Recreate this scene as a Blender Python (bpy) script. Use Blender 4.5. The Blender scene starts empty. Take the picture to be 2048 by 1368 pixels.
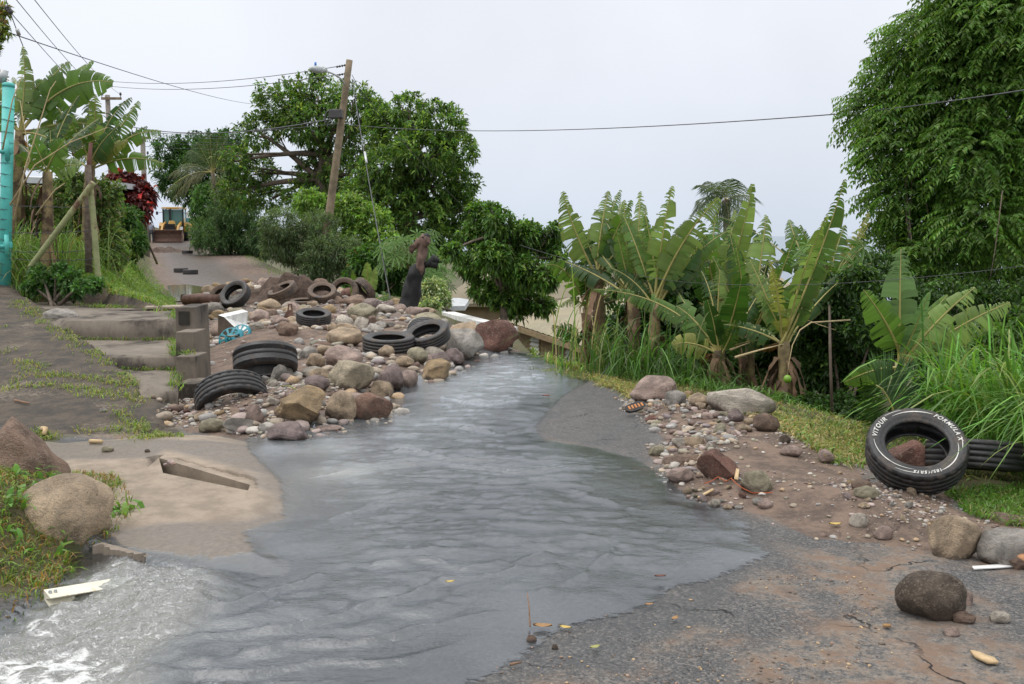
import bpy, bmesh, math, random
import numpy as np
from mathutils import Vector, Matrix, Quaternion

SC = bpy.context.scene
COL = SC.collection
R = math.radians
# ------------------------------------------------------------------ camera
FPX, EYE, HOR = 1990.0, 1.65, 470.0          # focal length in photo pixels, eye height, horizon row
PITCH = math.atan((684 - HOR) / FPX)
cam_d = bpy.data.cameras.new('camera')
cam = bpy.data.objects.new('camera', cam_d)
COL.objects.link(cam)
cam_d.sensor_width = 36.0
cam_d.lens = FPX / 2048 * 36.0
cam_d.clip_start = 0.05
cam_d.clip_end = 60000
cam.location = (0, 0, EYE)
cam.rotation_euler = (math.pi / 2 - PITCH, 0, 0)
SC.camera = cam
# ------------------------------------------------------------------ sky and sun (bright overcast)
SUN_EL, SUN_AZ = R(66), R(-85)               # azimuth from +Y, clockwise
w = bpy.data.worlds.new('World')
SC.world = w
w.use_nodes = True
nt = w.node_tree
nt.nodes.clear()
wo = nt.nodes.new('ShaderNodeOutputWorld')
bg = nt.nodes.new('ShaderNodeBackground')
bg.inputs['Strength'].default_value = 0.1
sky = nt.nodes.new('ShaderNodeTexSky')
sky.sky_type = 'NISHITA'
sky.sun_disc = False
sky.sun_elevation = SUN_EL
sky.sun_rotation = SUN_AZ
sky.dust_density = 6
tc = nt.nodes.new('ShaderNodeTexCoord')
sp = nt.nodes.new('ShaderNodeSeparateXYZ')
rp = nt.nodes.new('ShaderNodeValToRGB')
rp.color_ramp.elements[0].position = 0.0
rp.color_ramp.elements[0].color = (6.7, 7.45, 8.5, 1)
rp.color_ramp.elements[1].position = 1.0
rp.color_ramp.elements[1].color = (19, 19.1, 19.4, 1)
e = rp.color_ramp.elements.new(0.13); e.color = (8.1, 8.5, 9.3, 1)
e = rp.color_ramp.elements.new(0.3); e.color = (8.8, 9.05, 9.65, 1)
e = rp.color_ramp.elements.new(0.6); e.color = (14, 14.2, 14.6, 1)
cn = nt.nodes.new('ShaderNodeTexNoise')
cn.inputs['Scale'].default_value = 3.0
cn.inputs['Detail'].default_value = 4
mxc = nt.nodes.new('ShaderNodeMix'); mxc.data_type = 'RGBA'; mxc.blend_type = 'MULTIPLY'
mxc.inputs[0].default_value = 1.0
cr = nt.nodes.new('ShaderNodeMapRange')
cr.inputs[1].default_value = 0.3; cr.inputs[2].default_value = 0.7
cr.inputs[3].default_value = 0.94; cr.inputs[4].default_value = 1.07
mx = nt.nodes.new('ShaderNodeMix'); mx.data_type = 'RGBA'
mx.inputs[0].default_value = 0.93
L = nt.links.new
L(tc.outputs['Generated'], sp.inputs[0]); L(sp.outputs['Z'], rp.inputs[0])
L(tc.outputs['Generated'], cn.inputs['Vector']); L(cn.outputs['Fac'], cr.inputs[0])
L(rp.outputs[0], mxc.inputs[6]); L(cr.outputs[0], mxc.inputs[7])
L(sky.outputs[0], mx.inputs[6]); L(mxc.outputs[2], mx.inputs[7])
L(mx.outputs[2], bg.inputs[0]); L(bg.outputs[0], wo.inputs[0])
sl = bpy.data.lights.new('sun', 'SUN')
sl.energy = 1.5
sl.angle = R(60)
sl.color = (1.0, 0.96, 0.9)
sun = bpy.data.objects.new('sun', sl)
COL.objects.link(sun)
sd_ = Vector((math.sin(SUN_AZ) * math.cos(SUN_EL), math.cos(SUN_AZ) * math.cos(SUN_EL), math.sin(SUN_EL)))
sun.rotation_euler = sd_.to_track_quat('Z', 'Y').to_euler()
SC.view_settings.view_transform = 'Standard'
SC.view_settings.look = 'None'
SC.view_settings.exposure = 0.1
SC.view_settings.gamma = 1.0
SC.cycles.max_bounces = 6
SC.cycles.diffuse_bounces = 3
SC.cycles.glossy_bounces = 3
SC.cycles.transmission_bounces = 4
SC.cycles.transparent_max_bounces = 8
SC.cycles.use_denoising = True
# ------------------------------------------------------------------ helpers
rng = np.random.default_rng(7)
random.seed(7)

def ray(u, v):
    x = (u - 1024) / FPX; y = -(v - 684) / FPX
    c, s = math.cos(PITCH), math.sin(PITCH)
    return np.array([x, c + y * s, -s + y * c])

def P(u, v, z=0.0):                          # photo pixel -> point on the level plane z
    d = ray(u, v); t = (z - EYE) / d[2]
    return (d[0] * t, d[1] * t)

def D(u, v, d):                              # photo pixel -> point at forward distance d
    r = ray(u, v); t = d / r[1]
    return np.array([r[0] * t, d, EYE + r[2] * t])

def pxm(d): return d / FPX                   # metres per photo pixel at distance d

def sm(t):
    t = np.clip(t, 0, 1)
    return t * t * (3 - 2 * t)

def _hash(i, j, k, s):
    n = (i * 374761393 + j * 668265263 + k * 2147483647 + s * 974634777) & 0xffffffff
    n = ((n ^ (n >> 13)) * 1274126177) & 0xffffffff
    n = ((n ^ (n >> 16)) * 2246822519) & 0xffffffff
    return ((n ^ (n >> 15)) & 0xffffff) / float(0xffffff)

def vnoise(x, y, z=None, s=0):
    x = np.asarray(x, float); y = np.asarray(y, float)
    z = np.zeros_like(x) if z is None else np.asarray(z, float)
    xi, yi, zi = np.floor(x).astype(np.int64), np.floor(y).astype(np.int64), np.floor(z).astype(np.int64)
    fx, fy, fz = x - xi, y - yi, z - zi
    fx, fy, fz = [f * f * (3 - 2 * f) for f in (fx, fy, fz)]
    r = 0
    for a in (0, 1):
        for b in (0, 1):
            for c in (0, 1):
                r = r + _hash(xi + a, yi + b, zi + c, s) * (fx if a else 1 - fx) * (fy if b else 1 - fy) * (fz if c else 1 - fz)
    return r * 2 - 1

def fbm(x, y, z=None, s=0, o=4):
    r, a = 0, 1.0
    x = np.asarray(x, float); y = np.asarray(y, float)
    z = np.zeros_like(x) if z is None else z
    for i in range(o):
        r = r + a * vnoise(x * 2 ** i, y * 2 ** i, z * 2 ** i, s + i * 17)
        a *= 0.5
    return r

def psd(x, y, poly):                         # signed distance to a polygon, positive inside
    x = np.asarray(x, float); y = np.asarray(y, float)
    d = np.full(x.shape, 1e9); ins = np.zeros(x.shape, bool)
    n = len(poly)
    for i in range(n):
        x0, y0 = poly[i]; x1, y1 = poly[(i + 1) % n]
        ex, ey = x1 - x0, y1 - y0
        t = np.clip(((x - x0) * ex + (y - y0) * ey) / (ex * ex + ey * ey + 1e-12), 0, 1)
        d = np.minimum(d, np.hypot(x - x0 - t * ex, y - y0 - t * ey))
        c = ((y0 > y) != (y1 > y))
        with np.errstate(divide='ignore', invalid='ignore'):
            xx = x0 + (y - y0) * ex / (ey if abs(ey) > 1e-12 else 1e-12)
        ins ^= c & (x < xx)
    return np.where(ins, d, -d)

def pdist(x, y, line):                       # distance to an open polyline
    d = np.full(np.shape(x), 1e9)
    for (x0, y0), (x1, y1) in zip(line[:-1], line[1:]):
        ex, ey = x1 - x0, y1 - y0
        t = np.clip(((x - x0) * ex + (y - y0) * ey) / (ex * ex + ey * ey + 1e-12), 0, 1)
        d = np.minimum(d, np.hypot(x - x0 - t * ex, y - y0 - t * ey))
    return d

def PX(pts, z=0.0): return [P(u, v, z) for u, v in pts]

def tag(o, label=None, cat=None, group=None, kind=None):
    if label: o['label'] = label
    if cat: o['category'] = cat
    if group: o['group'] = group
    if kind: o['kind'] = kind
    return o

def empty(name, loc, label=None, cat=None, group=None):
    o = bpy.data.objects.new(name, None)
    o.empty_display_size = 0.1
    COL.objects.link(o)
    o.location = loc
    return tag(o, label, cat, group)

def raw_mesh(name, V, F, mats, smooth=True, col=None, midx=None):
    """F: list of arrays of shape (n, k) of vertex ids, or one such array, or a list of lists."""
    V = np.asarray(V, np.float32)
    me = bpy.data.meshes.new(name)
    if isinstance(F, np.ndarray): F = [F]
    if len(F) and not isinstance(F[0], np.ndarray):
        by = {}
        F = list(F)
        tot = np.array([len(f) for f in F], np.int32)
        flat = np.array([i for f in F for i in f], np.int32)
    else:
        F = [f for f in F if len(f)]
        tot = np.concatenate([np.full(len(f), f.shape[1], np.int32) for f in F])
        flat = np.concatenate([f.ravel() for f in F]).astype(np.int32)
    me.vertices.add(len(V)); me.vertices.foreach_set('co', V.ravel())
    me.loops.add(len(flat)); me.loops.foreach_set('vertex_index', flat)
    me.polygons.add(len(tot))
    st = np.concatenate([[0], np.cumsum(tot)[:-1]]).astype(np.int32)
    me.polygons.foreach_set('loop_start', st)
    if midx is not None: me.polygons.foreach_set('material_index', np.asarray(midx, np.int32))
    if col is not None:
        c = np.asarray(col, np.float32)
        if c.shape[1] == 3: c = np.hstack([c, np.ones((len(c), 1), np.float32)])
        at = me.attributes.new('Col', 'FLOAT_COLOR', 'POINT')
        at.data.foreach_set('color', c.ravel())
    me.update(calc_edges=True)
    me.polygons.foreach_set('use_smooth', np.full(len(tot), bool(smooth)))
    for m in (mats if isinstance(mats, (list, tuple)) else [mats]): me.materials.append(m)
    return me

def mk(name, V, F, mats, parent=None, smooth=True, col=None, midx=None, local=False):
    V = np.array(V, float)
    o = None
    org = np.zeros(3)
    if parent is None and not local:
        org = np.array([(V[:, 0].min() + V[:, 0].max()) / 2, (V[:, 1].min() + V[:, 1].max()) / 2, V[:, 2].min()])
    me = raw_mesh(name, V - org, F, mats, smooth, col, midx)
    o = bpy.data.objects.new(name, me)
    COL.objects.link(o)
    if parent is not None:
        o.parent = parent
        if not local:
            o.matrix_parent_inverse = Matrix.Translation(-parent.location) if parent.parent is None else Matrix.Identity(4)
    else:
        o.location = org
    return o

class MB:                                    # mesh collector for hard-surface pieces
    def __init__(s): s.V = []; s.F = []; s.M = []
    def add(s, V, F, m=0):
        b = len(s.V); s.V += [tuple(map(float, v)) for v in V]
        s.F += [[b + i for i in f] for f in F]; s.M += [m] * len(F); return s
    def box(s, c, size, m=0, rot=None, taper=1.0, bev=0.0):
        hx, hy, hz = [q / 2 for q in size]
        bm = bmesh.new(); bmesh.ops.create_cube(bm, size=1)
        for v in bm.verts:
            k = taper if v.co.z > 0 else 1.0
            v.co = Vector((v.co.x * size[0] * k, v.co.y * size[1] * k, v.co.z * size[2]))
        if bev > 0: bmesh.ops.bevel(bm, geom=list(bm.edges), offset=bev, segments=2, profile=0.6, affect='EDGES')
        bm.verts.index_update()
        q = rot if rot is not None else Matrix.Identity(3)
        V = [q @ v.co + Vector(c) for v in bm.verts]
        F = [[v.index for v in f.verts] for f in bm.faces]
        bm.free(); return s.add(V, F, m)
    def prism(s, prof, axis, a0, a1, m=0):   # closed 2D profile extruded along axis 'x','y','z'
        n = len(prof); V = []
        for a in (a0, a1):
            for p, q in prof:
                V.append({'x': (a, p, q), 'y': (p, a, q), 'z': (p, q, a)}[axis])
        F = [[i, (i + 1) % n, n + (i + 1) % n, n + i] for i in range(n)] + [list(range(n))[::-1], list(range(n, 2 * n))]
        return s.add(V, F, m)
    def tube(s, pts, r, n=8, m=0, cap=True):
        V, F = tube(pts, r, n, cap); return s.add(V, F, m)
    def build(s, name, mats, parent=None, smooth=False, local=False):
        return mk(name, np.array(s.V), s.F, mats, parent, smooth, None, s.M, local)

def tube(pts, r, n=8, cap=True):
    pts = [np.array(p, float) for p in pts]
    rs = r if hasattr(r, '__len__') else [r] * len(pts)
    V, F = [], []
    ref = None
    for i, p in enumerate(pts):
        t = pts[min(i + 1, len(pts) - 1)] - pts[max(i - 1, 0)]
        t = t / (np.linalg.norm(t) + 1e-9)
        if ref is None:
            ref = np.array([0, 0, 1.0]) if abs(t[2]) < 0.9 else np.array([1.0, 0, 0])
        a = ref - t * ref.dot(t); a /= np.linalg.norm(a) + 1e-9
        ref = a; b = np.cross(t, a)
        for k in range(n):
            th = 2 * math.pi * k / n
            V.append(p + (a * math.cos(th) + b * math.sin(th)) * rs[i])
    for i in range(len(pts) - 1):
        for k in range(n):
            F.append([i * n + k, i * n + (k + 1) % n, (i + 1) * n + (k + 1) % n, (i + 1) * n + k])
    if cap:
        F.append(list(range(n))[::-1]); F.append([(len(pts) - 1) * n + k for k in range(n)])
    return V, F

def bez(p0, p1, p2, n):
    t = np.linspace(0, 1, n)[:, None]
    return (1 - t) ** 2 * np.array(p0) + 2 * t * (1 - t) * np.array(p1) + t ** 2 * np.array(p2)

# ------------------------------------------------------------------ materials
def nmat(name):
    m = bpy.data.materials.new(name); m.use_nodes = True
    n = m.node_tree; n.nodes.clear()
    out = n.nodes.new('ShaderNodeOutputMaterial')
    b = n.nodes.new('ShaderNodeBsdfPrincipled')
    n.links.new(b.outputs[0], out.inputs[0])
    return m, n, b, out

def N(n, t, **k):
    x = n.nodes.new('ShaderNode' + t)
    for a, v in k.items():
        if a in x.inputs.keys() if hasattr(x.inputs, 'keys') else False: x.inputs[a].default_value = v
        elif hasattr(x, a): setattr(x, a, v)
    return x

def noise(n, scale, detail=4, rough=0.6, vec=None, dist=0.0):
    x = n.nodes.new('ShaderNodeTexNoise')
    x.inputs['Scale'].default_value = scale; x.inputs['Detail'].default_value = detail
    x.inputs['Roughness'].default_value = rough; x.inputs['Distortion'].default_value = dist
    if vec is not None: n.links.new(vec, x.inputs['Vector'])
    return x.outputs['Fac']

def mrange(n, src, a, b, c=0.0, d=1.0, smooth=True):
    x = n.nodes.new('ShaderNodeMapRange')
    x.interpolation_type = 'SMOOTHSTEP' if smooth else 'LINEAR'
    n.links.new(src, x.inputs[0])
    for i, q in enumerate((a, b, c, d)): x.inputs[i + 1].default_value = q
    return x.outputs[0]

def cmix(n, fac, a, b, mode='MIX'):
    x = n.nodes.new('ShaderNodeMix'); x.data_type = 'RGBA'; x.blend_type = mode
    for sock, val in ((0, fac), (6, a), (7, b)):
        if isinstance(val, (int, float)): x.inputs[sock].default_value = val
        elif isinstance(val, tuple): x.inputs[sock].default_value = (*val, 1)[:4]
        else: n.links.new(val, x.inputs[sock])
    return x.outputs[2]

def math_(n, op, a, b=0.0, clamp=False):
    x = n.nodes.new('ShaderNodeMath'); x.operation = op; x.use_clamp = clamp
    for i, val in enumerate((a, b)):
        if isinstance(val, (int, float)): x.inputs[i].default_value = val
        else: n.links.new(val, x.inputs[i])
    return x.outputs[0]

def bump(n, h, strength, dist, b, prev=None):
    x = n.nodes.new('ShaderNodeBump')
    x.inputs['Strength'].default_value = strength; x.inputs['Distance'].default_value = dist
    n.links.new(h, x.inputs['Height'])
    if prev is not None: n.links.new(prev, x.inputs['Normal'])
    if b is not None: n.links.new(x.outputs[0], b.inputs['Normal'])
    return x.outputs[0]

def simple(name, c, rough=0.6, metal=0.0, var=0.25, scale=8.0, dirt=None, bmp=0.0, bscale=40.0, spec=0.5):
    m, n, b, out = nmat(name)
    g = n.nodes.new('ShaderNodeTexCoord').outputs['Object']
    f = noise(n, scale, 5, 0.65, g)
    lo = tuple(q * (1 - var) for q in c); hi = tuple(min(1, q * (1 + var)) for q in c)
    col = cmix(n, mrange(n, f, 0.3, 0.7), lo, hi)
    if dirt:
        d = noise(n, scale * 0.6 + 1, 6, 0.7, g)
        col = cmix(n, mrange(n, d, dirt[3], dirt[3] + 0.14), col, tuple(dirt[:3]))
    n.links.new(col, b.inputs['Base Color'])
    b.inputs['Roughness'].default_value = rough; b.inputs['Metallic'].default_value = metal
    b.inputs['Specular IOR Level'].default_value = spec
    if bmp: bump(n, noise(n, bscale, 4, 0.6, g), bmp, 0.01, b)
    return m

def leaf_mat(name, trans=0.3, rough=0.45):
    m, n, b, out = nmat(name)
    at = n.nodes.new('ShaderNodeAttribute'); at.attribute_name = 'Col'
    n.links.new(at.outputs['Color'], b.inputs['Base Color'])
    b.inputs['Roughness'].default_value = rough
    b.inputs['Specular IOR Level'].default_value = 0.35
    tr = n.nodes.new('ShaderNodeBsdfTranslucent')
    tcol = cmix(n, 1.0, at.outputs['Color'], (1.5, 1.6, 0.6), 'MULTIPLY')
    n.links.new(tcol, tr.inputs[0])
    ms = n.nodes.new('ShaderNodeMixShader'); ms.inputs[0].default_value = trans
    n.links.new(b.outputs[0], ms.inputs[1]); n.links.new(tr.outputs[0], ms.inputs[2])
    n.links.new(ms.outputs[0], out.inputs[0])
    return m

LEAF = leaf_mat('leaf', 0.35, 0.4)
BARK = simple('bark', (0.13, 0.1, 0.075), 0.9, var=0.45, scale=14, bmp=0.6, bscale=30)
POLEWOOD = simple('weathered_pole_wood', (0.2, 0.155, 0.1), 0.85, var=0.35, scale=3, bmp=0.4, bscale=20)

def rock_mat():
    m, n, b, out = nmat('stone')
    tcn = n.nodes.new('ShaderNodeTexCoord'); oi = n.nodes.new('ShaderNodeObjectInfo')
    vm = n.nodes.new('ShaderNodeVectorMath'); vm.operation = 'ADD'
    cb = n.nodes.new('ShaderNodeCombineXYZ')
    k = math_(n, 'MULTIPLY', oi.outputs['Random'], 37.0)
    for i in range(3): n.links.new(k, cb.inputs[i])
    n.links.new(tcn.outputs['Object'], vm.inputs[0]); n.links.new(cb.outputs[0], vm.inputs[1])
    g = vm.outputs[0]
    f1 = noise(n, 2.2, 6, 0.65, g, 0.4); f2 = noise(n, 16, 5, 0.75, g); f3 = noise(n, 55, 3, 0.7, g)
    c = cmix(n, 1.0, oi.outputs['Color'], mrange(n, f1, 0.36, 0.64, 0.85, 1.75), 'MULTIPLY')
    x = n.nodes.new('ShaderNodeMix'); x.data_type = 'RGBA'
    c = cmix(n, mrange(n, f2, 0.5, 0.64, 0, 0.6), c, (0.46, 0.38, 0.29))
    c = cmix(n, mrange(n, f2, 0.36, 0.46, 0.28, 0), c, (0.1, 0.075, 0.06))
    c = cmix(n, mrange(n, f3, 0.62, 0.72, 0, 0.5), c, (0.5, 0.45, 0.38))
    c = cmix(n, mrange(n, f3, 0.25, 0.36, 0.5, 0), c, (0.04, 0.03, 0.03))
    sz = n.nodes.new('ShaderNodeSeparateXYZ'); n.links.new(tcn.outputs['Object'], sz.inputs[0])
    silt = mrange(n, math_(n, 'ADD', sz.outputs[2], math_(n, 'MULTIPLY', math_(n, 'SUBTRACT', f1, .5), 1.1)), -.36, -.12, .85, 0)
    c = cmix(n, silt, c, (.17, .12, .09))
    n.links.new(c, b.inputs['Base Color'])
    n.links.new(mrange(n, f1, 0.3, 0.7, 0.6, 0.9), b.inputs['Roughness'])
    b.inputs['Specular IOR Level'].default_value = 0.3
    h = math_(n, 'ADD', math_(n, 'MULTIPLY', f2, 0.6), math_(n, 'MULTIPLY', f3, 0.3))
    bump(n, h, 1.0, 0.14, b)
    return m
ROCK = rock_mat()

def vcol_mat(name, rough=0.8, bmp=0.3):
    m, n, b, out = nmat(name)
    at = n.nodes.new('ShaderNodeAttribute'); at.attribute_name = 'Col'
    geo = n.nodes.new('ShaderNodeNewGeometry')
    f = noise(n, 60, 4, 0.7, geo.outputs['Position'])
    c = cmix(n, 1.0, at.outputs['Color'], mrange(n, f, 0.3, 0.7, 0.75, 1.2), 'MULTIPLY')
    n.links.new(c, b.inputs['Base Color'])
    b.inputs['Roughness'].default_value = rough
    bump(n, f, bmp, 0.01, b)
    return m
PEB = vcol_mat('pebble_stone')
STRAW = vcol_mat('dry_stalk', 0.8, 0.1)

def rubber_mat(name, base, mud, mudth):
    m, n, b, out = nmat(name)
    g = n.nodes.new('ShaderNodeTexCoord').outputs['Object']
    f = noise(n, 7, 6, 0.7, g)
    c = cmix(n, mrange(n, f, mudth, mudth + 0.15), base, mud)
    c = cmix(n, mrange(n, noise(n, 60, 3, 0.7, g), 0.5, 0.75, 0, 0.25), c, tuple(min(1, q * 1.8) for q in mud))
    n.links.new(c, b.inputs['Base Color'])
    n.links.new(mrange(n, f, mudth - 0.1, mudth + 0.2, 0.42, 0.85), b.inputs['Roughness'])
    bump(n, noise(n, 90, 3, 0.6, g), 0.25, 0.004, b)
    return m
RUBBER = rubber_mat('black_rubber', (0.014, 0.014, 0.015), (0.07, 0.057, 0.047), 0.5)
RUBBER_DUSTY = rubber_mat('dusty_rubber', (0.02, 0.019, 0.019), (0.09, 0.07, 0.055), 0.52)
RUBBER_MUD = rubber_mat('muddy_rubber', (0.035, 0.027, 0.022), (0.13, 0.09, 0.065), 0.4)
WHITELET = simple('white_lettering', (0.55, 0.54, 0.5), 0.7, var=0.2, scale=14, dirt=(.12, .11, .1, .58))
# ------------------------------------------------------------------ terrain
YL = [0, 13, 16, 20, 25, 36, 55, 75, 100, 140, 700]
XL = [-4.2, -4.5, -5.4, -6.8, -8.5, -12.9, -20, -27.2, -36, -50, -240]
YE = [0, 5.5, 6.9, 8.0, 8.75, 10, 11, 12, 13.4, 17.3, 21, 25, 31, 44, 60, 83, 110, 140, 700]
XE = [5.5, 4.1, 3.7, 3.25, 2.95, 2.45, 1.75, 1.05, .28, -.1, -1.5, -2.3, -5.2, -10, -15.5, -25, -36, -47, -230]
RUB = PX([(300, 812), (395, 800), (405, 640), (375, 598), (470, 572), (600, 577), (760, 600), (880, 640), (1042, 702), (962, 724),
          (902, 764), (802, 787), (790, 844), (622, 882), (522, 886), (430, 868), (330, 850)])
BAR = PX([(1255, 800), (1350, 785), (1560, 825), (1690, 895), (1740, 960), (1920, 985), (1990, 1045), (1950, 1110), (1870, 1100), (1640, 1068),
          (1470, 1020), (1380, 1002), (1318, 960), (1298, 905), (1330, 870), (1285, 840)])
APR = PX([(-60, 860), (120, 885), (330, 872), (430, 872), (520, 890), (585, 960), (610, 1010), (575, 1050), (545, 1085), (592, 1120), (570, 1150),
          (400, 1138), (292, 1115), (215, 1080), (60, 1010), (-60, 930)])
CHN = PX([(130, 1105), (205, 1088), (292, 1118), (400, 1145), (420, 1230), (390, 1380), (330, 1500), (-300, 1500), (-60, 1290), (60, 1215), (150, 1140)])
HOLE = [P(u, v, .04) for u, v in ((312, 914), (500, 958), (497, 984), (322, 948))]
WAT = PX([(1035, 706), (1075, 712), (1108, 720), (1155, 745), (1172, 765), (1122, 790), (1090, 825), (1062, 855), (1085, 880), (1180, 895), (1262, 915),
          (1305, 940), (1335, 965), (1372, 1000), (1450, 1030), (1486, 1050), (1486, 1085), (1530, 1110), (1400, 1160), (1335, 1170), (1302, 1200),
          (1230, 1230), (1120, 1250), (1060, 1290), (1000, 1330), (850, 1400), (650, 1560), (-300, 1560), (-60, 1290), (60, 1215), (150, 1140), (190, 1090), (292, 1105),
          (420, 1125), (520, 1120), (500, 1075), (575, 1040), (570, 970), (500, 900), (500, 880), (620, 860), (780, 820), (790, 770), (890, 740), (950, 700)])
STEPS = [(-3.08, 9.15), (-4.62, 13.65), (-6.2, 15.2), (-8.2, 17.1), (-8.2, 16.1), (-6.7, 14.0), (-5.65, 12.5), (-4.5, 10.9), (-3.7, 9.7), (-3.5, 9.15)]
CHZ = -0.2

def zramp(y): return np.clip(.11 * (y - 7.9), 0, None)

def hgt(x, y, detail=True):
    x = np.asarray(x, float); y = np.asarray(y, float)
    t = np.clip((y - 42) / 41, 0, 3)
    zr = np.where(t < 1, 1.15 * t ** 1.35, 1.15 + 0.8 * sm((t - 1) / 1.0) - 0.0)
    xl = np.interp(y, YL, XL); xe = np.interp(y, YE, XE)
    z = zr.copy()
    # uphill bank beside the road
    dl = xl - x
    bank = 1.5 * sm(dl / 1.9) + .05 * np.clip(dl - 1.9, 0, 60) + .18 * fbm(x * .45, y * .45, s=3) * sm(dl / 2)
    ye = 13.6 + np.clip(-4.6 - x, 0, 30) * .976
    wb = sm((y - ye + .2) / 2.2)
    ramp = zramp(y) * sm((-.333 * y - x) / .3)
    ramp = np.where(y > ye, np.minimum(ramp, 1.1), ramp)
    left = ramp * (1 - wb) + (zr + bank) * wb
    z = np.where(x < -3.0, np.where(y > 8, left, z), z)
    # near grass bank
    mnd = .34 * sm((-2.13 - .55 * np.clip(y - 5.3, 0, 1) - x + .12 * fbm(x * 2, y * 2, s=8)) / .8) * sm((y - 3.55) / .8) * (1 - sm((y - 5.9) / .8))
    z = z + mnd
    # gently raised apron, gutter, drain
    sa = psd(x, y, APR)
    z = z + .035 * sm(sa / .3) * (x > -3.6)
    sc = psd(x, y, CHN)
    z = z + CHZ * sm((sc + .02) / .09) * (1 - sm(mnd / .12))
    sr = psd(x, y, RUB)
    z = z + (.17 + .05 * fbm(x * 1.3, y * 1.3, s=5)) * sm(sr / .9)
    sb = psd(x, y, BAR)
    z = z + (.08 + .03 * fbm(x * 1.6, y * 1.6, s=6)) * sm(sb / .6)
    # hillside below the road
    dr = np.clip(x - xe, 0, None)
    z = z - 1.3 * (1 - np.exp(-np.clip(dr - .05, 0, None) / .8)) * sm((y - 11.5) / 1.5) - 5 * (1 - np.exp(-.5 * np.clip(dr - .1, 0, None) / 5)) - .13 * np.clip(dr - .3, 0, None)
    z = z + .15 * fbm(x * .7, y * .7, s=9) * sm(dr / 2)
    # potholes and gentle unevenness
    if detail:
        z = z + .010 * fbm(x * 1.1, y * 1.1, s=11, o=3) + .004 * fbm(x * 5, y * 5, s=12, o=3)
        z = z + .04 * fbm(x * 3, y * 3, s=13, o=3) * sm((dl - .2) / 1.0) * (y > 14)
        z = z + .05 * fbm(x * 4, y * 4, s=14, o=3) * sm(mnd / .2)
    ss = psd(x, y, STEPS)
    z = np.where(ss > 0.03, np.minimum(z, np.where(y > 12.75, .565, .0)), z)
    sh = psd(x, y, HOLE)
    z = np.where(sh > -.03, z - .3, z)
    return z

def H1(x, y): return float(hgt(np.array([x]), np.array([y]))[0])

_ts = np.concatenate([np.linspace(2.5, 30, 1400), np.linspace(30.05, 160, 900)])
def G(u, v):                                  # where a photo pixel meets the terrain
    r = ray(u, v)
    x = r[0] / r[1] * _ts; z = EYE + r[2] / r[1] * _ts
    h = hgt(x, _ts)
    k = np.argmax(z < h)
    return np.array([x[k], _ts[k], h[k]])

xs = np.unique(np.round(np.concatenate([-np.geomspace(45, 900, 26)[::-1], np.arange(-45, -12, .5), np.arange(-12, -5, .12), np.arange(-5, 4.2, .036),
                                        np.arange(4.2, 9, .15), np.arange(9, 45, .7), np.geomspace(45, 900, 26)]), 4))
ys = np.unique(np.round(np.concatenate([np.linspace(-30, 1.5, 12), np.arange(1.5, 8.5, .036), np.arange(8.5, 18, .06), np.arange(18, 45, .18), np.arange(45, 115, .5),
                                        np.geomspace(115, 1500, 30)]), 4))
GX, GY = np.meshgrid(xs, ys)
gx, gy = GX.ravel(), GY.ravel()
gz = hgt(gx, gy)
nx_, ny_ = len(xs), len(ys)
wob = .09 * fbm(gx * 2.2, gy * 2.2, s=21)
sRUB = psd(gx, gy, RUB) + wob; sBAR = psd(gx, gy, BAR) + wob; sAPR = psd(gx, gy, APR) + wob * .4
sWAT = psd(gx, gy, WAT) + wob * .6; sCHN = psd(gx, gy, CHN)
xl = np.interp(gy, YL, XL); xe = np.interp(gy, YE, XE)
ye = 13.6 + np.clip(-4.6 - gx, 0, 30) * .976
ramp_m = sm((-.335 * gy - gx + wob * .3) / .1) * sm((gy - 7.9) / .3) * (1 - sm((gy - ye + wob) / .25)) * (gx > -40)
conc = np.maximum(sm((sAPR + .03) / .1), ramp_m)
mnd_m = sm((-2.2 - .55 * np.clip(gy - 5.3, 0, 1) - gx + wob) / .2) * sm((gy - 3.7) / .3) * (1 - sm((gy - 6.2) / .4))
conc = conc * (1 - mnd_m)
road_m = sm((gx - xl + wob + .1) / .4) * sm((xe - .35 - gx + wob) / .4)
near = 1 - sm((gy - 14) / 2.0)
road_m = np.where(gy < 9, sm((gx + 3.9) / .4) * sm((xe - .6 - gx + wob) / .4), road_m)
far_mud = sm((gy - 16) / 2)
mud = np.maximum.reduce([sm((sRUB + .1) / .2), sm((sBAR + .05) / .18), far_mud * road_m * 1.0])
asph = np.clip(road_m * (1 - conc) * (1 - mnd_m), 0, 1)
mud = mud * (1 - conc * (gx < -.332 * gy))
wet = np.clip(sm((sWAT + .3 + wob) / .4), 0, 1)
PUDW = PX([(300, 500), (400, 498), (440, 520), (520, 560), (470, 575), (430, 600), (340, 600), (310, 540)])
wet = np.maximum(wet, sm(psd(gx, gy, PUDW) / 1.0))
STRM = PX([(-40, 862), (110, 876), (330, 888), (520, 900), (600, 960), (505, 950), (330, 905), (300, 925), (150, 925), (60, 935), (-40, 910)])
wet = np.maximum(wet, sm((psd(gx, gy, STRM) + .1) / .12))
WET2 = PX([(1380, 1020), (1480, 1010), (1540, 1060), (1560, 1120), (1480, 1210), (1300, 1290), (1260, 1340), (1000, 1368), (900, 1400), (1300, 1180)])
wet = np.maximum(wet, .85 * sm((psd(gx, gy, WET2) + wob) / .15))
WET3 = PX([(200, 1062), (330, 1052), (480, 1050), (545, 1020), (560, 960), (620, 940), (660, 1060), (600, 1150), (300, 1130), (200, 1100)])
wet = np.maximum(wet, sm((psd(gx, gy, WET3) + wob * .5) / .12))
WET4 = PX([(1100, 760), (1180, 760), (1265, 790), (1290, 840), (1330, 870), (1310, 920), (1180, 905), (1050, 860)])
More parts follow.
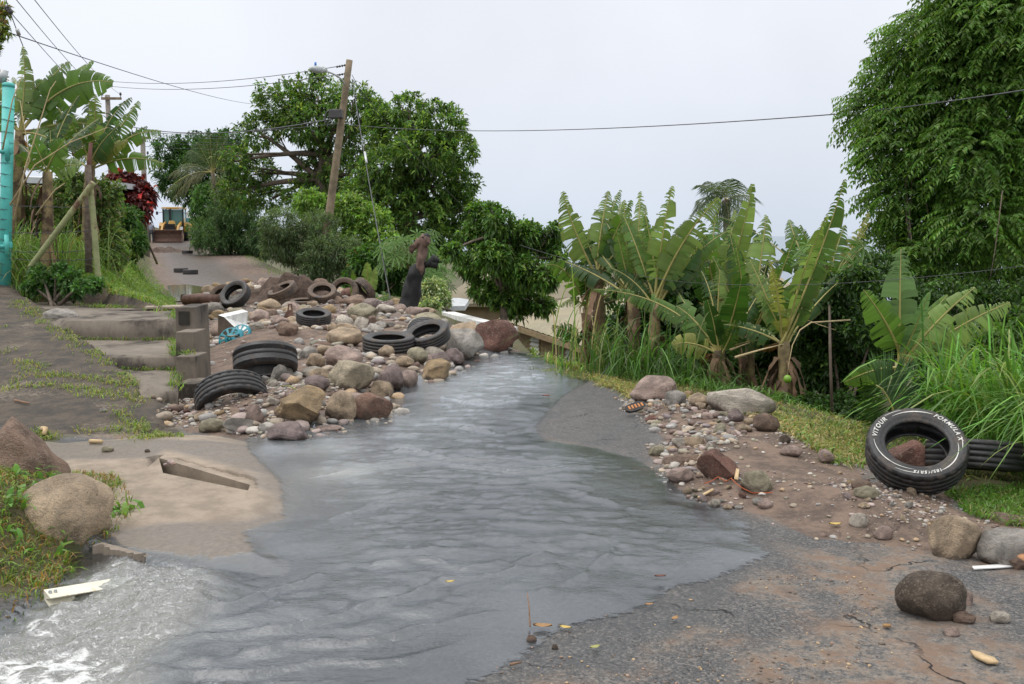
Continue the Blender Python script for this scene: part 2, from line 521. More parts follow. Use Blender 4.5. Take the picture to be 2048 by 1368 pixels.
wet = np.maximum(wet, .6 * sm((psd(gx, gy, WET4) + wob + .1) / .25))
wet = np.where((gx < -.335 * gy) & (gy > 8.6), np.where(gy > 15, wet, 0), wet) * (1 - mnd_m)
wet = np.maximum(wet, far_mud * road_m * sm((fbm(gx * .35, gy * .2, s=23) + .1) / .3) * .5)
stain = sm((ramp_m - .3) / .4)                                # old dark ramp concrete, against the clean apron
# classes for the objects the sheet is split into
cls = np.zeros(len(gx), int)                                  # 0 ground
cls[asph > .5] = 1; cls[mud > .6] = 2; cls[(conc > .5)] = 3
cls[(far_mud > .5) & (road_m > .5)] = 1
cls[(conc > .5) & (sAPR > 0) & (gx > -.41 * gy)] = 4
i0 = (np.arange(ny_ - 1)[:, None] * nx_ + np.arange(nx_ - 1)[None, :]).ravel()
quads = np.stack([i0, i0 + 1, i0 + 1 + nx_, i0 + nx_], 1)
qc = cls[i0]

def ground_mat():
    m, n, b, out = nmat('ground_surface')
    geo = n.nodes.new('ShaderNodeNewGeometry'); g = geo.outputs['Position']
    at = n.nodes.new('ShaderNodeAttribute'); at.attribute_name = 'Col'
    a2 = n.nodes.new('ShaderNodeAttribute'); a2.attribute_name = 'extra'
    spn = n.nodes.new('ShaderNodeSeparateColor'); n.links.new(at.outputs['Color'], spn.inputs[0])
    sp2 = n.nodes.new('ShaderNodeSeparateColor'); n.links.new(a2.outputs['Color'], sp2.inputs[0])
    A, M, Cc = spn.outputs[0], spn.outputs[1], spn.outputs[2]
    big = noise(n, .9, 5, 0.65, g, .3); mid = noise(n, 4.5, 6, 0.7, g); fine = noise(n, 28, 5, 0.75, g); grit = noise(n, 150, 3, 0.8, g)
    W = math_(n, 'MULTIPLY', at.outputs['Alpha'], mrange(n, math_(n, 'ADD', math_(n, 'MULTIPLY', mid, .6), math_(n, 'MULTIPLY', fine, .4)), .38, .58, .45, 1.1), True)
    def edge(mask, k=.5):
        s = math_(n, 'ADD', mask, math_(n, 'MULTIPLY', math_(n, 'SUBTRACT', mid, .5), k))
        return mrange(n, s, .38, .62)
    # soil under grass
    soil = cmix(n, mrange(n, mid, .35, .65), (.055, .06, .018), (.09, .07, .035))
    soil = cmix(n, mrange(n, fine, .5, .7), soil, (.1, .1, .03))
    # asphalt: dark binder, grey stones, tan silt where it has dried
    vor = n.nodes.new('ShaderNodeTexVoronoi'); vor.inputs['Scale'].default_value = 95
    n.links.new(g, vor.inputs['Vector'])
    asp = cmix(n, mrange(n, grit, .35, .65), (.035, .035, .037), (.12, .118, .115))
    vs = n.nodes.new('ShaderNodeSeparateColor'); n.links.new(vor.outputs['Color'], vs.inputs[0])
    asp = cmix(n, mrange(n, vs.outputs[0], .55, 1.0, 0, .65), asp, (.22, .2, .18))
    asp = cmix(n, mrange(n, vs.outputs[1], .8, 1.0, 0, .8), asp, (.02, .02, .022))
    silt = math_(n, 'MULTIPLY', mrange(n, big, .42, .56), mrange(n, math_(n, 'ADD', mid, math_(n, 'MULTIPLY', fine, .5)), .6, .86))
    silt = math_(n, 'MULTIPLY', silt, math_(n, 'SUBTRACT', 1.0, math_(n, 'MULTIPLY', W, 1.6), True))
    asp = cmix(n, math_(n, 'MULTIPLY', silt, .92), asp, cmix(n, mrange(n, mid, .4, .6), (.3, .245, .19), (.19, .125, .085)))
    # cracks
    wv = n.nodes.new('ShaderNodeVectorMath'); wv.operation = 'ADD'
    nz = n.nodes.new('ShaderNodeTexNoise'); nz.inputs['Scale'].default_value = 3.0; nz.inputs['Detail'].default_value = 6
    n.links.new(g, nz.inputs['Vector'])
    sc_ = n.nodes.new('ShaderNodeVectorMath'); sc_.operation = 'SCALE'; sc_.inputs['Scale'].default_value = .55
    n.links.new(nz.outputs['Color'], sc_.inputs[0]); n.links.new(g, wv.inputs[0]); n.links.new(sc_.outputs[0], wv.inputs[1])
    v2 = n.nodes.new('ShaderNodeTexVoronoi'); v2.feature = 'DISTANCE_TO_EDGE'; v2.inputs['Scale'].default_value = 1.05
    n.links.new(wv.outputs[0], v2.inputs['Vector'])
    crack = math_(n, 'MULTIPLY', mrange(n, v2.outputs['Distance'], .002, .009, 1, 0), mrange(n, noise(n, 1.3, 2, .5, g), .5, .6))
    asp = cmix(n, crack, asp, (.008, .008, .009))
    # mud
    mudc = cmix(n, mrange(n, mid, .38, .62), (.09, .062, .046), (.19, .132, .098))
    mudc = cmix(n, mrange(n, fine, .52, .7, 0, .6), mudc, (.26, .195, .15))
    mudc = cmix(n, mrange(n, fine, .3, .42, .6, 0), mudc, (.06, .04, .032))
    # concrete: clean sandy apron, blackened ramp
    c1 = cmix(n, mrange(n, mid, .36, .64), (.22, .175, .13), (.34, .275, .21))
    c1 = cmix(n, mrange(n, grit, .45, .75, 0, .5), c1, (.2, .17, .14))
    c2 = cmix(n, mrange(n, mid, .36, .64), (.022, .017, .012), (.085, .066, .047))
    c2 = cmix(n, mrange(n, math_(n, 'ADD', math_(n, 'MULTIPLY', big, .6), math_(n, 'MULTIPLY', fine, .5)), .58, .74, 0, .75), c2, (.27, .22, .17))
    c2 = cmix(n, mrange(n, grit, .5, .7, 0, .35), c2, (.2, .17, .14))
    c2 = cmix(n, math_(n, 'MULTIPLY', crack, .7), c2, (.02, .018, .014))
    cc = cmix(n, sp2.outputs[0], c1, c2)
    col = cmix(n, edge(A), soil, asp)
    col = cmix(n, edge(M, .7), col, mudc)
    col = cmix(n, edge(Cc, .25), col, cc)
    # water darkens what it soaks
    col = cmix(n, math_(n, 'MULTIPLY', W, .9), col, cmix(n, 1.0, col, (.36, .37, .39), 'MULTIPLY'))
    n.links.new(col, b.inputs['Base Color'])
    r0 = mrange(n, mid, .3, .7, .8, .95)
    wr = mrange(n, math_(n, 'ADD', math_(n, 'MULTIPLY', fine, .6), math_(n, 'MULTIPLY', mid, .5)), .42, .66, .12, .5)
    rr = n.nodes.new('ShaderNodeMix'); n.links.new(W, rr.inputs[0]); n.links.new(r0, rr.inputs[2]); n.links.new(wr, rr.inputs[3])
    n.links.new(rr.outputs[0], b.inputs['Roughness'])
    h = math_(n, 'ADD', math_(n, 'MULTIPLY', grit, .35), math_(n, 'MULTIPLY', fine, .5))
    h = math_(n, 'SUBTRACT', h, math_(n, 'MULTIPLY', crack, A))
    mh = math_(n, 'MULTIPLY', M, math_(n, 'MULTIPLY', mid, 3.5))
    h = math_(n, 'ADD', h, mh)
    bs = n.nodes.new('ShaderNodeBump'); bs.inputs['Distance'].default_value = .016
    n.links.new(h, bs.inputs['Height'])
    n.links.new(mrange(n, W, 0, 1, 1.0, .22), bs.inputs['Strength'])
    n.links.new(bs.outputs[0], b.inputs['Normal'])
    return m
GROUND = ground_mat()
for k, nm in enumerate(('ground', 'road', 'mud_bank', 'concrete_ramp', 'concrete_apron')):
    q = quads[qc == k]
    ids, inv = np.unique(q, return_inverse=True)
    V = np.stack([gx[ids], gy[ids], gz[ids]], 1)
    o = mk(nm, V, inv.reshape(-1, 4), GROUND, local=True, col=np.stack([asph[ids], mud[ids], conc[ids], wet[ids]], 1))
    ex = o.data.attributes.new('extra', 'FLOAT_COLOR', 'POINT')
    ex.data.foreach_set('color', np.stack([stain[ids], stain[ids] * 0, stain[ids] * 0, stain[ids] * 0 + 1], 1).astype(np.float32).ravel())
    tag(o, kind='structure')

# the sea, far below the hillside
SEA = simple('sea_water', (.15, .2, .245), .35, var=.12, scale=.004)
mk('sea', [(-40000, 300, -62), (40000, 300, -62), (40000, 50000, -62), (-40000, 50000, -62)], [[0, 1, 2, 3]], SEA, local=True)
tag(bpy.data.objects['sea'], kind='structure')

# ------------------------------------------------------------------ running water
def water_mat():
    m, n, b, out = nmat('running_water')
    n.nodes.remove(b)
    geo = n.nodes.new('ShaderNodeNewGeometry'); g = geo.outputs['Position']
    at = n.nodes.new('ShaderNodeAttribute'); at.attribute_name = 'Col'
    s = n.nodes.new('ShaderNodeSeparateColor'); n.links.new(at.outputs['Color'], s.inputs[0])
    foam, murk_sheen, turb, edge = s.outputs[0], s.outputs[1], s.outputs[2], at.outputs['Alpha']
    mp = n.nodes.new('ShaderNodeMapping'); mp.inputs['Rotation'].default_value = (0, 0, R(-18)); mp.inputs['Scale'].default_value = (.75, 1.35, 1)
    n.links.new(g, mp.inputs['Vector'])
    a = noise(n, 7, 4, .6, mp.outputs[0], .4); c = noise(n, 42, 3, .62, mp.outputs[0], .2); f = noise(n, 110, 2, .6, g)
    h = math_(n, 'ADD', math_(n, 'MULTIPLY', a, 1.7), math_(n, 'ADD', math_(n, 'MULTIPLY', c, 1.0), math_(n, 'MULTIPLY', f, .5)))
    bp = n.nodes.new('ShaderNodeBump'); bp.inputs['Distance'].default_value = .0048; n.links.new(mrange(n, edge, .5, 3.5, .3, 1.0), bp.inputs['Strength'])
    n.links.new(h, bp.inputs['Height'])
    gl = n.nodes.new('ShaderNodeBsdfGlossy'); n.links.new(mrange(n, turb, 0, 1, .1, .2), gl.inputs['Roughness'])
    gl.inputs['Color'].default_value = (.95, .97, 1, 1)
    b0 = bp; bp = n.nodes.new('ShaderNodeBump'); bp.inputs['Distance'].default_value = .016
    n.links.new(noise(n, 30, 5, .7, g, .5), bp.inputs['Height']); n.links.new(turb, bp.inputs['Strength']); n.links.new(b0.outputs[0], bp.inputs['Normal'])
    n.links.new(bp.outputs[0], gl.inputs['Normal'])
    tr = n.nodes.new('ShaderNodeBsdfTransparent'); tr.inputs[0].default_value = (.8, .86, .88, 1)
    df = n.nodes.new('ShaderNodeBsdfDiffuse')
    mc = cmix(n, turb, (.38, .42, .445), (.46, .45, .38))  # cloudy body colour, kept pale to stand in for sky reflection
    n.links.new(mc, df.inputs[0]); n.links.new(bp.outputs[0], df.inputs['Normal'])
    m1 = n.nodes.new('ShaderNodeMixShader'); n.links.new(murk_sheen, m1.inputs[0]); n.links.new(tr.outputs[0], m1.inputs[1]); n.links.new(df.outputs[0], m1.inputs[2])
    fr = n.nodes.new('ShaderNodeFresnel'); fr.inputs['IOR'].default_value = 1.85; n.links.new(bp.outputs[0], fr.inputs['Normal'])
    m2 = n.nodes.new('ShaderNodeMixShader'); n.links.new(fr.outputs[0], m2.inputs[0]); n.links.new(m1.outputs[0], m2.inputs[1]); n.links.new(gl.outputs[0], m2.inputs[2])
    fd = n.nodes.new('ShaderNodeBsdfDiffuse'); fd.inputs[0].default_value = (.62, .63, .62, 1)
    fm = n.nodes.new('ShaderNodeMapping'); fm.inputs['Scale'].default_value = (.8, 1.25, 1); n.links.new(g, fm.inputs['Vector'])
    fn = math_(n, 'ADD', math_(n, 'MULTIPLY', noise(n, 38, 8, .8, fm.outputs[0], .7), .75), math_(n, 'MULTIPLY', noise(n, 130, 3, .7, g), .25))
    fth = math_(n, 'ADD', fn, math_(n, 'SUBTRACT', foam, .5))
    ff = mrange(n, fth, .47, .66, 0, .85)
    ff = math_(n, 'MULTIPLY', ff, mrange(n, foam, .12, .32))
    m3 = n.nodes.new('ShaderNodeMixShader'); n.links.new(ff, m3.inputs[0]); n.links.new(m2.outputs[0], m3.inputs[1]); n.links.new(fd.outputs[0], m3.inputs[2])
    t2 = n.nodes.new('ShaderNodeBsdfTransparent')
    en = math_(n, 'ADD', edge, math_(n, 'MULTIPLY', math_(n, 'SUBTRACT', noise(n, 22, 5, .75, g), .5), .8))
    m4 = n.nodes.new('ShaderNodeMixShader'); n.links.new(mrange(n, en, .3, .5), m4.inputs[0]); n.links.new(t2.outputs[0], m4.inputs[1]); n.links.new(m3.outputs[0], m4.inputs[2])
    n.links.new(m4.outputs[0], out.inputs[0])
    return m
WATER = water_mat()
wx = np.arange(-3.3, 2.6, .022); wy = np.concatenate([np.arange(2.4, 7.2, .02), np.arange(7.2, 14.2, .035)])
WX, WY = np.meshgrid(wx, wy); ax, ay = WX.ravel(), WY.ravel()
sdw = psd(ax, ay, WAT); sdc = psd(ax, ay, CHN)
TUR = PX([(0, 1260), (80, 1200), (230, 1110), (330, 1125), (440, 1150), (470, 1200), (430, 1250), (340, 1320), (330, 1400), (300, 1560), (-300, 1560), (-60, 1290)])
stu = psd(ax, ay, TUR)
turb = sm((stu + .12) / .3)
zz = -.006 + .036 * sm((sdw + .08) / .8)
flow = .0055 * fbm(ax * 3.4 + ay * .8, ay * 8, s=31, o=4) + .0065 * fbm(ax * 6, ay * 12, s=32, o=3) + .0035 * fbm(ax * 15 + ay * 4, ay * 27, s=33, o=2)
CRESTS = [[(330, 1290), (600, 1260), (800, 1210), (1000, 1150), (1090, 1120)], [(500, 1310), (800, 1280), (1000, 1230), (1150, 1170), (1225, 1110)],
          [(350, 1360), (700, 1340), (950, 1290), (1060, 1240), (1180, 1190)], [(420, 1390), (760, 1368), (980, 1315), (1080, 1270)],
          [(560, 1085), (640, 1060), (760, 1010), (850, 1000)], [(620, 960), (760, 940), (900, 930), (1020, 950), (1090, 945)], [(800, 905), (900, 925), (1000, 925)],
          [(1130, 985), (1230, 1010), (1300, 1035)], [(330, 1215), (450, 1220), (560, 1180), (640, 1150)], [(1480, 1090), (1440, 1130), (1400, 1150)],
          [(930, 860), (1010, 870), (1090, 850)], [(760, 1140), (860, 1130), (930, 1150), (1010, 1130)], [(880, 800), (980, 815), (1060, 800)]]
for cl in CRESTS:
    ln = PX(cl)
    dd = pdist(ax + .05 * fbm(ax * 3, ay * 3, s=41), ay + .05 * fbm(ax * 3, ay * 3, s=42), ln)
    flow += .015 * np.exp(-(dd / .021) ** 2) - .012 * np.exp(-((dd - .07) / .05) ** 2)
tz = .05 * fbm(ax * 2.6 - ay, ay * 3.4, s=51, o=2) + .026 * np.abs(fbm(ax * 8, ay * 8, s=52, o=3)) + .008 * fbm(ax * 22, ay * 22, s=53, o=2)
bulge = .1 * np.exp(-(((ax + 1.62) / .5) ** 2 + ((ay - 4.5) / .35) ** 2))
zz = zz + flow * (1 - turb) * sm(sdw / .2 + .3) + (tz * .95 - .03 + bulge) * turb
gh = hgt(ax, ay)
zz = np.where(sdc < .1, np.maximum(zz, gh + .004 + .012 * sm(sdw / .25)), zz)
edge = np.clip(.5 + sdw / .22, 0, 4)
foam = .55 * turb * sm((fbm(ax * 2.2, ay * 2.2, s=61) + .75) / 1.1)
for (u, v, r, k) in ((380, 1175, .32, .55), (330, 1160, .3, .5), (460, 1190, .3, .45), (560, 1190, .28, .33), (250, 1230, .4, .56), (60, 1245, .35, .52), (400, 1160, .1, .75), (620, 1165, .25, .22), (120, 1330, .3, .5), (330, 1290, .35, .5), (480, 1165, .25, .5), (180, 1290, .4, .55)):
    px_, py_ = P(u, v)
    foam = np.maximum(foam, k * np.exp(-(((ax - px_) / r) ** 2 + ((ay - py_) / (r * .62)) ** 2)))
wa = fbm(ax * 2.2, ay * 2.2, s=64) * .35
lace = 1 - np.clip(np.abs(fbm(ax * 4.2 + ay * 1.5 + wa, ay * 6.5 - ax * 1.2 + wa, s=62, o=4)) * 2.6, 0, 1)
lace = np.maximum(lace, .9 * (1 - np.clip(np.abs(fbm(ax * 9 + wa, ay * 12, s=63, o=3)) * 3.2, 0, 1)))
band = np.zeros_like(foam)
for (u, v, r, k) in ((520, 1195, .4, .9), (600, 1185, .3, .5), (450, 1225, .3, .8), (420, 1170, .35, .9)):
    px_, py_ = P(u, v); band = np.maximum(band, k * np.exp(-(((ax - px_) / r) ** 2 + ((ay - py_) / (r * .55)) ** 2)))
foam = np.maximum(foam * .45 + .55 * foam * lace, np.maximum(turb * (.475 + .45 * lace ** 1.4 * sm(fbm(ax * 1.7, ay * 1.7, s=65) + .75)), band * .6 * lace ** 1.5))
foam = np.clip(foam, 0, .64)
foam = np.maximum(foam, .5 * sm((fbm(ax * 3 + ay, ay * 5, s=81, o=3) - .35) / .4) * lace * sm((-.1 - ax) / 1.2) * sm((5.6 - ay) / .8))
murk_sheen = .05 + .48 * sm((ay - 6.2) / 5.5) * sm(sdw / .7) + .2 * turb + .1 * sm((-.2 - ax) / 1.2) * sm((ay - 4.8) / 1.5)  # cloudiness, plus a pale tone growing with distance as painted sky sheen
for (u, v, r, k) in ((640, 900, .5, .35), (850, 850, .6, .25), (680, 950, .4, .3)):
    px_, py_ = P(u, v); murk_sheen = np.maximum(murk_sheen, (.12 + k) * np.exp(-(((ax - px_) / r) ** 2 + ((ay - py_) / (r * .8)) ** 2)))
murk_sheen = np.clip(murk_sheen + .06 * fbm(ax * 1.2, ay * 1.2, s=71), .02, .75)
keep = sdw > -.2
nwx = len(wx)
i0 = (np.arange(len(wy) - 1)[:, None] * nwx + np.arange(nwx - 1)[None, :]).ravel()
qd = np.stack([i0, i0 + 1, i0 + 1 + nwx, i0 + nwx], 1)
qd = qd[keep[qd].all(1)]
ids, inv = np.unique(qd, return_inverse=True)
tb = np.clip(turb + .8 * np.exp(-(((ax + 1.5) / .8) ** 2 + ((ay - 6.4) / 1.0) ** 2)), 0, 1)
o = mk('water', np.stack([ax[ids], ay[ids], zz[ids]], 1), inv.reshape(-1, 4), WATER, local=True, col=np.stack([foam[ids], murk_sheen[ids], tb[ids], edge[ids]], 1))
tag(o, kind='structure')
# spray: beads of water thrown up over the churning outfall
SPRAY = simple('spray_water', (.75, .77, .78), .15, var=.05)
ico = bmesh.new(); bmesh.ops.create_icosphere(ico, subdivisions=1, radius=1); ico.verts.index_update()
ICO1 = np.array([v.co[:] for v in ico.verts]); ICF1 = np.array([[v.index for v in f.verts] for f in ico.faces]); ico.free()
cand = np.where((turb > .7) & (foam > .3))[0]
pk = rng.choice(cand, 1500)
rad = rng.uniform(.0008, .0022, 1500)
cen = np.stack([ax[pk] + rng.normal(0, .01, 1500), ay[pk] + rng.normal(0, .01, 1500), zz[pk] + np.abs(rng.normal(0, .022, 1500))], 1)
V = (ICO1[None] * rad[:, None, None] + cen[:, None]).reshape(-1, 3)
Fq = (ICF1[None] + (np.arange(1500) * len(ICO1))[:, None, None]).reshape(-1, 3)
tag(mk('water_spray', V, Fq, SPRAY), 'white beads of spray over the churning water at the gutter outfall', 'spray', kind='stuff')
# puddle on the muddy road
pts = PX([(335, 572), (375, 570), (425, 578), (440, 590), (430, 603), (395, 604), (350, 604), (340, 590)])
PUD, n_, b_, o_ = nmat('muddy_puddle')
b_.inputs['Base Color'].default_value = (.16, .13, .075, 1); b_.inputs['Roughness'].default_value = .08
pv = [(x, y, H1(x, y) + .0) for x, y in pts]; zc = .022
tag(mk('puddle', [(p[0], p[1], zc) for p in pv], [list(range(len(pv)))[::-1]], PUD), kind='structure')
# ------------------------------------------------------------------ concrete works
def conc_mat(name, c, dark, th):
    m, n, b, out = nmat(name)
    g = n.nodes.new('ShaderNodeNewGeometry').outputs['Position']
    mp = n.nodes.new('ShaderNodeMapping'); mp.inputs['Scale'].default_value = (1, 1, .35); n.links.new(g, mp.inputs['Vector'])
    f = noise(n, 5, 6, .7, mp.outputs[0]); k = noise(n, 90, 3, .7, g); q = noise(n, 1.6, 5, .6, g)
    col = cmix(n, mrange(n, f, .3, .7), tuple(x * .75 for x in c), tuple(x * 1.2 for x in c))
    col = cmix(n, mrange(n, math_(n, 'ADD', math_(n, 'MULTIPLY', q, .6), math_(n, 'MULTIPLY', f, .4)), th, th + .14), col, dark)
    col = cmix(n, mrange(n, k, .55, .75, 0, .4), col, tuple(x * 1.6 for x in c))
    n.links.new(col, b.inputs['Base Color']); b.inputs['Roughness'].default_value = .9
    bump(n, math_(n, 'ADD', math_(n, 'MULTIPLY', k, .5), f), .6, .012, b)
    return m
OLDCONC = conc_mat('blackened_concrete', (.17, .142, .112), (.035, .028, .022), .46)
CLEANCONC = conc_mat('sandy_concrete', (.32, .265, .205), (.2, .17, .13), .6)
WHITEPAINT = conc_mat('white_painted_concrete', (.7, .7, .68), (.42, .4, .36), .68)
MUDCONC = conc_mat('muddy_concrete', (.13, .1, .075), (.06, .045, .035), .5)

def wob_box(mb, x0, x1, y0, y1, z0, z1, seed, nx=10, ny=10, amp=.012):
    """a cast-in-place slab: top and front subdivided and slightly uneven"""
    def f(x, y, z): return amp * fbm(np.array([x * 3]), np.array([y * 3]), np.array([z * 3]), s=seed)[0]
    top = [(x0 + (x1 - x0) * i / nx + f(i, j, 1) * .3, y0 + (y1 - y0) * j / ny, z1 + f(x0 + i * .3, y0 + j * .3, 0)) for j in range(ny + 1) for i in range(nx + 1)]
    F = [[j * (nx + 1) + i, j * (nx + 1) + i + 1, (j + 1) * (nx + 1) + i + 1, (j + 1) * (nx + 1) + i] for j in range(ny) for i in range(nx)]
    b = len(top); V = list(top)
    ring = [i for i in range(nx + 1)] + [(j + 1) * (nx + 1) + nx for j in range(ny)] + [ny * (nx + 1) + nx - 1 - i for i in range(nx)] + [(ny - 1 - j) * (nx + 1) for j in range(ny - 1)]
    m = len(ring)
    for lv, (zz_, o) in enumerate(((.03, .014), (.5, .02), (1, .02))):
        for r in ring:
            x, y, z = top[r]
            V.append((x, y - o + f(x * 2, y, zz_ * 2) * .7, z - (z - z0) * zz_))
    for lv in range(3):
        A = ring if lv == 0 else [b + (lv - 1) * m + i for i in range(m)]
        B = [b + lv * m + i for i in range(m)]
        F += [[A[i], B[i], B[(i + 1) % m], A[(i + 1) % m]] for i in range(m)]
    mb.add(V, F)

st = empty('concrete_steps', (-4.2, 9.2, 0), 'three broad blackened concrete steps climbing beside the driveway ramp, grass in their joints', 'steps')
for (xa, xb, ya, yb, z1, sd) in ((-3.62, 0, 9.2, 10.75, .2, 1), (-4.45, 0, 10.66, 12.45, .34, 2), (-5.6, 0, 12.4, 14.2, .59, 3)):
    mb = MB()
    # left side follows the slanted ramp joint
    xs_l = lambda y: -3.62 - (y - 9.62) * .76
    ny = 12; nx = 12
    V, F = [], []
    for j in range(ny + 1):
        y = ya + (yb - ya) * j / ny
        l = xs_l(y) - .3
        for i in range(nx + 1):
            x = l + (-.339 * y - l) * i / nx
            zt = min(z1, .11 * (y - 7.9) - .04 + .6 * min(1, max(0, (x - xs_l(y)) / .3)))
            V.append((x, y, zt + .014 * fbm(np.array([x * 2.4]), np.array([y * 2.4]), s=sd)[0] - .012 * (j == 0)))
    F = [[j * (nx + 1) + i, j * (nx + 1) + i + 1, (j + 1) * (nx + 1) + i + 1, (j + 1) * (nx + 1) + i] for j in range(ny) for i in range(nx)]
    b0 = len(V)
    for lv in range(1, 5):
        for i in range(nx + 1):
            x, y, z = V[i]
            V.append((x, y - .02 + .018 * fbm(np.array([x * 4]), np.array([z * 9 + lv]), s=sd + 5)[0], z - lv * (z + .08) / 4))
    for lv in range(4):
        A = [i for i in range(nx + 1)] if lv == 0 else [b0 + (lv - 1) * (nx + 1) + i for i in range(nx + 1)]
        B = [b0 + lv * (nx + 1) + i for i in range(nx + 1)]
        F += [[A[i], B[i], B[i + 1], A[i + 1]] for i in range(nx)]
    rb = [j * (nx + 1) + nx for j in range(ny + 1)]
    b1 = len(V)
    for r in rb: V.append((V[r][0], V[r][1], -.08))
    F += [[rb[j], b1 + j, b1 + j + 1, rb[j + 1]] for j in range(ny)]
    mk('tread', V, F, OLDCONC, st)
# upper landing reaching back to the grass line
V, F = [], []
nx, ny = 24, 8
for j in range(ny + 1):
    for i in range(nx + 1):
        x = -9.2 + (9.2 - 4.78) * i / nx
        yf = max(14.15, 12.4 + (-5.6 - x) * 1.31) if x < -5.6 else 14.15
        yb = max(yf + .08, 13.9 + max(0, -4.6 - x) * .976)
        y = yf + (yb - yf) * j / ny
        V.append((x, y, min(.592, .11 * (y - 7.9) - .04 + .6 * min(1, max(0, (x - (-3.62 - (y - 9.62) * .76)) / .3))) + .014 * fbm(np.array([x * 2]), np.array([y * 2]), s=3)[0]))
F = [[j * (nx + 1) + i, j * (nx + 1) + i + 1, (j + 1) * (nx + 1) + i + 1, (j + 1) * (nx + 1) + i] for j in range(ny) for i in range(nx)]
mk('landing', V, F, OLDCONC, st)

sw = empty('stepped_wall', (-3.25, 10.2, 0), 'low stepped block wall of grey weathered concrete closing the end of the steps', 'wall')
for i, (ya, yb, z1) in enumerate(((9.85, 10.3, .17), (10.22, 10.65, .4), (10.58, 11.0, .62), (10.93, 11.5, .86))):
    mb = MB()
    hw = .105
    mb.box((-.3245 * (ya + .2), (ya + yb) / 2, z1 / 2 - .06), (2 * hw, yb - ya - .004, z1 + .12), 0, None, .97, .012)
    if i == 3:      # dark plate on the top block, the shade of a hollow painted in
        mb.box((-.3245 * (ya + .2), ya - .004, z1 - .12), (.12, .012, .15), 1)
    mb.build('block', [OLDCONC, simple('hollow_shade', (.03, .026, .02), .9)], sw)
tag(mk('loose_slab', *(lambda m: (np.array(m.V), m.F))(MB().box((-4.95, 14.15, .63), (.5, .3, .04), 0, Matrix.Rotation(.2, 3, 'Z'), 1, .015)), CLEANCONC, None, False),
    'thin broken concrete slab lying on the grass edge behind the stepped wall', 'slab')

unit_ = lambda a: a / np.linalg.norm(a)
dr = MB()
inn = [np.array(P(u, v, .05)) for u, v in ((318, 917), (500, 962), (496, 981), (326, 944))]
cen = sum(inn) / 4
eu = unit_((inn[1] - inn[0])); ev = np.array([-eu[1], eu[0]])
outr = [p + eu * .12 * np.sign((p - cen) @ eu) + ev * .12 * np.sign((p - cen) @ ev) for p in inn]
V = [(*p, H1(*p) - .002) for p in outr] + [(*p, H1(*q) + .012) for p, q in zip(inn, outr)] + [(*p, -.24) for p in inn] + [(*p, .0) for p in outr]
F = [[i, (i + 1) % 4, 4 + (i + 1) % 4, 4 + i] for i in range(4)] + [[4 + i, 4 + (i + 1) % 4, 8 + (i + 1) % 4, 8 + i] for i in range(4)] + [[8, 9, 10, 11]] + [[12 + i, 12 + (i + 1) % 4, (i + 1) % 4, i] for i in range(4)]
dr.add(V, F)
drn = mk('storm_drain', np.array(dr.V), dr.F, GROUND, None, False, np.array([[0, 0, 1., 0 if v_[2] > -.01 else .9] for v_ in dr.V]))
tag(drn, 'open rectangular drain hole sunk in the sandy concrete apron', 'drain')
wv_ = [p + (cen - p) * .02 for p in inn]
tag(mk('drain_water', [(*p, -.045) for p in wv_], [[0, 1, 2, 3]], PUD, local=True), kind='structure')
bpy.data.objects['drain_water'].name = 'water_in_drain'
# broken lip of the apron over the gutter
lp = MB()
pts = PX([(196, 1086), (292, 1112), (300, 1122)], .04)
(xa, ya), (xb, yb), (xc, yc) = pts
prof = []
n = 60
V, F = [], []
for i in range(n + 1):
    t = i / n; x = xa + (xb - xa) * t; y = ya + (yb - ya) * t
    j = .02 * fbm(np.array([t * 9]), np.array([0.]), s=4)[0]
    V += [(x, y + .05, .03), (x + j, y - .01 + j, .04 + j * .3), (x + j, y - .03 + j, -.1), (x, y - .03, -.3)]
for i in range(n):
    for k in range(3): F.append([i * 4 + k, i * 4 + k + 1, i * 4 + 5 + k, i * 4 + 4 + k])
lp.add(V, F)
tag(mk('gutter_edge', np.array(lp.V), lp.F, GROUND, None, False, np.array([[0, .3, 1., .95 if v_[2] < .02 else .5] for v_ in lp.V])), 'broken dark concrete edge of the gutter under the tan boulder', 'gutter edge')

# sloping white wing wall, half buried in the rubble
wl = D(437, 673, 15.5); zg = H1(wl[0], 15.5)
s = pxm(15.5)
mb = MB()
def q(u, v, back=0.0): p = D(u, v, 15.5 + back); return p
fr = [q(436, 690), q(436, 630), q(448, 634), q(476, 661), q(503, 661), q(503, 690)]
bk = [p + np.array([-.1 if i < 3 else -.16, .75, .03 if 1 <= i <= 4 else 0]) + np.array([.28 if i in (1, 2) else (.1 if i in (3, 4) else .1), 0, 0]) for i, p in enumerate(fr)]
V = [*fr, *bk]
F = [[0, 1, 2, 3], [0, 3, 4, 5]] + [[i, i + 6, (i + 1) % 6 + 6, (i + 1) % 6] for i in range(6)] + [[11, 10, 9, 8, 7, 6]]
mb.add(V, F)
mb.M = [1, 0] + [0] * 6 + [0]
tag(mb.build('wing_wall', [WHITEPAINT, MUDCONC]), 'short white painted concrete wing wall with a sloping top, half buried in rubble', 'wall')
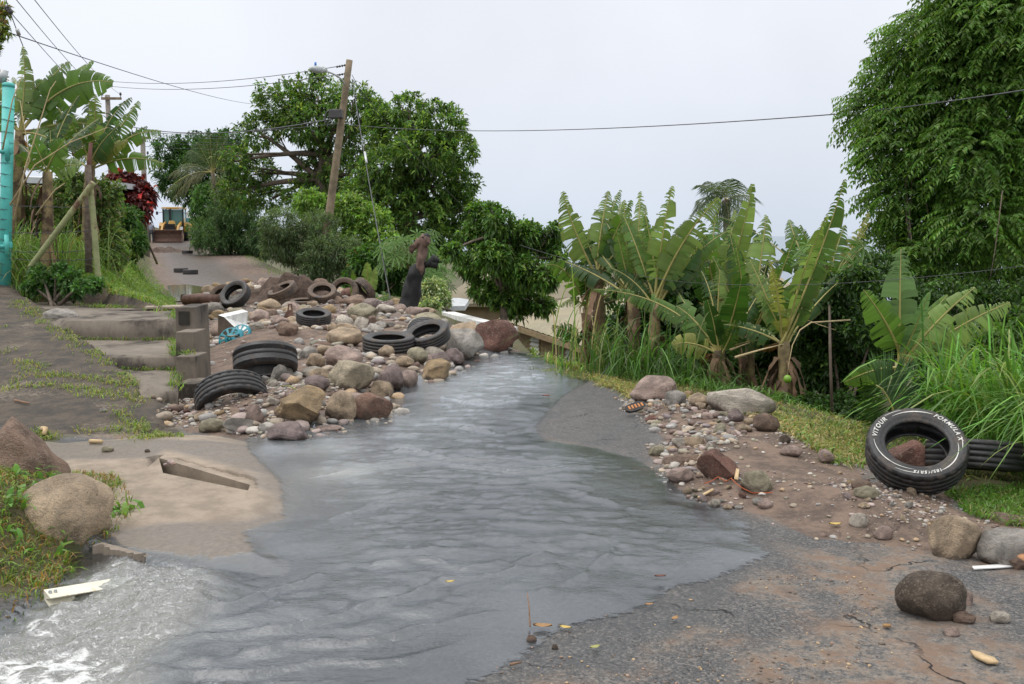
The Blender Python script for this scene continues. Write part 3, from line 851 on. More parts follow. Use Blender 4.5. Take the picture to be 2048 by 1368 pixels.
# white parapet at the far side of the crossing
a = D(884, 640, 20.5); b = D(1005, 668, 16.3)
d = (b - a); d[2] = 0; d /= np.linalg.norm(d); nrm = np.array([d[1], -d[0], 0])
mb = MB()
ta, tb_ = D(884, 624, 20.5), D(1005, 655, 16.3)
th = nrm * .26
V = [ta, tb_, tb_ - th, ta - th]
V = [v for v in V] + [np.array([v[0], v[1], v[2] - .75]) for v in V]
mb.add(V, [[0, 1, 2, 3], [0, 4, 5, 1], [1, 5, 6, 2], [2, 6, 7, 3], [3, 7, 4, 0], [7, 6, 5, 4]])
tag(mb.build('white_parapet', [WHITEPAINT]), 'long low white parapet wall behind the red boulder at the road edge', 'wall')

# ------------------------------------------------------------------ stones
def rock_mesh(seed, sub=4, ang=.5, rough=.12, nplanes=9):
    r = np.random.default_rng(seed)
    bm = bmesh.new(); bmesh.ops.create_icosphere(bm, subdivisions=sub, radius=1.0); bm.verts.index_update()
    V = np.array([v.co[:] for v in bm.verts]); F = np.array([[v.index for v in f.verts] for f in bm.faces]); bm.free()
    for i in range(nplanes):
        n = r.normal(0, 1, 3); n /= np.linalg.norm(n)
        o = r.uniform(1 - min(.62, ang * .9), 1 - ang * .25)
        d = np.clip(V @ n - o, 0, None)
        V = V - d[:, None] * n * .97
    nn = V / np.linalg.norm(V, axis=1)[:, None]
    f = fbm(V[:, 0] * 1.2, V[:, 1] * 1.2, V[:, 2] * 1.2, s=seed, o=3) * rough + fbm(V[:, 0] * 5, V[:, 1] * 5, V[:, 2] * 5, s=seed + 50, o=3) * rough * .22
    V = V + nn * f[:, None]
    lo, hi = V.min(0), V.max(0)
    V = (V - (lo + hi) / 2) / (hi - lo)
    me = raw_mesh('stone', V, F, ROCK, True)
    return me

OLDPAL = ((.36, .28, .19), (.36, .23, .11), (.3, .28, .255), (.2, .155, .15), (.17, .075, .055),
                                               (.17, .105, .075), (.085, .066, .05), (.34, .25, .215), (.42, .38, .32), (.25, .23, .16))
_g = [tuple(np.array(c) * .75 + np.mean(c) * .25) for c in OLDPAL]
GC = [_g[i] for i in (0, 0, 0, 0, 1, 2, 2, 2, 3, 5, 5, 7, 7, 8, 8, 9)]
TAN, OCH, GRY, PUR, RED, BRN, DRK, PNK, PAL, OLV = ((.5, .38, .26), (.42, .3, .17), (.42, .39, .35), (.28, .215, .205), (.22, .11, .085), (.26, .175, .13), (.13, .1, .075), (.47, .35, .3), (.56, .5, .42), (.4, .36, .25))
named_rocks = []
def boulder(u, vb, w, h, col, seed, label, ang=.5, rough=.11, depth=.8, sink=.12, name='boulder', d=None, rot=0.0, z=None, nplanes=9, group=None, tilt=0.0):
    g = G(u, vb) if d is None else D(u, vb, d)
    dd = g[1]; W = w * pxm(dd); T = W * depth
    Hh = h * pxm(dd) * 1.0
    zg = g[2] if z is None else z
    o = bpy.data.objects.new(name, rock_mesh(seed, 4, ang, rough, nplanes))
    COL.objects.link(o)
    o.location = (g[0] + g[0] / dd * T * .5, dd + T * .42, zg + Hh * (.5 - sink * .5) - .01)
    o.scale = (W, T, Hh * (1 + sink))
    o.rotation_euler = (0, tilt, rot)
    o.color = (*col, 1)
    tag(o, label, 'boulder' if W > .3 else 'stone', group)
    named_rocks.append((o.location.x, o.location.y, max(W, T) / 2))
    return o

B = boulder
B(995, 708, 90, 70, RED, 101, 'big brick red boulder in front of the white parapet end', .55)
B(928, 721, 84, 64, GRY, 103, 'big grey boulder split to an orange face beside the red boulder', .6)
B(990, 708, 50, 30, BRN, 105, 'rounded brown boulder at the foot of the brick red boulder', .3, d=13.9)
B(908, 730, 42, 34, PUR, 106, 'small purple brown boulder at the water behind the ochre one', .3)
B(872, 764, 62, 46, OCH, 107, 'squat ochre boulder standing in the water edge', .5)
B(880, 752, 60, 50, PUR, 108, 'mauve grey boulder leaning behind the squat ochre boulder', .4, d=12.2)
B(784, 784, 52, 58, PUR, 109, 'upright purple grey boulder beside the largest tan boulder', .6)
B(702, 786, 100, 66, (.5, .43, .31), 110, 'largest pale olive tan boulder in the middle of the heap', .55, depth=.9)
B(765, 802, 46, 42, TAN, 111, 'round tan boulder wedged against the largest olive tan boulder', .3)
B(690, 737, 78, 48, PNK, 112, 'pale pinkish boulder behind the largest olive tan boulder', .5)
B(690, 692, 78, 38, TAN, 113, 'flat peaked tan boulder in the upper middle of the heap', .6)
B(600, 850, 108, 78, OCH, 114, 'big angular ochre boulder beside the leaning tyre with treads', .75, .1)
B(686, 844, 66, 62, TAN, 115, 'egg shaped golden tan boulder leaning on the red brown one', .35, tilt=.5)
B(742, 845, 94, 62, (.28, .165, .12), 116, 'wide red brown boulder at the water edge', .45)
B(577, 885, 90, 40, PUR, 117, 'flat purple grey boulder lying at the corner of the heap in the water', .4)
B(557, 850, 54, 42, BRN, 118, 'dark brown boulder between the ochre and flat purple ones', .4, d=8.75)
B(480, 869, 60, 36, GRY, 119, 'grey wedge shaped boulder at the heap corner by the apron', .7)
B(427, 867, 54, 30, OLV, 120, 'mossy olive stone lying at the edge of the apron', .4)
B(509, 852, 38, 46, PNK, 121, 'upright pinkish stone above the grey wedge boulder', .5)
B(635, 782, 54, 32, PUR, 122, 'smooth lilac stone beside the fallen dark tyre', .25)
B(577, 674, 42, 28, BRN, 123, 'rounded brown stone in front of the rusty metal spike', .3)
B(655, 866, 60, 14, PNK, 124, 'flat pink stone awash in front of the golden boulder', .3)
B(632, 735, 40, 30, TAN, 126, 'round cream stone above the dark tyre', .25)
B(645, 712, 48, 30, BRN, 127, 'round dark brown stone behind the round cream stone', .3, d=12.9)
B(640, 765, 44, 30, TAN, 128, 'brown backed tan stone left of the olive boulder', .4)
B(668, 822, 44, 28, OCH, 129, 'yellow tan stone behind the egg shaped boulder', .3, d=9.8)
B(835, 728, 44, 34, OLV, 130, 'pale green grey stone in front of the flat tyre', .3)
B(845, 740, 40, 32, PNK, 131, 'pink tan stone next to the pale green grey stone', .5, d=12.0)
B(810, 735, 40, 24, TAN, 132, 'broad tan stone in front of the flat dusty tyre', .5)
B(870, 722, 40, 30, PAL, 133, 'pale stone below the tilted open tyre', .5)
B(745, 622, 44, 26, PUR, 134, 'purple boulder at the far edge of the heap near the stump', .3)
B(725, 640, 60, 34, OLV, 135, 'large greenish tan boulder below the big muddy upright tyre', .35)
B(722, 662, 34, 30, PAL, 136, 'cream angular stone below the greenish tan boulder', .5)
B(618, 640, 40, 22, GRY, 137, 'pale grey flat stone behind the small flat tyre', .4)
B(640, 590, 38, 34, BRN, 138, 'mud covered upright boulder between the muddy tyres', .5, d=22.5)
B(485, 660, 34, 34, OLV, 139, 'grey green stone behind the white wing wall', .3, d=16.8)
B(880, 672, 46, 36, GRY, 140, 'grey stone with a blue tinge near the white parapet', .4, d=16.2)
# right-hand side of the water
B(1306, 804, 96, 52, PNK, 141, 'big rounded pinkish boulder at the head of the gravel bar', .35, .1)
B(1482, 829, 146, 54, PAL, 142, 'long flat pale boulder lying under the banana trees', .45, .08, depth=.5, rot=-.1, tilt=.16)
B(1532, 864, 54, 38, BRN, 143, 'dark brown egg shaped boulder by the cut grass', .25, tilt=.25)
B(1434, 967, 84, 66, RED, 144, 'dark red block shaped boulder on the gravel bar', .8, .06)
B(1363, 955, 84, 46, BRN, 145, 'broad brown boulder behind the dark red block', .35, d=6.98)
B(1360, 967, 56, 32, PNK, 146, 'smooth pinkish oval stone beside the dark red block', .25)
B(1512, 989, 70, 48, OLV, 147, 'olive grey boulder on the mud right of the dark red block', .45, tilt=.3)
B(1651, 928, 36, 30, PNK, 148, 'pale pink stone on mud beside the cut grass', .4)
B(1580, 914, 46, 24, PNK, 149, 'flat pinkish stone half sunk in mud', .4)
B(1569, 888, 24, 20, DRK, 150, 'dark brown stone standing in the cut grass', .4)
B(1314, 913, 36, 23, OLV, 151, 'pale olive stone at the tip of the gravel bar', .3)
B(1385, 915, 46, 44, TAN, 152, 'tan stone leaning above the broad brown boulder', .5, d=7.55)
B(1765, 1081, 40, 30, PNK, 153, 'pinkish round stone at the edge of the asphalt', .35)
B(1718, 1057, 44, 30, PAL, 154, 'pale tapered stone on the mud beside the gravel', .5)
B(1908, 1122, 104, 88, TAN, 155, 'big angular tan boulder at the asphalt edge', .8, .06)
B(2008, 1134, 128, 74, GRY, 156, 'big angular grey boulder beside the tan one', .85, .06, d=4.85)
B(2010, 1074, 104, 42, BRN, 157, 'low brown boulder behind the grey and tan boulders', .4, d=5.55)
B(1853, 1245, 146, 96, DRK, 158, 'dark brown egg shaped boulder alone on the cracked asphalt', .3, .1)
B(1928, 1235, 34, 60, PNK, 159, 'pinkish stone wedged behind the dark egg boulder', .4, d=4.3)
B(1925, 1252, 46, 28, BRN, 160, 'wet brown stone beside the dark egg boulder', .3)
B(1998, 1251, 42, 26, PAL, 161, 'pale grey green stone apart on the asphalt', .25)
B(1903, 1276, 34, 22, PNK, 162, 'pink angular stone in front of the dark egg boulder', .5)
B(1800, 985, 112, 104, RED, 163, 'big dark reddish boulder propping up the lettered tyre', .5, d=6.75)
B(1722, 985, 40, 26, BRN, 164, 'brown stone beside the foot of the lettered tyre', .3)
B(1732, 1000, 52, 28, OLV, 165, 'grey olive stone under the rim of the lettered tyre', .3)
B(2035, 1140, 40, 28, BRN, 166, 'reddish brown stone under the broken log', .4)
B(1440, 830, 40, 28, PAL, 167, 'square cream stone in front of the long flat boulder', .6, d=9.2)
B(1400, 815, 50, 30, TAN, 168, 'tan stone at the top of the gravel bar', .4)
B(1350, 815, 44, 34, GRY, 169, 'smooth grey stone beside the pinkish head boulder', .25)
B(1255, 822, 26, 18, PAL, 170, 'pale round stone beside the broken black sandal', .25)
B(1470, 845, 34, 28, PUR, 171, 'purple grey stone beside the dark brown egg boulder', .4)
# near bank on the other side
B(140, 1096, 200, 150, TAN, 172, 'big round tan boulder overhanging the gutter', .22, .1, depth=.95, z=-.02)
B(42, 1015, 200, 190, BRN, 173, 'big dark brown boulder on the grass bank above the tan one', .6, .12, d=5.75, depth=.8, z=.02)
B(125, 643, 70, 26, GRY, 174, 'grey dome stone set in the concrete landing', .3, sink=.3)
B(216, 905, 24, 14, OLV, 175, 'small olive stone in the thin stream across the apron', .3)
B(295, 905, 12, 9, DRK, 176, 'tiny dark stone in the thin stream across the apron', .3)
B(208, 826, 16, 12, GRY, 177, 'tiny grey stone on the blackened ramp', .3)
B(1063, 1286, 22, 18, BRN, 178, 'brown stone alone in the shallow water at the road', .4)
B(1110, 1302, 14, 16, DRK, 179, 'dark square mud stone in the shallow water', .6)

# cobbles: individual stones scattered over the heap and the bar
PAL_C = [('tan', TAN), ('ochre', OCH), ('grey', GRY), ('purple grey', PUR), ('reddish', RED), ('brown', BRN), ('pinkish', PNK), ('pale', PAL), ('olive', OLV)]
PW = np.array([.26, .08, .16, .08, .02, .06, .14, .15, .05]); PW /= PW.sum()
protos = [rock_mesh(300 + i, 3, [.25, .35, .5, .7][i % 4], .12, 8) for i in range(14)]
def region_heap(x, y):
    if y > 17.5: return 'along the far edge of the rubble heap below the muddy tyres'
    if x < -2.3 and y < 10.6: return 'in the rubble around the tyre with treads by the stepped wall'
    if x < -2.0: return 'in the mud around the white wing wall'
    if y < 11.2: return 'among the big boulders along the water'
    if x > -.9: return 'among the dusty tyres near the white parapet'
    return 'in the middle of the rubble heap'
def region_bar(x, y):
    if y > 8.2: return 'on the gravel bar by the pinkish head boulder'
    if y > 6.2: return 'on the gravel bar around the dark red block'
    return 'in the gravel below the lettered tyre'
placed = list(named_rocks)
def cobbles(poly, n, smin, smax, reg, far=None, inset=.0, tries=9000, dens=None, pw=2.2):
    xs_ = [p[0] for p in poly]; ys_ = [p[1] for p in poly]
    k = 0
    X = rng.uniform(min(xs_), max(xs_), tries); Y = rng.uniform(min(ys_), max(ys_), tries)
    S = smin + (smax - smin) * rng.random(tries) ** pw
    ok = psd(X, Y, poly) > inset
    for x, y, s in zip(X[ok], Y[ok], S[ok]):
        if dens is not None and rng.random() > dens(x, y): continue
        if y > 14: s *= 1.35
        if any((x - a) ** 2 + (y - b) ** 2 < ((c + s * .5) * .66) ** 2 for a, b, c in placed): continue
        ci = rng.choice(len(PAL_C), p=PW); nm, c = PAL_C[ci]
        o = bpy.data.objects.new('cobble', protos[rng.integers(len(protos))]); COL.objects.link(o)
        sx, sy, sz = s * rng.uniform(.85, 1.2), s * rng.uniform(.7, 1.0), s * rng.uniform(.5, .78)
        o.scale = (sx, sy, sz)
        o.location = (x, y, H1(x, y) + sz * .2)
        o.rotation_euler = (rng.normal(0, .2), rng.normal(0, .2), rng.uniform(0, 6.28))
        o.color = (*np.clip(np.array(c) * rng.uniform(.8, 1.2), 0, 1), 1)
        sz_w = 'larger' if s > smin + (smax - smin) * .45 else 'small'
        lab = f'{sz_w} {nm} cobble {reg(x, y)}'
        tag(o, lab, 'cobble', lab.replace('cobble', 'cobbles'))
        placed.append((x, y, s * .5)); k += 1
        if k >= n: break
    return k
heap_d = lambda x, y: .15 if (-.32 < x / y < -.2 and 11.2 < y < 14.8) else 1.0
ESTRIP = PX([(300, 812), (400, 800), (480, 800), (640, 800), (780, 800), (790, 844), (622, 882), (522, 884), (430, 866), (330, 848)])
cobbles(ESTRIP, 42, .055, .13, region_heap, inset=.03)
cobbles(RUB, 175, .13, .36, region_heap, inset=.05, dens=heap_d, pw=1.3, tries=14000)
BAR_UP = PX([(1260, 802), (1350, 790), (1520, 830), (1500, 880), (1440, 915), (1400, 960), (1330, 955), (1300, 905), (1335, 870), (1290, 840)])
cobbles(BAR_UP, 68, .05, .15, region_bar, inset=.02)
BAR_LO = PX([(1370, 985), (1440, 975), (1560, 1020), (1570, 1040), (1500, 1030), (1390, 1005)])
cobbles(BAR_LO, 18, .045, .1, region_bar)
BAR_T = PX([(1690, 990), (1760, 985), (1890, 1010), (1890, 1060), (1800, 1060), (1700, 1040), (1670, 1010)])
cobbles(BAR_T, 22, .03, .075, region_bar)

# gravel too fine to count
PEBS = []
for i in range(8):
    r = np.random.default_rng(900 + i)
    bm = bmesh.new(); bmesh.ops.create_icosphere(bm, subdivisions=2, radius=.5); bm.verts.index_update()
    v = np.array([q.co[:] for q in bm.verts]); f = np.array([[q.index for q in t.verts] for t in bm.faces]); bm.free()
    for k in range(6):
        nrm_ = r.normal(0, 1, 3); nrm_ /= np.linalg.norm(nrm_); v = v - np.clip(v @ nrm_ - r.uniform(.25, .42), 0, None)[:, None] * nrm_ * .9
    PEBS.append((v * r.uniform(.7, 1.1, 3), f))
def gravel(name, poly, n, smin, smax, cols, inset=-.05, dens=None, power=2.0):
    xs_ = [p[0] for p in poly]; ys_ = [p[1] for p in poly]
    X = rng.uniform(min(xs_), max(xs_), n * 4); Y = rng.uniform(min(ys_), max(ys_), n * 4)
    ok = psd(X, Y, poly) > inset + .1 * vnoise(X * 3, Y * 3, s=5)
    if dens is not None: ok &= rng.random(len(X)) < dens(X, Y)
    X, Y = X[ok][:n], Y[ok][:n]
    S = smin + (smax - smin) * rng.random(len(X)) ** power
    Z = hgt(X, Y)
    Vs, Fs, Cs = [], [], []; b = 0
    for x, y, z, s in zip(X, Y, Z, S):
        v, f = PEBS[rng.integers(8)]
        a = rng.uniform(0, 6.28); ca, sa = math.cos(a), math.sin(a)
        vv = v * s * np.array([rng.uniform(.8, 1.2), rng.uniform(.8, 1.2), rng.uniform(.5, .8)])
        vv = np.stack([vv[:, 0] * ca - vv[:, 1] * sa, vv[:, 0] * sa + vv[:, 1] * ca, vv[:, 2]], 1) + (x, y, z + s * .1)
        c = np.array(cols[rng.integers(len(cols))]) * rng.uniform(.7, 1.2)
        Vs.append(vv); Fs.append(f + b); Cs.append(np.tile(np.clip(c, 0, 1), (len(v), 1))); b += len(v)
    o = mk(name, np.concatenate(Vs), np.concatenate(Fs), PEB, col=np.concatenate(Cs))
    return tag(o, kind='stuff')
tag(gravel('gravel', RUB, 3400, .03, .19, GC, 0.0, lambda X, Y: np.where((X / Y < -.2) & (Y > 11.2) & (Y < 14.8), .25, 1.0) * (.35 + .65 * (vnoise(X * 1.1, Y * 1.1, s=77) > -.2))), 'fine mixed gravel between the stones of the rubble heap', 'gravel')
tag(gravel('gravel', ESTRIP, 1300, .015, .085, GC, -.02), 'fine gravel around the tyre with treads by the stepped wall', 'gravel')
tag(gravel('gravel', BAR_UP, 700, .02, .11, GC, -.02), 'mixed small stones of the gravel bar by the pinkish head boulder', 'gravel')
tag(gravel('gravel', BAR, 1700, .01, .05, GC, -.06, lambda X, Y: np.clip(.15 + (vnoise(X * 1.6, Y * 1.6, s=78) + .25) * 1.2, .05, 1) * np.where(Y > 7.3, 1, .5)), 'fine gravel spread over the mud bar', 'gravel')
tag(gravel('gravel', BAR_T, 420, .01, .034, GC, -.08), 'patch of fine gravel below the lettered tyre', 'gravel')
ROADD = PX([(980, 1330), (1080, 1260), (1300, 1215), (1480, 1180), (1640, 1150), (1760, 1200), (1760, 1330), (1500, 1420), (1000, 1420)])
tag(gravel('mud_crumbs', ROADD, 700, .005, .02, [DRK, BRN, BRN, DRK, OCH], -.05, lambda X, Y: np.clip((vnoise(X * 2.5, Y * 2.5, s=79) + .25) * 1.5, .06, 1), 3.0), 'dark crumbs of mud and grit strewn over the wet asphalt', 'debris', )
DRB = [np.array(p) for p in (inn[0] + (cen - inn[0]) * .5, inn[1] * .55 + inn[0] * .45, inn[2] * .5 + inn[3] * .5, inn[3])]
tag(gravel('gravel', [tuple(p) for p in DRB], 30, .03, .09, [PNK, PUR, BRN], -.03), 'pink and purple stones washed into the drain hole', 'gravel')
bpy.context.view_layer.update()
for o in list(bpy.data.objects):
    if o.name.startswith('gravel') and 'drain hole' in o.get('label', ''): o.location.z += .1

# ------------------------------------------------------------------ tyres
def tyre(pos, axis, rad, label, mat, group=None, tread='worn', wid=.6, sag=0.0, spin=0.0):
    """a car tyre; axis = direction its face looks. Returns its root."""
    k = rad / .31; hw = .0925 * wid / .6
    ax_ = Vector(axis).normalized()
    root = empty('tyre', pos, label, 'tyre', group)
    root.rotation_mode = 'QUATERNION'
    qt = ax_.to_track_quat('Z', 'Y')
    root.rotation_quaternion = qt @ Quaternion((0, 0, 1), spin)
    n = 96
    def rev(prof, name, mt, mod=None, closed=False):
        m = len(prof); V = []
        for i in range(n):
            a = 2 * math.pi * i / n
            for j, (r, z) in enumerate(prof):
                rr = r
                if mod: rr = mod(i, j, r, z)
                x, y = rr * k * math.cos(a), rr * k * math.sin(a)
                V.append((x, y, z * k))
        F = []
        for i in range(n):
            for j in range(m if closed else m - 1):
                F.append([i * m + j, ((i + 1) % n) * m + j, ((i + 1) % n) * m + (j + 1) % m, i * m + (j + 1) % m])
        o = mk(name, V, F, mt, root, True, local=True)
        o.matrix_parent_inverse = Matrix.Identity(4)
        return o
    gr = {'bald': .0015, 'worn': .004, 'new': .006, 'lettered': .008}[tread]
    tp = [(.288, hw * .97), (.3, hw * .88)]
    for c in (.62, .2, -.2, -.62):
        w_ = .035
        tp += [(.3085 - abs(c) * .003, hw * (c + w_ + .002)), (.3085 - gr, hw * (c + w_)), (.3085 - gr, hw * (c - w_)), (.3085 - abs(c) * .003, hw * (c - w_ - .002))]
    tp += [(.3, -hw * .88), (.288, -hw * .97)]
    def tmod(i, j, r, z):
        if r < .2995: return r
        if tread in ('worn', 'bald'): return r
        ph = i + int(abs(z) / hw * 5)
        return r - .007 if (ph % 4 == 0 and abs(z) > hw * .24) else r
    rev(tp, 'tread', mat, tmod)
    body = [(.288, hw * .97), (.27, hw * 1.01), (.262, hw * 1.015), (.26, hw * 1.0), (.24, hw * .985), (.222, hw * .94), (.218, hw * .9), (.206, hw * .86), (.2, hw * .84), (.192, hw * .78), (.19, hw * .68),
            (.2, hw * .62), (.23, hw * .8), (.262, hw * .86), (.284, hw * .72), (.29, hw * .3), (.29, -hw * .3), (.284, -hw * .72), (.262, -hw * .86), (.23, -hw * .8), (.2, -hw * .62),
            (.19, -hw * .68), (.192, -hw * .78), (.2, -hw * .84), (.206, -hw * .86), (.218, -hw * .9), (.222, -hw * .94), (.24, -hw * .985), (.26, -hw * 1.0), (.262, -hw * 1.015), (.27, -hw * 1.01), (.288, -hw * .97)]
    rev(body, 'sidewall', mat)
    return root, k, hw

def place_tyre(u, vb, wpx, axis, label, mat, group=None, tread='worn', d=None, sink=.02, rad=None, wid=.6):
    g = G(u, vb) if d is None else D(u, vb, d)
    dd = g[1]; rad = rad or wpx * pxm(dd) / 2
    a = Vector(axis).normalized(); hw = .0925 * wid / .6 * rad / .31
    ext = rad * math.sqrt(max(0, 1 - a.z ** 2)) + hw * abs(a.z)
    gz_ = g[2] if d is None else H1(g[0], dd)
    fw = rad * math.sqrt(max(0, 1 - a.y ** 2)) + hw * abs(a.y)
    y = dd + fw * .75
    x = g[0] * y / dd
    return tyre((x, y, max(gz_, H1(x, y)) + ext - sink), axis, rad, label, mat, group, tread, wid)

# the lettered tyre
rt, k, hw = place_tyre(1828, 992, 200, (-.16, -.58, .8), 'black tyre with white lettering leaning on a reddish boulder', RUBBER, tread='lettered', sink=.03, rad=.31)
def arc_text(root, txt, a_mid, r, size, zoff, k, spin_c):
    cu = bpy.data.curves.new('lettering', 'FONT'); cu.body = txt; cu.size = size; cu.align_x = 'CENTER'; cu.extrude = .0012; cu.shear = .25; cu.offset = .0009; cu.space_character = 1.25
    to = bpy.data.objects.new('lettering', cu); COL.objects.link(to)
    bpy.context.view_layer.update()
    me = bpy.data.meshes.new_from_object(to.evaluated_get(bpy.context.evaluated_depsgraph_get()))
    bpy.data.objects.remove(to)
    co = np.array([v.co[:] for v in me.vertices]); F = [list(p.vertices) for p in me.polygons]
    ang = a_mid - co[:, 0] / r
    rr = r + co[:, 1] - size * .35
    V = np.stack([rr * np.cos(ang) * k, rr * np.sin(ang) * k, (zoff + co[:, 2] - (np.abs(rr - .262) * .12)) * k], 1)
    return V, F
def arc_band(a0, a1, r0, r1, w0, w1, z, k, n=30):
    V, F = [], []
    for i in range(n + 1):
        t = i / n; a = a0 + (a1 - a0) * t; r = r0 + (r1 - r0) * t; w_ = (w0 + (w1 - w0) * t) * math.sin(math.pi * min(1, max(.04, t))) ** .5
        for q in (-.5, .5):
            rr = r + q * w_
            V.append((rr * math.cos(a) * k, rr * math.sin(a) * k, (z - abs(rr - .262) * .12) * k))
    F = [[2 * i, 2 * i + 1, 2 * i + 3, 2 * i + 2] for i in range(n)]
    return V, F
# face frame: which local angle points to the picture's right / up
qi = rt.rotation_quaternion.inverted()
rx = qi @ Vector((1, 0, 0)); a_right = math.atan2(rx.y, rx.x)
ux = qi @ Vector((0, 0, 1)); a_up = math.atan2(ux.y, ux.x)
ccw = ((a_up - a_right + math.pi) % (2 * math.pi) - math.pi) > 0
lab = MB()
zf = .0955
for txt, deg, size in (('VITOUR', 143, .043), ('FORMULA X', 22, .04), ('185/65R15', 268, .032)):
    V, F = arc_text(rt, txt, a_right + R(deg), .258, size, zf + .0012, k, 1)
    lab.add(V, F)
for (a0, a1, r0, r1, w0, w1) in ((168, 250, .262, .236, .008, .005), (225, 256, .272, .262, .004, .004), (120, 95, .278, .276, .004, .004), (112, 52, .25, .262, .006, .009),
                                 (285, 350, .262, .236, .009, .005), (338, 362, .262, .268, .006, .004)):
    V, F = arc_band(a_right + R(a0), a_right + R(a1), r0, r1, w0, w1, zf, k); lab.add(V, F)
lo = lab.build('lettering', [WHITELET], rt, local=True)
lo.matrix_parent_inverse = Matrix.Identity(4)

T = place_tyre
T(1945, 985, 190, (.08, .22, .97), 'black grooved tyre lying in the grass behind the lettered tyre', RUBBER, d=6.3, rad=.31, sink=-.03)
T(532, 768, 120, (.12, -.42, -.9), 'black tyre fallen forward on the mud beside the stepped wall', RUBBER, tread='bald', sink=.05, rad=.33, wid=.72)
T(463, 806, 128, (.3, -.62, -.72), 'black tyre with a fine tread half sunk beside the stepped wall', RUBBER, tread='new', sink=.33, rad=.335, wid=.66)
T(778, 708, 102, (.02, -.1, .98), 'dusty black tyre lying flat behind the stones near the water', RUBBER_DUSTY, rad=.335, sink=.05)
T(855, 712, 86, (-.22, -.36, .9), 'tilted black tyre with its open side up beside the flat dusty tyre', RUBBER_DUSTY, rad=.3, sink=.02)
T(853, 692, 82, (.1, .75, .6), 'black tyre standing behind the tilted open tyre', RUBBER_DUSTY, d=13.9, rad=.29, sink=.27)
T(628, 656, 62, (.08, -.22, .96), 'dark tyre lying flat among the stones of the upper heap', RUBBER_DUSTY, rad=.28, sink=.0)
mg = 'muddy tyres at the back of the heap'
T(448, 626, 58, (-.05, -.85, .5), 'muddy brown tyre standing upright over the puddle', RUBBER_MUD, d=21.6, rad=.31, sink=.1)
T(472, 632, 62, (-.3, -.7, .62), 'black tyre with a muddy tread leaning on the upright muddy tyre', RUBBER_DUSTY, d=20.6, rad=.33, sink=.04)
T(495, 592, 38, (0, 0, 1), 'grey muddy tyre lying flat behind the leaning black tyre', RUBBER_DUSTY, d=23.5, rad=.3, sink=0)
T(566, 612, 62, (-.35, -.3, .85), 'muddy brown tyre tilted over the dirt pile with a narrow slit', RUBBER_MUD, d=21.3, rad=.33, sink=-.06)
T(689, 612, 58, (-.1, -.93, .33), 'muddy brown tyre facing the road beside the stump end of the heap', RUBBER_MUD, d=21.8, rad=.32, sink=.1)
T(728, 606, 50, (.6, .5, .5), 'muddy tyre fallen behind the one facing the road', RUBBER_MUD, d=22.2, rad=.3, sink=.06)
T(645, 618, 52, (.05, -.5, .8), 'muddy tyre lying open and half buried in the middle of the dirt pile', RUBBER_MUD, d=21.0, rad=.31, sink=.03)
T(608, 626, 54, (0, -.1, 1), 'muddy tyre buried flat in front of the tilted one', RUBBER_MUD, d=20.8, rad=.3, sink=.06)
T(432, 632, 54, (0, 0, 1), 'brown tyre lying flat below the upright muddy tyre', RUBBER_MUD, d=20.8, rad=.3, sink=.02)
T(398, 610, 56, (.1, 0, 1), 'muddy tyre lying flat near the grass bank', RUBBER_MUD, d=22.6, rad=.31, sink=.02)
T(383, 594, 34, (.1, .2, 1), 'small dark tyre flat at the edge of the puddle', RUBBER_DUSTY, d=23.8, rad=.26, sink=.02)
T(362, 545, 30, (0, 0, 1), 'dark tyre lying flat on the muddy road, the one nearer the bank', RUBBER_DUSTY, rad=.31, sink=0)
T(381, 549, 32, (0, 0, 1), 'dark tyre lying flat on the muddy road, the one nearer the camera', RUBBER_DUSTY, rad=.32, sink=0)
T(375, 505, 22, (0, 0, 1), 'dark tyre flat on the grass verge up the road', RUBBER, d=62, rad=.34, sink=-.05)

# dirt pile under the muddy tyres
def mound(name, cx, cy, rx_, ry_, h, mat, label, cat, seed, zoff=0):
    nn = 40; V, F = [], []
    g_ = np.linspace(-1, 1, nn)
    XX, YY = np.meshgrid(g_, g_)
    rr = np.hypot(XX, YY)
    hx = cx + XX * rx_; hy = cy + YY * ry_
    zz_ = hgt(hx, hy) - .06 + h * (1 - sm(rr)) * (1 + .5 * fbm(hx * 2.5, hy * 2.5, s=seed)) + .07 * fbm(hx * 6, hy * 6, s=seed + 1) * (rr < .95)
    V = np.stack([hx.ravel(), hy.ravel(), zz_.ravel() + zoff], 1)
    F = np.array([[j * nn + i, j * nn + i + 1, (j + 1) * nn + i + 1, (j + 1) * nn + i] for j in range(nn - 1) for i in range(nn - 1)])
    return tag(mk(name, V, F, mat), label, cat)
DIRT = simple('wet_dirt', (.07, .045, .032), .9, var=.5, scale=9, bmp=1.0, bscale=25)
mound('dirt_pile', D(585, 600, 22)[0], 22.0, 2.1, .8, .5, DIRT, 'pile of dark wet dirt and twigs under the muddy tyres', 'dirt', 5)
mound('dirt_pile', D(345, 492, 68)[0], 66, 2.2, 2.5, .28, DIRT, 'low spread of dirt on the road before the digger', 'dirt', 9)
# ------------------------------------------------------------------ leaves
def unit(a): return a / (np.linalg.norm(a, axis=-1, keepdims=True) + 1e-9)

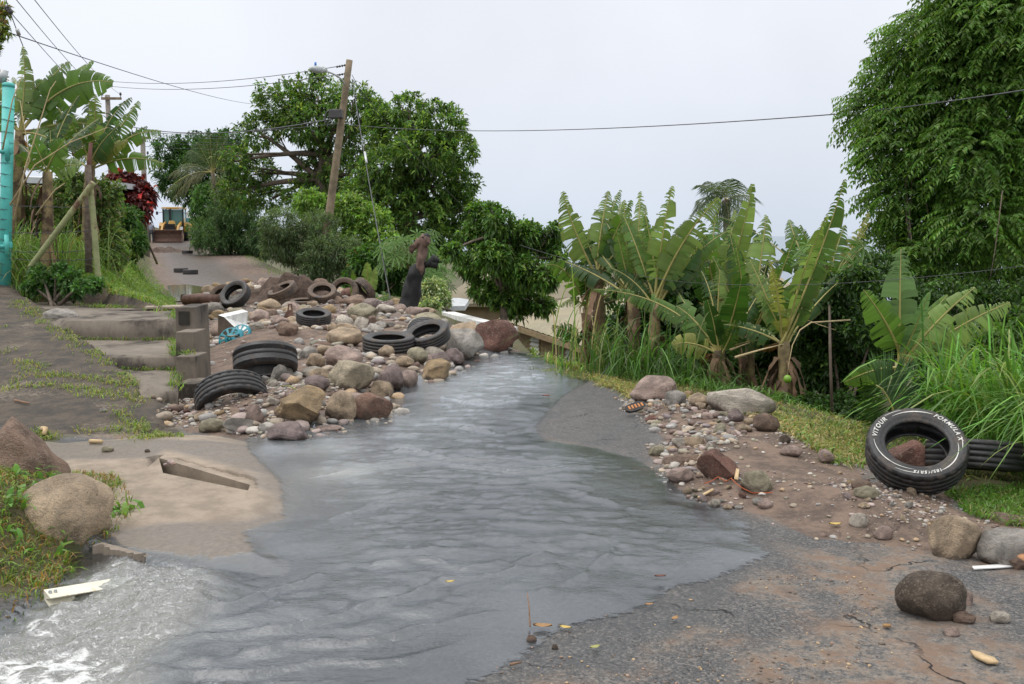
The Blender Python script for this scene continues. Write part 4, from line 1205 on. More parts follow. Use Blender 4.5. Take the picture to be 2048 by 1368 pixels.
def leaf_cloud(name, base, dirs, length, width, cols, parent=None, fold=.25, droop=.2, mat=None, tint=.25):
    """many single leaves: each a folded, bent blade of two quads on each side of its midrib"""
    n = len(base)
    d = unit(np.asarray(dirs, float))
    up = unit(np.array([0, 0, 1.0]) + rng.normal(0, .45, (n, 3)))
    s = unit(np.cross(d, up)); u = unit(np.cross(s, d))
    Lg = (np.asarray(length) * np.ones(n))[:, None]; Wd = (np.asarray(width) * np.ones(n))[:, None]
    mid = base + d * Lg * .5 + u * Lg * .03
    tip = base + d * Lg - np.array([0, 0, 1.0]) * Lg * droop
    l = mid - s * Wd * .5 + u * Wd * fold; r = mid + s * Wd * .5 + u * Wd * fold
    V = np.stack([base, l, mid, r, tip], 1).reshape(-1, 3)
    k = np.arange(n)[:, None] * 5
    F = np.concatenate([k + np.array([[0, 2, 1]]), k + np.array([[0, 3, 2]]), k + np.array([[1, 2, 4]]), k + np.array([[2, 3, 4]])])
    C = np.repeat(np.clip(cols, 0, 1), 5, axis=0)
    return mk(name, V, F, mat or LEAF, parent, False, C)

def colours(n, base, var=.3, alt=None, palt=.05):
    b = np.array(base) * 1.45
    c = b[None] * (1 + rng.normal(0, var, (n, 1))) * (1 + rng.normal(0, .08, (n, 3)))
    if alt is not None:
        k = rng.random(n) < palt; c[k] = 1.3 * np.array(alt) * (1 + rng.normal(0, .2, (k.sum(), 1)))
    return np.clip(c, .004, 1)

def in_clumps(clumps, n, shell=.55):
    cl = np.array(clumps, float)                     # cx cy cz rx ry rz
    wts = (cl[:, 3] * cl[:, 4] + cl[:, 3] * cl[:, 5]); wts /= wts.sum()
    ix = rng.choice(len(cl), n, p=wts)
    q = unit(rng.normal(0, 1, (n, 3)))
    r = shell + (1.06 - shell) * rng.random(n) ** .7
    p = cl[ix, :3] + q * cl[ix, 3:] * r[:, None] * (1 + .16 * fbm(q[:, 0] * 2 + ix, q[:, 1] * 2, q[:, 2] * 2, s=3, o=2))[:, None]
    return p, q, ix

def sprigs(clumps, n, per, length, width, base, var=.3, alt=None, palt=.04, name='crown', parent=None, droop=.25, shell=.55, spread=.9, cvar=.22, up=.35):
    p, q, ix = in_clumps(clumps, n, shell)
    axis = unit(q + np.array([0, 0, up]) + rng.normal(0, .4, (n, 3)))
    bp = np.repeat(p, per, 0); ax_ = np.repeat(axis, per, 0)
    dv = unit(ax_ + rng.normal(0, spread, (n * per, 3)))
    bp = bp + rng.normal(0, length * .22, (n * per, 3))
    tone = np.repeat(1 + rng.normal(0, cvar, n), per)[:, None]
    c = colours(n * per, base, var * .5, alt, palt) * tone
    return leaf_cloud(name, bp, dv, length * rng.uniform(.65, 1.2, n * per), width * rng.uniform(.7, 1.2, n * per), c, parent, droop=droop)

def cl_px(lst, d, ry=1.0, jit=.0):
    out = []
    for t in lst:
        u, v, r = t[:3]; dd = d + (t[3] if len(t) > 3 else rng.uniform(-jit, jit))
        p = D(u, v, dd); rr = r * pxm(dd)
        out.append((*p, rr, rr * ry, rr * .85))
    return out

def limbs(trunk_pts, r0, clumps, name='trunk', parent=None, mat=None, k=1.0, start=.45):
    """tapered trunk with a curved limb to every clump and forked twigs within it"""
    mb = MB()
    tp = [np.array(p) for p in trunk_pts]
    nt_ = len(tp); mb.tube(tp, [r0 * (1.25 if i == 0 else 1 - .45 * i / (nt_ - 1)) for i in range(nt_)], 10)
    for c in clumps:
        c = np.array(c)
        i = rng.integers(max(1, int(nt_ * start)), nt_); s = tp[i]
        e = c[:3] + np.array([0, 0, -.1]) * c[5]
        m = (s + e) / 2 + np.array([rng.normal(0, .12), rng.normal(0, .12), .1]) * np.linalg.norm(e - s)
        b = bez(s, m, e, 7); ra = r0 * .42 * k
        mb.tube(b, np.linspace(ra, ra * .3, 7), 6)
        for j in range(4):
            q = unit(rng.normal(0, 1, 3)); q[2] = abs(q[2]) * .6
            st_ = b[rng.integers(3, 7)]
            en = c[:3] + q * c[3:] * .85
            mb.tube(bez(st_, (st_ + en) / 2 + rng.normal(0, .1, 3) * c[3], en, 5), np.linspace(ra * .35, ra * .1, 5), 4)
    return mb.build(name, [mat or BARK], parent, True)

def tree(name, label, cat, clumps, trunk_pts, r0, n, per, ln, wd, base, group=None, **kw):
    root = empty(name, trunk_pts[0], label, cat, group)
    limbs(trunk_pts, r0, clumps, 'trunk', root)
    sprigs(clumps, n, per, ln, wd, base, name='crown', parent=root, **kw)
    return root

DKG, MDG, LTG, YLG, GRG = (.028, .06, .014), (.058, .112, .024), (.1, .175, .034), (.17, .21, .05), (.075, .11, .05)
# the two big mango trees behind the lamp pole
mc = cl_px([(560, 205, 52), (635, 188, 50), (705, 215, 55), (610, 250, 48), (520, 262, 42), (665, 285, 48), (640, 345, 48), (700, 345, 48), (508, 345, 44), (470, 320, 30), (545, 395, 32), (610, 395, 42), (480, 385, 42),
            (735, 285, 42), (690, 400, 44), (575, 218, 40), (740, 225, 36)], 50, 1.1, 2.0)
tree('mango_tree', 'large spreading mango tree behind the leaning lamp pole with limbs showing through its crown', 'tree', mc,
     [D(640, 560, 50), D(650, 480, 50), D(660, 420, 50), D(640, 360, 50), D(655, 310, 50)], .42, 2700, 8, .3, .1, MDG, alt=YLG, palt=.15, cvar=.4)
mc = cl_px([(818, 218, 32), (880, 250, 48), (795, 275, 52), (850, 300, 58), (915, 300, 40), (770, 340, 52), (870, 370, 62), (925, 370, 34), (830, 430, 55), (905, 430, 48), (760, 235, 32), (780, 400, 48), (930, 420, 24), (735, 380, 44), (880, 480, 48)], 42, 1.1, 1.6)
tree('mango_tree', 'dense rounded mango tree right of the lamp pole', 'tree', mc,
     [D(790, 560, 42), D(800, 500, 42), D(815, 440, 42), D(830, 380, 42), D(845, 310, 42)], .38, 3300, 8, .27, .095, MDG, alt=(.15, .22, .045), palt=.25, cvar=.4)
mc = cl_px([(345, 305, 36), (385, 300, 34), (430, 300, 40), (330, 345, 22), (400, 340, 45), (350, 370, 30), (455, 290, 32), (375, 385, 30)], 78, 1.1, 2)
tree('spreading_tree', 'dark green round topped tree far up the road behind the coconut palm', 'tree', mc, [D(400, 480, 78), D(400, 420, 78), D(400, 360, 78)], .3, 1500, 8, .42, .14, (.03, .075, .016), cvar=.3)

# shrubs along the far side of the road
def shrub(name, label, lst, d, n, per, ln, wd, base, vb=None, group=None, cat='shrub', stems=7, **kw):
    c = cl_px(lst, d, 1.0, .6)
    u0 = np.mean([t[0] for t in lst]); b = np.array([(u0 - 1024) / FPX * d, d, 0]); b[2] = H1(b[0], d)
    root = empty(name, b, label, cat, group)
    mb = MB()
    for i in range(stems):
        q = c[i % len(c)]; s = b + np.array([rng.normal(0, .25), rng.normal(0, .25), -.05])
        e = np.array(q[:3]) + rng.normal(0, .3, 3) * q[3]
        mb.tube(bez(s, (s + e) / 2 + np.array([0, 0, .1]), e, 6), np.linspace(.035, .01, 6), 5)
    mb.build('stem', [BARK], root, True)
    sprigs(c, n, per, ln, wd, base, name='foliage', parent=root, **kw)
    return root
shg = 'bushes along the far side of the muddy road'
shrub('oleander_bush', 'grey green narrow leaved bush in front of the lamp pole foot', [(560, 488, 36), (605, 485, 46), (650, 510, 46), (625, 535, 32), (668, 550, 34), (690, 510, 40), (560, 450, 38), (640, 455, 38), (585, 510, 26)], 32.5, 2600, 9, .17, .034, GRG, group=shg, alt=(.16, .2, .12), palt=.1, cvar=.25)
shrub('oleander_bush', 'dense green bush beside the road, second one down from the digger', [(430, 470, 48), (480, 470, 50), (470, 420, 48), (520, 475, 44), (515, 500, 26), (440, 485, 26)], 62, 2000, 9, .28, .06, (.05, .095, .035), group=shg, alt=(.15, .2, .1), palt=.08, cvar=.28)
shrub('leafy_bush', 'light green bushy tree overhanging the road beside the digger', [(418, 400, 36), (448, 390, 38), (418, 450, 34), (455, 430, 42), (408, 485, 18), (392, 430, 14), (430, 470, 26)], 76, 1700, 8, .36, .13, (.06, .13, .035), group=shg, alt=(.16, .24, .1), palt=.15, cvar=.3)
shrub('leafy_bush', 'yellow green bush behind the lamp pole', [(620, 410, 32), (640, 440, 30), (700, 420, 36), (740, 440, 38), (720, 480, 36), (760, 480, 30)], 36, 1200, 8, .22, .08, LTG, alt=(.2, .26, .08), palt=.15, cvar=.3)
shrub('leafy_bush', 'dark green bush under the dense mango tree', [(740, 530, 40), (720, 560, 30), (780, 520, 34), (760, 590, 26), (700, 580, 26), (820, 560, 40)], 28, 1100, 8, .18, .07, (.045, .1, .02), alt=(.14, .07, .02), palt=.02, cvar=.3)
shrub('variegated_shrub', 'small pale variegated shrub beside the charred stump', [(868, 578, 22), (880, 600, 20), (862, 612, 18)], 23, 450, 7, .11, .045, (.16, .22, .1), alt=(.4, .42, .28), palt=.35)

# lobed leaf (papaya) plants
def lobed_leaf(c, nrm, r, n=9):
    c = np.array(c); nrm = unit(np.array(nrm)); a = unit(np.cross(nrm, [0.3, .2, 1])); b = np.cross(nrm, a)
    V = [c]; F = []
    for i in range(n):
        th = 2 * math.pi * (i + .15) / (n + .6) + .4
        for dth, rr in ((-.16, .45), (-.1, .8), (0, 1.0), (.1, .8), (.16, .45)):
            V.append(c + (a * math.cos(th + dth) + b * math.sin(th + dth)) * r * rr - np.array([0, 0, 1]) * r * .28 * rr ** 2)
        k = 1 + i * 5
        F += [[0, k, k + 1, k + 2], [0, k + 2, k + 3, k + 4]]
    return V, F
def papaya(label, u, v_top, d, n, r, plen, base_z, seed, spread=1.0):
    rg = np.random.default_rng(seed)
    top = D(u, v_top, d); b = np.array([top[0], d, base_z])
    root = empty('papaya_plant', b, label, 'papaya plant')
    MB().tube([b, (b + top) / 2 + np.array([.04, 0, 0]), top], [.06, .05, .035], 8).build('trunk', [BARK], root, True)
    for i in range(n):
        az = rg.uniform(0, 6.28); el = rg.uniform(-.35, 1.1)
        dv = np.array([math.cos(az) * math.cos(el), math.sin(az) * math.cos(el), math.sin(el)])
        e = top + dv * plen * rg.uniform(.6, 1.1) * spread
        s = top - np.array([0, 0, rg.uniform(0, .25)])
        st = MB().tube(bez(s, (s + e) / 2 + np.array([0, 0, .12]), e, 6), np.linspace(.012, .006, 6), 5)
        lv, lf = lobed_leaf(e, np.array([dv[0] * .7, dv[1] * .7 - .35, .8]), r * rg.uniform(.7, 1.15))
        base = np.array((.1, .19, .045)) * rg.uniform(.7, 1.3)
        lo_ = mk('leaf', lv, lf, LEAF, root, False, np.tile(base, (len(lv), 1)))
        mk('petiole', np.array(st.V), st.F, PETIOLE, lo_, True)
PETIOLE = simple('pale_petiole', (.26, .27, .1), .5, var=.2)
papaya('papaya plant with pale lobed leaves behind the charred stump', 822, 520, 25, 60, .3, .85, -.2, 3)
papaya('second papaya plant with lobed leaves low behind the charred stump', 860, 560, 24.5, 40, .26, .6, -.4, 13)
papaya('tall papaya plant standing above the dark thicket by the big leafy tree', 1660, 560, 12.2, 34, .25, .55, -1.2, 7)

# small rounded tree beyond the crossing
mc = cl_px([(1000, 448, 30), (1052, 472, 32), (950, 470, 28), (1095, 492, 26), (985, 515, 36), (1042, 540, 38), (1090, 555, 26), (940, 530, 26), (1010, 592, 32), (968, 580, 26), (1062, 598, 28), (958, 422, 20), (1108, 462, 16), (1030, 622, 20), (1088, 612, 20), (1020, 488, 26), (905, 505, 18), (1118, 520, 16), (985, 420, 14)], 19, 1.0, .6)
tree('garden_tree', 'small round dense tree beside the white parapet in front of the tan roofed house', 'tree', mc,
     [D(1008, 690, 19), D(1008, 640, 19), D(1006, 590, 19), D(1004, 520, 19), D(1010, 470, 19)], .085, 2700, 7, .125, .05, (.055, .115, .02), alt=(.13, .2, .035), palt=.16, cvar=.4, droop=.35)

# big tree with feather leaves on the other side
def feather_tree(name, label, clumps, trunk_pts, r0, n, npair, rl, ll, lw, base):
    root = empty(name, trunk_pts[0], label, 'tree')
    limbs(trunk_pts, r0, clumps, 'trunk', root, start=.5, k=.35)
    p, q, ix = in_clumps(clumps, n, .5)
    ax_ = unit(q * [1, 1, .5] + np.array([-.25, 0, .05]) + rng.normal(0, .35, (n, 3)))
    tt = np.linspace(.12, 1, npair)
    rls = rl * rng.uniform(.7, 1.2, n)
    pos = p[:, None] + ax_[:, None] * (tt[None, :, None] * rls[:, None, None]) - np.array([0, 0, 1.0]) * (tt[None, :, None] ** 2 * .45 * rls[:, None, None])
    tang = unit(ax_[:, None] - np.array([0, 0, .9]) * tt[None, :, None])
    side = unit(np.cross(tang, np.array([0, 0, 1.0]) + rng.normal(0, .25, (n, 1, 3))))
    bs, ds = [], []
    for s in (-1, 1):
        bs.append(pos.reshape(-1, 3)); ds.append((side * s + tang * .55 - np.array([0, 0, .45])).reshape(-1, 3))
    bs = np.concatenate(bs); ds = np.concatenate(ds)
    tone = np.tile(np.repeat(1 + rng.normal(0, .25, n), npair), 2)[:, None]
    c = colours(len(bs), base, .12, (.13, .16, .03), .01) * tone
    leaf_cloud('crown', bs, ds, ll * rng.uniform(.75, 1.15, len(bs)), lw, c, root, droop=.12)
    return root
mc = cl_px([(1850, 80, 62), (1945, 60, 85), (2050, 50, 100), (1800, 150, 50), (1745, 222, 42), (1815, 245, 64), (1920, 180, 84), (2040, 180, 100), (1780, 300, 46), (1850, 340, 66), (1940, 310, 84), (2045, 320, 92),
            (1798, 392, 48), (1870, 450, 58), (1960, 440, 64), (2050, 450, 74), (1812, 455, 44), (1905, 530, 56), (2010, 540, 68), (1960, -20, 80), (2070, -40, 100), (2120, 120, 90), (2120, 320, 90), (1835, 520, 40)], 13.5, 1.0, .8)
feather_tree('feather_leaved_tree', 'huge leafy tree with drooping feather leaves filling the upper corner', mc,
             [D(2085, 760, 14), D(2065, 600, 14), D(2035, 480, 14), D(1995, 370, 13.6), D(1970, 250, 13.5), D(1985, 120, 13.5)], .2, 8800, 8, .34, .088, .032, (.075, .142, .026))

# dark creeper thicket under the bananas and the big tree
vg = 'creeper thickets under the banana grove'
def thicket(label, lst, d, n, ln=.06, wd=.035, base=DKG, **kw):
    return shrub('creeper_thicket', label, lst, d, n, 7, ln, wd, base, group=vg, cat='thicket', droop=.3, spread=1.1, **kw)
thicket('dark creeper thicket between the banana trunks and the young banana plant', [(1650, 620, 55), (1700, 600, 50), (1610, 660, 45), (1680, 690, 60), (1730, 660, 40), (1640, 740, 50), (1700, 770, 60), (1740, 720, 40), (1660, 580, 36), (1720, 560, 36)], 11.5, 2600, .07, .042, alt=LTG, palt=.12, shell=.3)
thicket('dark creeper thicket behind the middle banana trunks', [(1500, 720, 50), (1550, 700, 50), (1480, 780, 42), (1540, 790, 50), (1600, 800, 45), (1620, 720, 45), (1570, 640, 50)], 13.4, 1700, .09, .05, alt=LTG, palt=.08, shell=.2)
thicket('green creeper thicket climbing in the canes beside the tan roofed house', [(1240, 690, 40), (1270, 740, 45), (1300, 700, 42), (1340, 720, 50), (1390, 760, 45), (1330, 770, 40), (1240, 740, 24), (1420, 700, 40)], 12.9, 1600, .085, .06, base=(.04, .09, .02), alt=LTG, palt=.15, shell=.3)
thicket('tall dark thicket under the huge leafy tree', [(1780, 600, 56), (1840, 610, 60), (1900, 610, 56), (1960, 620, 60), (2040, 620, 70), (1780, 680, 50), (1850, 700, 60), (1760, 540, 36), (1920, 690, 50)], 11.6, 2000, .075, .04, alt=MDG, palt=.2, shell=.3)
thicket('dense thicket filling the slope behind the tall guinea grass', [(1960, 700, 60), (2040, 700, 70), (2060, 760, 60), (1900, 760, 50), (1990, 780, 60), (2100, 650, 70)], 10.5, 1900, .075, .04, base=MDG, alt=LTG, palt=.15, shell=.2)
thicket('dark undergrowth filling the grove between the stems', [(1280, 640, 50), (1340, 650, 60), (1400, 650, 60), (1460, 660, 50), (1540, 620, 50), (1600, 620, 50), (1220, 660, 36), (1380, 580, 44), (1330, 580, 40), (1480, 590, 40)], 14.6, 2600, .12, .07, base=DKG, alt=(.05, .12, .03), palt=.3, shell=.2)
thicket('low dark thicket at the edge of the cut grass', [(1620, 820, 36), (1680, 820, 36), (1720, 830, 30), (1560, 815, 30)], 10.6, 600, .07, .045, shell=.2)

# ------------------------------------------------------------------ banana plants
def banana_leaf(base, tip, width, arch, parent, col, tear=.5, face=None, bend=None, curl=.5, dead=False, seed=0):
    rg = np.random.default_rng(seed)
    base = np.array(base, float); tip = np.array(tip, float)
    Ln = np.linalg.norm(tip - base)
    ctrl = (base + tip) / 2 + np.array([rg.normal(0, .06), rg.normal(0, .05), 1.0 * arch]) * Ln + (np.array(bend) * Ln if bend is not None else 0)
    n = 34
    mid = bez(base, ctrl, tip, n)
    tg = unit(np.gradient(mid, axis=0))
    f = np.array(face if face is not None else (rg.normal(0, .35), -1, rg.uniform(.1, .6)))
    side = unit(np.cross(tg, f)); nrm = unit(np.cross(side, tg))
    s0 = .2
    V, F, C = [], [], []
    def at(arr, t):
        x = np.clip(t, 0, 1) * (n - 1); i = int(min(n - 2, math.floor(x))); q = x - i
        return arr[i] * (1 - q) + arr[i + 1] * q
    for sg in (-1, 1):
        s = s0
        sag0 = rg.uniform(.05, .35)
        while s < .995:
            ds = (rg.uniform(.008, .034) if rg.random() < tear else rg.uniform(.05, .16))
            if s > .75: ds = min(ds, rg.uniform(.01, .03) if tear > .3 else .06)
            e = min(1.0, s + ds)
            sag = sag0 + abs(rg.normal(0, .5)) * tear + (.6 * tear if s > .75 else 0)
            if dead: sag = rg.uniform(.8, 1.5)
            fw = rg.normal(.3, .1)
            ll = 1 - (rg.uniform(0, .45) if rg.random() < tear * .35 else 0)
            tone = rg.uniform(.72, 1.28)
            m = max(1, int((e - s) / .02)); k = 4
            if rg.random() < .07 * tear: s = e; continue
            b0 = len(V)
            for i in range(m + 1):
                t = s + (e - s) * i / m
                wq = ((t - s0) / (1 - s0))
                wv = width * .5 * max(.08, (math.sin(math.pi * min(1, (wq * .93 + .05)) ** .62)) ** .55) * ll
                p0, T_, S_, N_ = at(mid, t), at(tg, t), at(side, t), at(nrm, t)
                shrink = 1 - .22 * tear * abs(2 * i / m - 1)
                for j in range(k + 1):
                    q = j / k
                    ang = sag * q * 1.1
                    out_ = S_ * sg * math.cos(ang * .6) - np.array([0, 0, 1.0]) * math.sin(ang * .6) * (1.0 if not dead else 1.3) + N_ * (.22 * (1 - q) - curl * .18 * q)
                    tt_ = (q - .0) * (i / m - .5) * -(e - s) * Ln * .25 * tear
                    p = p0 + (out_ + T_ * fw) * wv * q + T_ * tt_
                    V.append(p)
                    cc = np.array(col) * tone * (1 + .08 * math.sin(t * 190))
                    if dead: cc = np.array([.2, .085, .02]) * tone * (1.5 if rg.random() < .2 else 1) * (.5 + .7 * (1 - q))
                    elif q > .9 and tear > .5: cc = cc * .6 + np.array([.16, .13, .05]) * .4
                    C.append(cc)
            for i in range(m):
                for j in range(k):
                    a = b0 + i * (k + 1) + j
                    F.append([a, a + 1, a + k + 2, a + k + 1])
            s = e + (rg.uniform(.0, .005) if rg.random() < tear else .0003)
    o = mk('leaf', V, F, LEAF, parent, True, np.clip(C, 0, 1))
    tv, tf = tube(mid, np.linspace(.026, .004, n) * (width / .45) ** .5 * .8, 6)
    mk('midrib', tv, tf, MIDRIB if not dead else DEADRIB, o, True)
    return o
MIDRIB = simple('banana_midrib', (.34, .3, .1), .45, var=.15)
DEADRIB = simple('dead_midrib', (.2, .12, .06), .8, var=.3)
PSEUDO = simple('banana_stem', (.2, .15, .07), .75, var=.6, scale=5, dirt=(.07, .04, .022, .5), bmp=.6, bscale=18)
BG, BGL, BGD, BGY = (.09, .165, .036), (.165, .235, .075), (.036, .085, .018), (.22, .23, .06)
def banana(label, d, base_px, top_px, leaves, group, shag=10, r=.085, seed=1, green_stem=False):
    rg = np.random.default_rng(seed)
    top = D(*top_px, d); bx = D(*base_px, d); zb = min(bx[2], H1(bx[0], d)) - .05
    b = np.array([bx[0], d, zb])
    root = empty('banana_plant', b, label, 'banana plant', group)
    mid = (b + top) / 2 + np.array([rg.normal(0, .03), 0, 0])
    st = MB(); pts = bez(b, mid, top, 14)
    st.tube(pts, [r * (1.15 - .45 * i / 13) * (1 + .07 * rg.normal()) for i in range(14)], 12)
    st.build('trunk', [PSEUDO if not green_stem else PETIOLE], root, True)
    for i in range(shag):            # hanging dead sheaths round the stem
        t = rg.uniform(.45, 1); p = bez(b, mid, top, 30)[int(t * 29)]
        az = rg.uniform(0, 6.28); dv = np.array([math.cos(az), math.sin(az), 0])
        ln = rg.uniform(.25, .75); w_ = rg.uniform(.02, .06)
        q = [p + dv * r * .8, p + dv * (r + rg.uniform(.05, .2)) - np.array([0, 0, ln * .4]), p + dv * (r + rg.uniform(.0, .22)) - np.array([0, 0, ln])]
        bb = bez(q[0], q[1], q[2], 7); sd_v = np.array([-dv[1], dv[0], 0])
        V = []; F = []
        for j, x in enumerate(bb):
            ww = w_ * (1 - .5 * j / 6) * (1 + .3 * rg.normal()); off = dv * .02 * rg.normal()
            V += [x - sd_v * ww, x + off + dv * .012, x + sd_v * ww]
        for j in range(6): F += [[3 * j, 3 * j + 1, 3 * j + 4, 3 * j + 3], [3 * j + 1, 3 * j + 2, 3 * j + 5, 3 * j + 4]]
        c = np.array([.15, .09, .05]) * rg.uniform(.5, 1.5)
        mk('dry_sheath', V, F, STRAW, root, True, np.tile(c, (len(V), 1)))
    if group in (bgp, 'banana plants on the bank'):
        for _ in range(9 if group == bgp else 4):
            leaves = leaves + [(top_px[0] + (abs(rg.normal(0, 75)) if top_px[0] > 1100 and top_px[0] < 1230 else rg.normal(0, 75)), top_px[1] - rg.uniform(20, 170), rg.uniform(24, 42), dict(col=BGD if rg.random() < .6 else BG, dd=rg.uniform(.3, 1.0), arch=rg.uniform(.03, .22), tear=rg.uniform(.6, 1.0)))]
    for i, L_ in enumerate(leaves):
        u, v, wpx = L_[:3]; o = L_[3] if len(L_) > 3 else {}
        dd = d + o.get('dd', rg.uniform(-.5, .3))
        s = top + np.array([rg.normal(0, .02), rg.normal(0, .02), -.1 * rg.random()])
        if 'from' in o: s = D(*o['from'], d)
        banana_leaf(s, D(u, v, dd), wpx * pxm(d) * 1.15, o.get('arch', .06), root, np.array(o.get('col', BG)) * rg.uniform(.85, 1.15), o.get('tear', .75), o.get('face'), o.get('bend'), o.get('curl', .5), o.get('dead', False), seed * 100 + i)
    return root
bgp = 'banana grove below the road'
A_ = lambda **k: k
banana('banana plant at the house end of the grove with two upright frayed leaves', 13.0, (1207, 700), (1197, 545),
       [(1126, 383, 52, A_(arch=.04, col=BGL, bend=(-.02, 0, 0))), (1217, 382, 48, A_(arch=.02, col=BGL)), (1262, 400, 44, A_(arch=.05, col=BG)), (1262, 590, 36, A_(arch=.28, col=BGY, tear=.9)), (1252, 480, 50, A_(col=BGD, tear=.3)),
        (1240, 430, 36, A_(col=BGD)), (1160, 460, 40, A_(col=BGD, tear=.3))], bgp, 12, seed=1)
banana('banana plant leaning toward the house with arched leaves over the roof', 13.4, (1190, 700), (1174, 615),
       [(1092, 530, 34, A_(arch=.42, col=BG, tear=.45)), (1120, 612, 24, A_(arch=.5, col=BG, tear=.7)), (1150, 440, 44, A_(col=BG)), (1104, 652, 34, A_(arch=.12, col=BGD, tear=.7, **{'from': (1180, 690)})), (1160, 510, 30, A_(col=BGD))], bgp, 8, seed=2)
banana('banana plant with long straight frayed leaves, second from the house', 12.6, (1268, 760), (1262, 580),
       [(1248, 400, 36, A_(col=BGL)), (1280, 383, 40, A_(col=BGL, arch=.02)), (1232, 460, 36, A_(col=BG)), (1300, 450, 40, A_(col=BGD)), (1320, 500, 40, A_(col=BGD, arch=.1)), (1290, 410, 30, A_(col=BGL, tear=.9))], bgp, 8, seed=3)
banana('tallest banana plant in the grove with a leaf arching over its neighbours', 12.2, (1303, 790), (1312, 600),
       [(1345, 372, 54, A_(col=BGL, arch=.02)), (1438, 395, 62, A_(col=BGL, arch=.13)), (1380, 440, 52, A_(col=BG, arch=.06)), (1412, 470, 46, A_(col=BGD, arch=.08)), (1290, 430, 40, A_(col=BG)), (1420, 520, 40, A_(col=BGD, arch=.12)), (1340, 480, 46, A_(col=BGD, tear=.3))], bgp, 6, seed=4)
banana('banana plant behind the grove with a tall paddle leaf', 13.8, (1440, 760), (1432, 620),
       [(1505, 368, 36, A_(col=BGL, tear=.25)), (1432, 430, 48, A_(col=BG)), (1400, 440, 44, A_(col=BG)), (1470, 420, 42, A_(col=BGL)), (1520, 470, 40, A_(col=BG, arch=.12)), (1380, 520, 44, A_(col=BGD, tear=.2)), (1478, 545, 30, A_(arch=.25, dead=True))], bgp, 6, seed=5)
banana('short banana plant with a brown shaggy stem behind the long flat boulder', 11.4, (1436, 812), (1437, 700),
       [(1440, 540, 56, A_(col=BGL, arch=.02, tear=.6)), (1483, 555, 54, A_(col=BGD, arch=.03, tear=.3)), (1415, 600, 30, A_(col=BGD, tear=.2)), (1352, 612, 46, A_(arch=.22, col=BG, tear=.5)), (1345, 690, 44, A_(arch=.25, col=BGY, tear=.4)), (1470, 640, 30, A_(col=BG)), (1400, 720, 30, A_(dead=True, arch=.1)), (1395, 650, 40, A_(col=BG, arch=.15))], bgp, 26, r=.1, seed=6)
banana('banana plant with broad upright leaves behind the short shaggy one', 12.4, (1502, 810), (1500, 670),
       [(1533, 430, 66, A_(col=BGL, arch=.02, tear=.7)), (1488, 580, 28, A_(col=BG, tear=.1)), (1560, 560, 54, A_(col=BGD, arch=.06, tear=.2)), (1530, 560, 40, A_(col=BG)), (1470, 480, 40, A_(col=BG)), (1590, 470, 40, A_(col=BG, arch=.08)), (1460, 470, 46, A_(col=BGD))], bgp, 14, seed=7)
banana('banana plant with a bare brown stem and the highest reaching leaf', 10.8, (1590, 838), (1568, 682),
       [(1690, 358, 50, A_(col=BG, arch=.03, tear=.8)), (1655, 430, 52, A_(col=BGL, arch=.1, tear=.8)), (1600, 545, 46, A_(col=BG, tear=.5)), (1622, 560, 40, A_(col=BGL, tear=.5)), (1525, 590, 46, A_(col=BG, arch=.04)), (1500, 520, 40, A_(col=BGL, arch=.1)), (1640, 500, 40, A_(col=BG, arch=.05)),
        (1540, 520, 30, A_(col=BGY, tear=.95, arch=0)), (1520, 700, 14, A_(dead=True, arch=.03, tear=1))], bgp, 16, seed=8)
banana('banana plant half hidden by the tall papaya plant', 12.9, (1660, 760), (1650, 600),
       [(1738, 425, 40, A_(col=BGY, arch=.06, tear=.95)), (1720, 500, 44, A_(col=BGL, tear=.7)), (1600, 450, 44, A_(col=BG)), (1610, 520, 40, A_(col=BGD)), (1690, 450, 40, A_(col=BG)), (1725, 545, 36, A_(col=BGL, arch=.1))], bgp, 6, seed=9)
banana('young banana plant with broad torn leaves beside the tall guinea grass', 8.6, (1812, 840), (1802, 725),
       [(1802, 498, 74, A_(col=(.12, .2, .08), arch=0, tear=.45, curl=.1, face=(.1, -1, .15), dd=0)), (1727, 580, 62, A_(col=BG, arch=.04, tear=.45)), (1858, 585, 36, A_(col=(.1, .17, .09), tear=.1, arch=.04)), (1950, 575, 60, A_(col=BGL, arch=.06, tear=.5)), (2020, 605, 56, A_(col=BGL, arch=.1, tear=.6)),
        (1900, 650, 44, A_(col=BG, arch=.1)), (1688, 765, 44, A_(col=BG, arch=.2, tear=.1)), (1895, 590, 30, A_(col=LTG, tear=.1))], 'young bananas', 4, r=.07, seed=10, green_stem=True)
lg = 'banana plants on the bank'
banana('tall banana plant behind the turquoise post with a great arching leaf', 17.8, (20, 520), (40, 262),
       [(226, 165, 66, A_(col=BG, arch=.3, tear=.3)), (186, 122, 40, A_(col=BG, arch=.1, tear=.3)), (140, 125, 52, A_(col=BG, arch=.3, tear=.5)), (46, 92, 44, A_(col=BGL, arch=.03, tear=.6)), (-30, 100, 50, A_(col=BGL)), (85, 160, 60, A_(col=BG, arch=.25, tear=.2)), (-40, 180, 50, A_(col=BG)),
        (222, 262, 56, A_(col=(.09, .13, .03), arch=.22, tear=.6)), (236, 312, 50, A_(dead=True, arch=.22, tear=.9)), (130, 300, 50, A_(col=BG, arch=.2)), (60, 340, 30, A_(dead=True, arch=.1))], lg, 12, r=.11, seed=11)
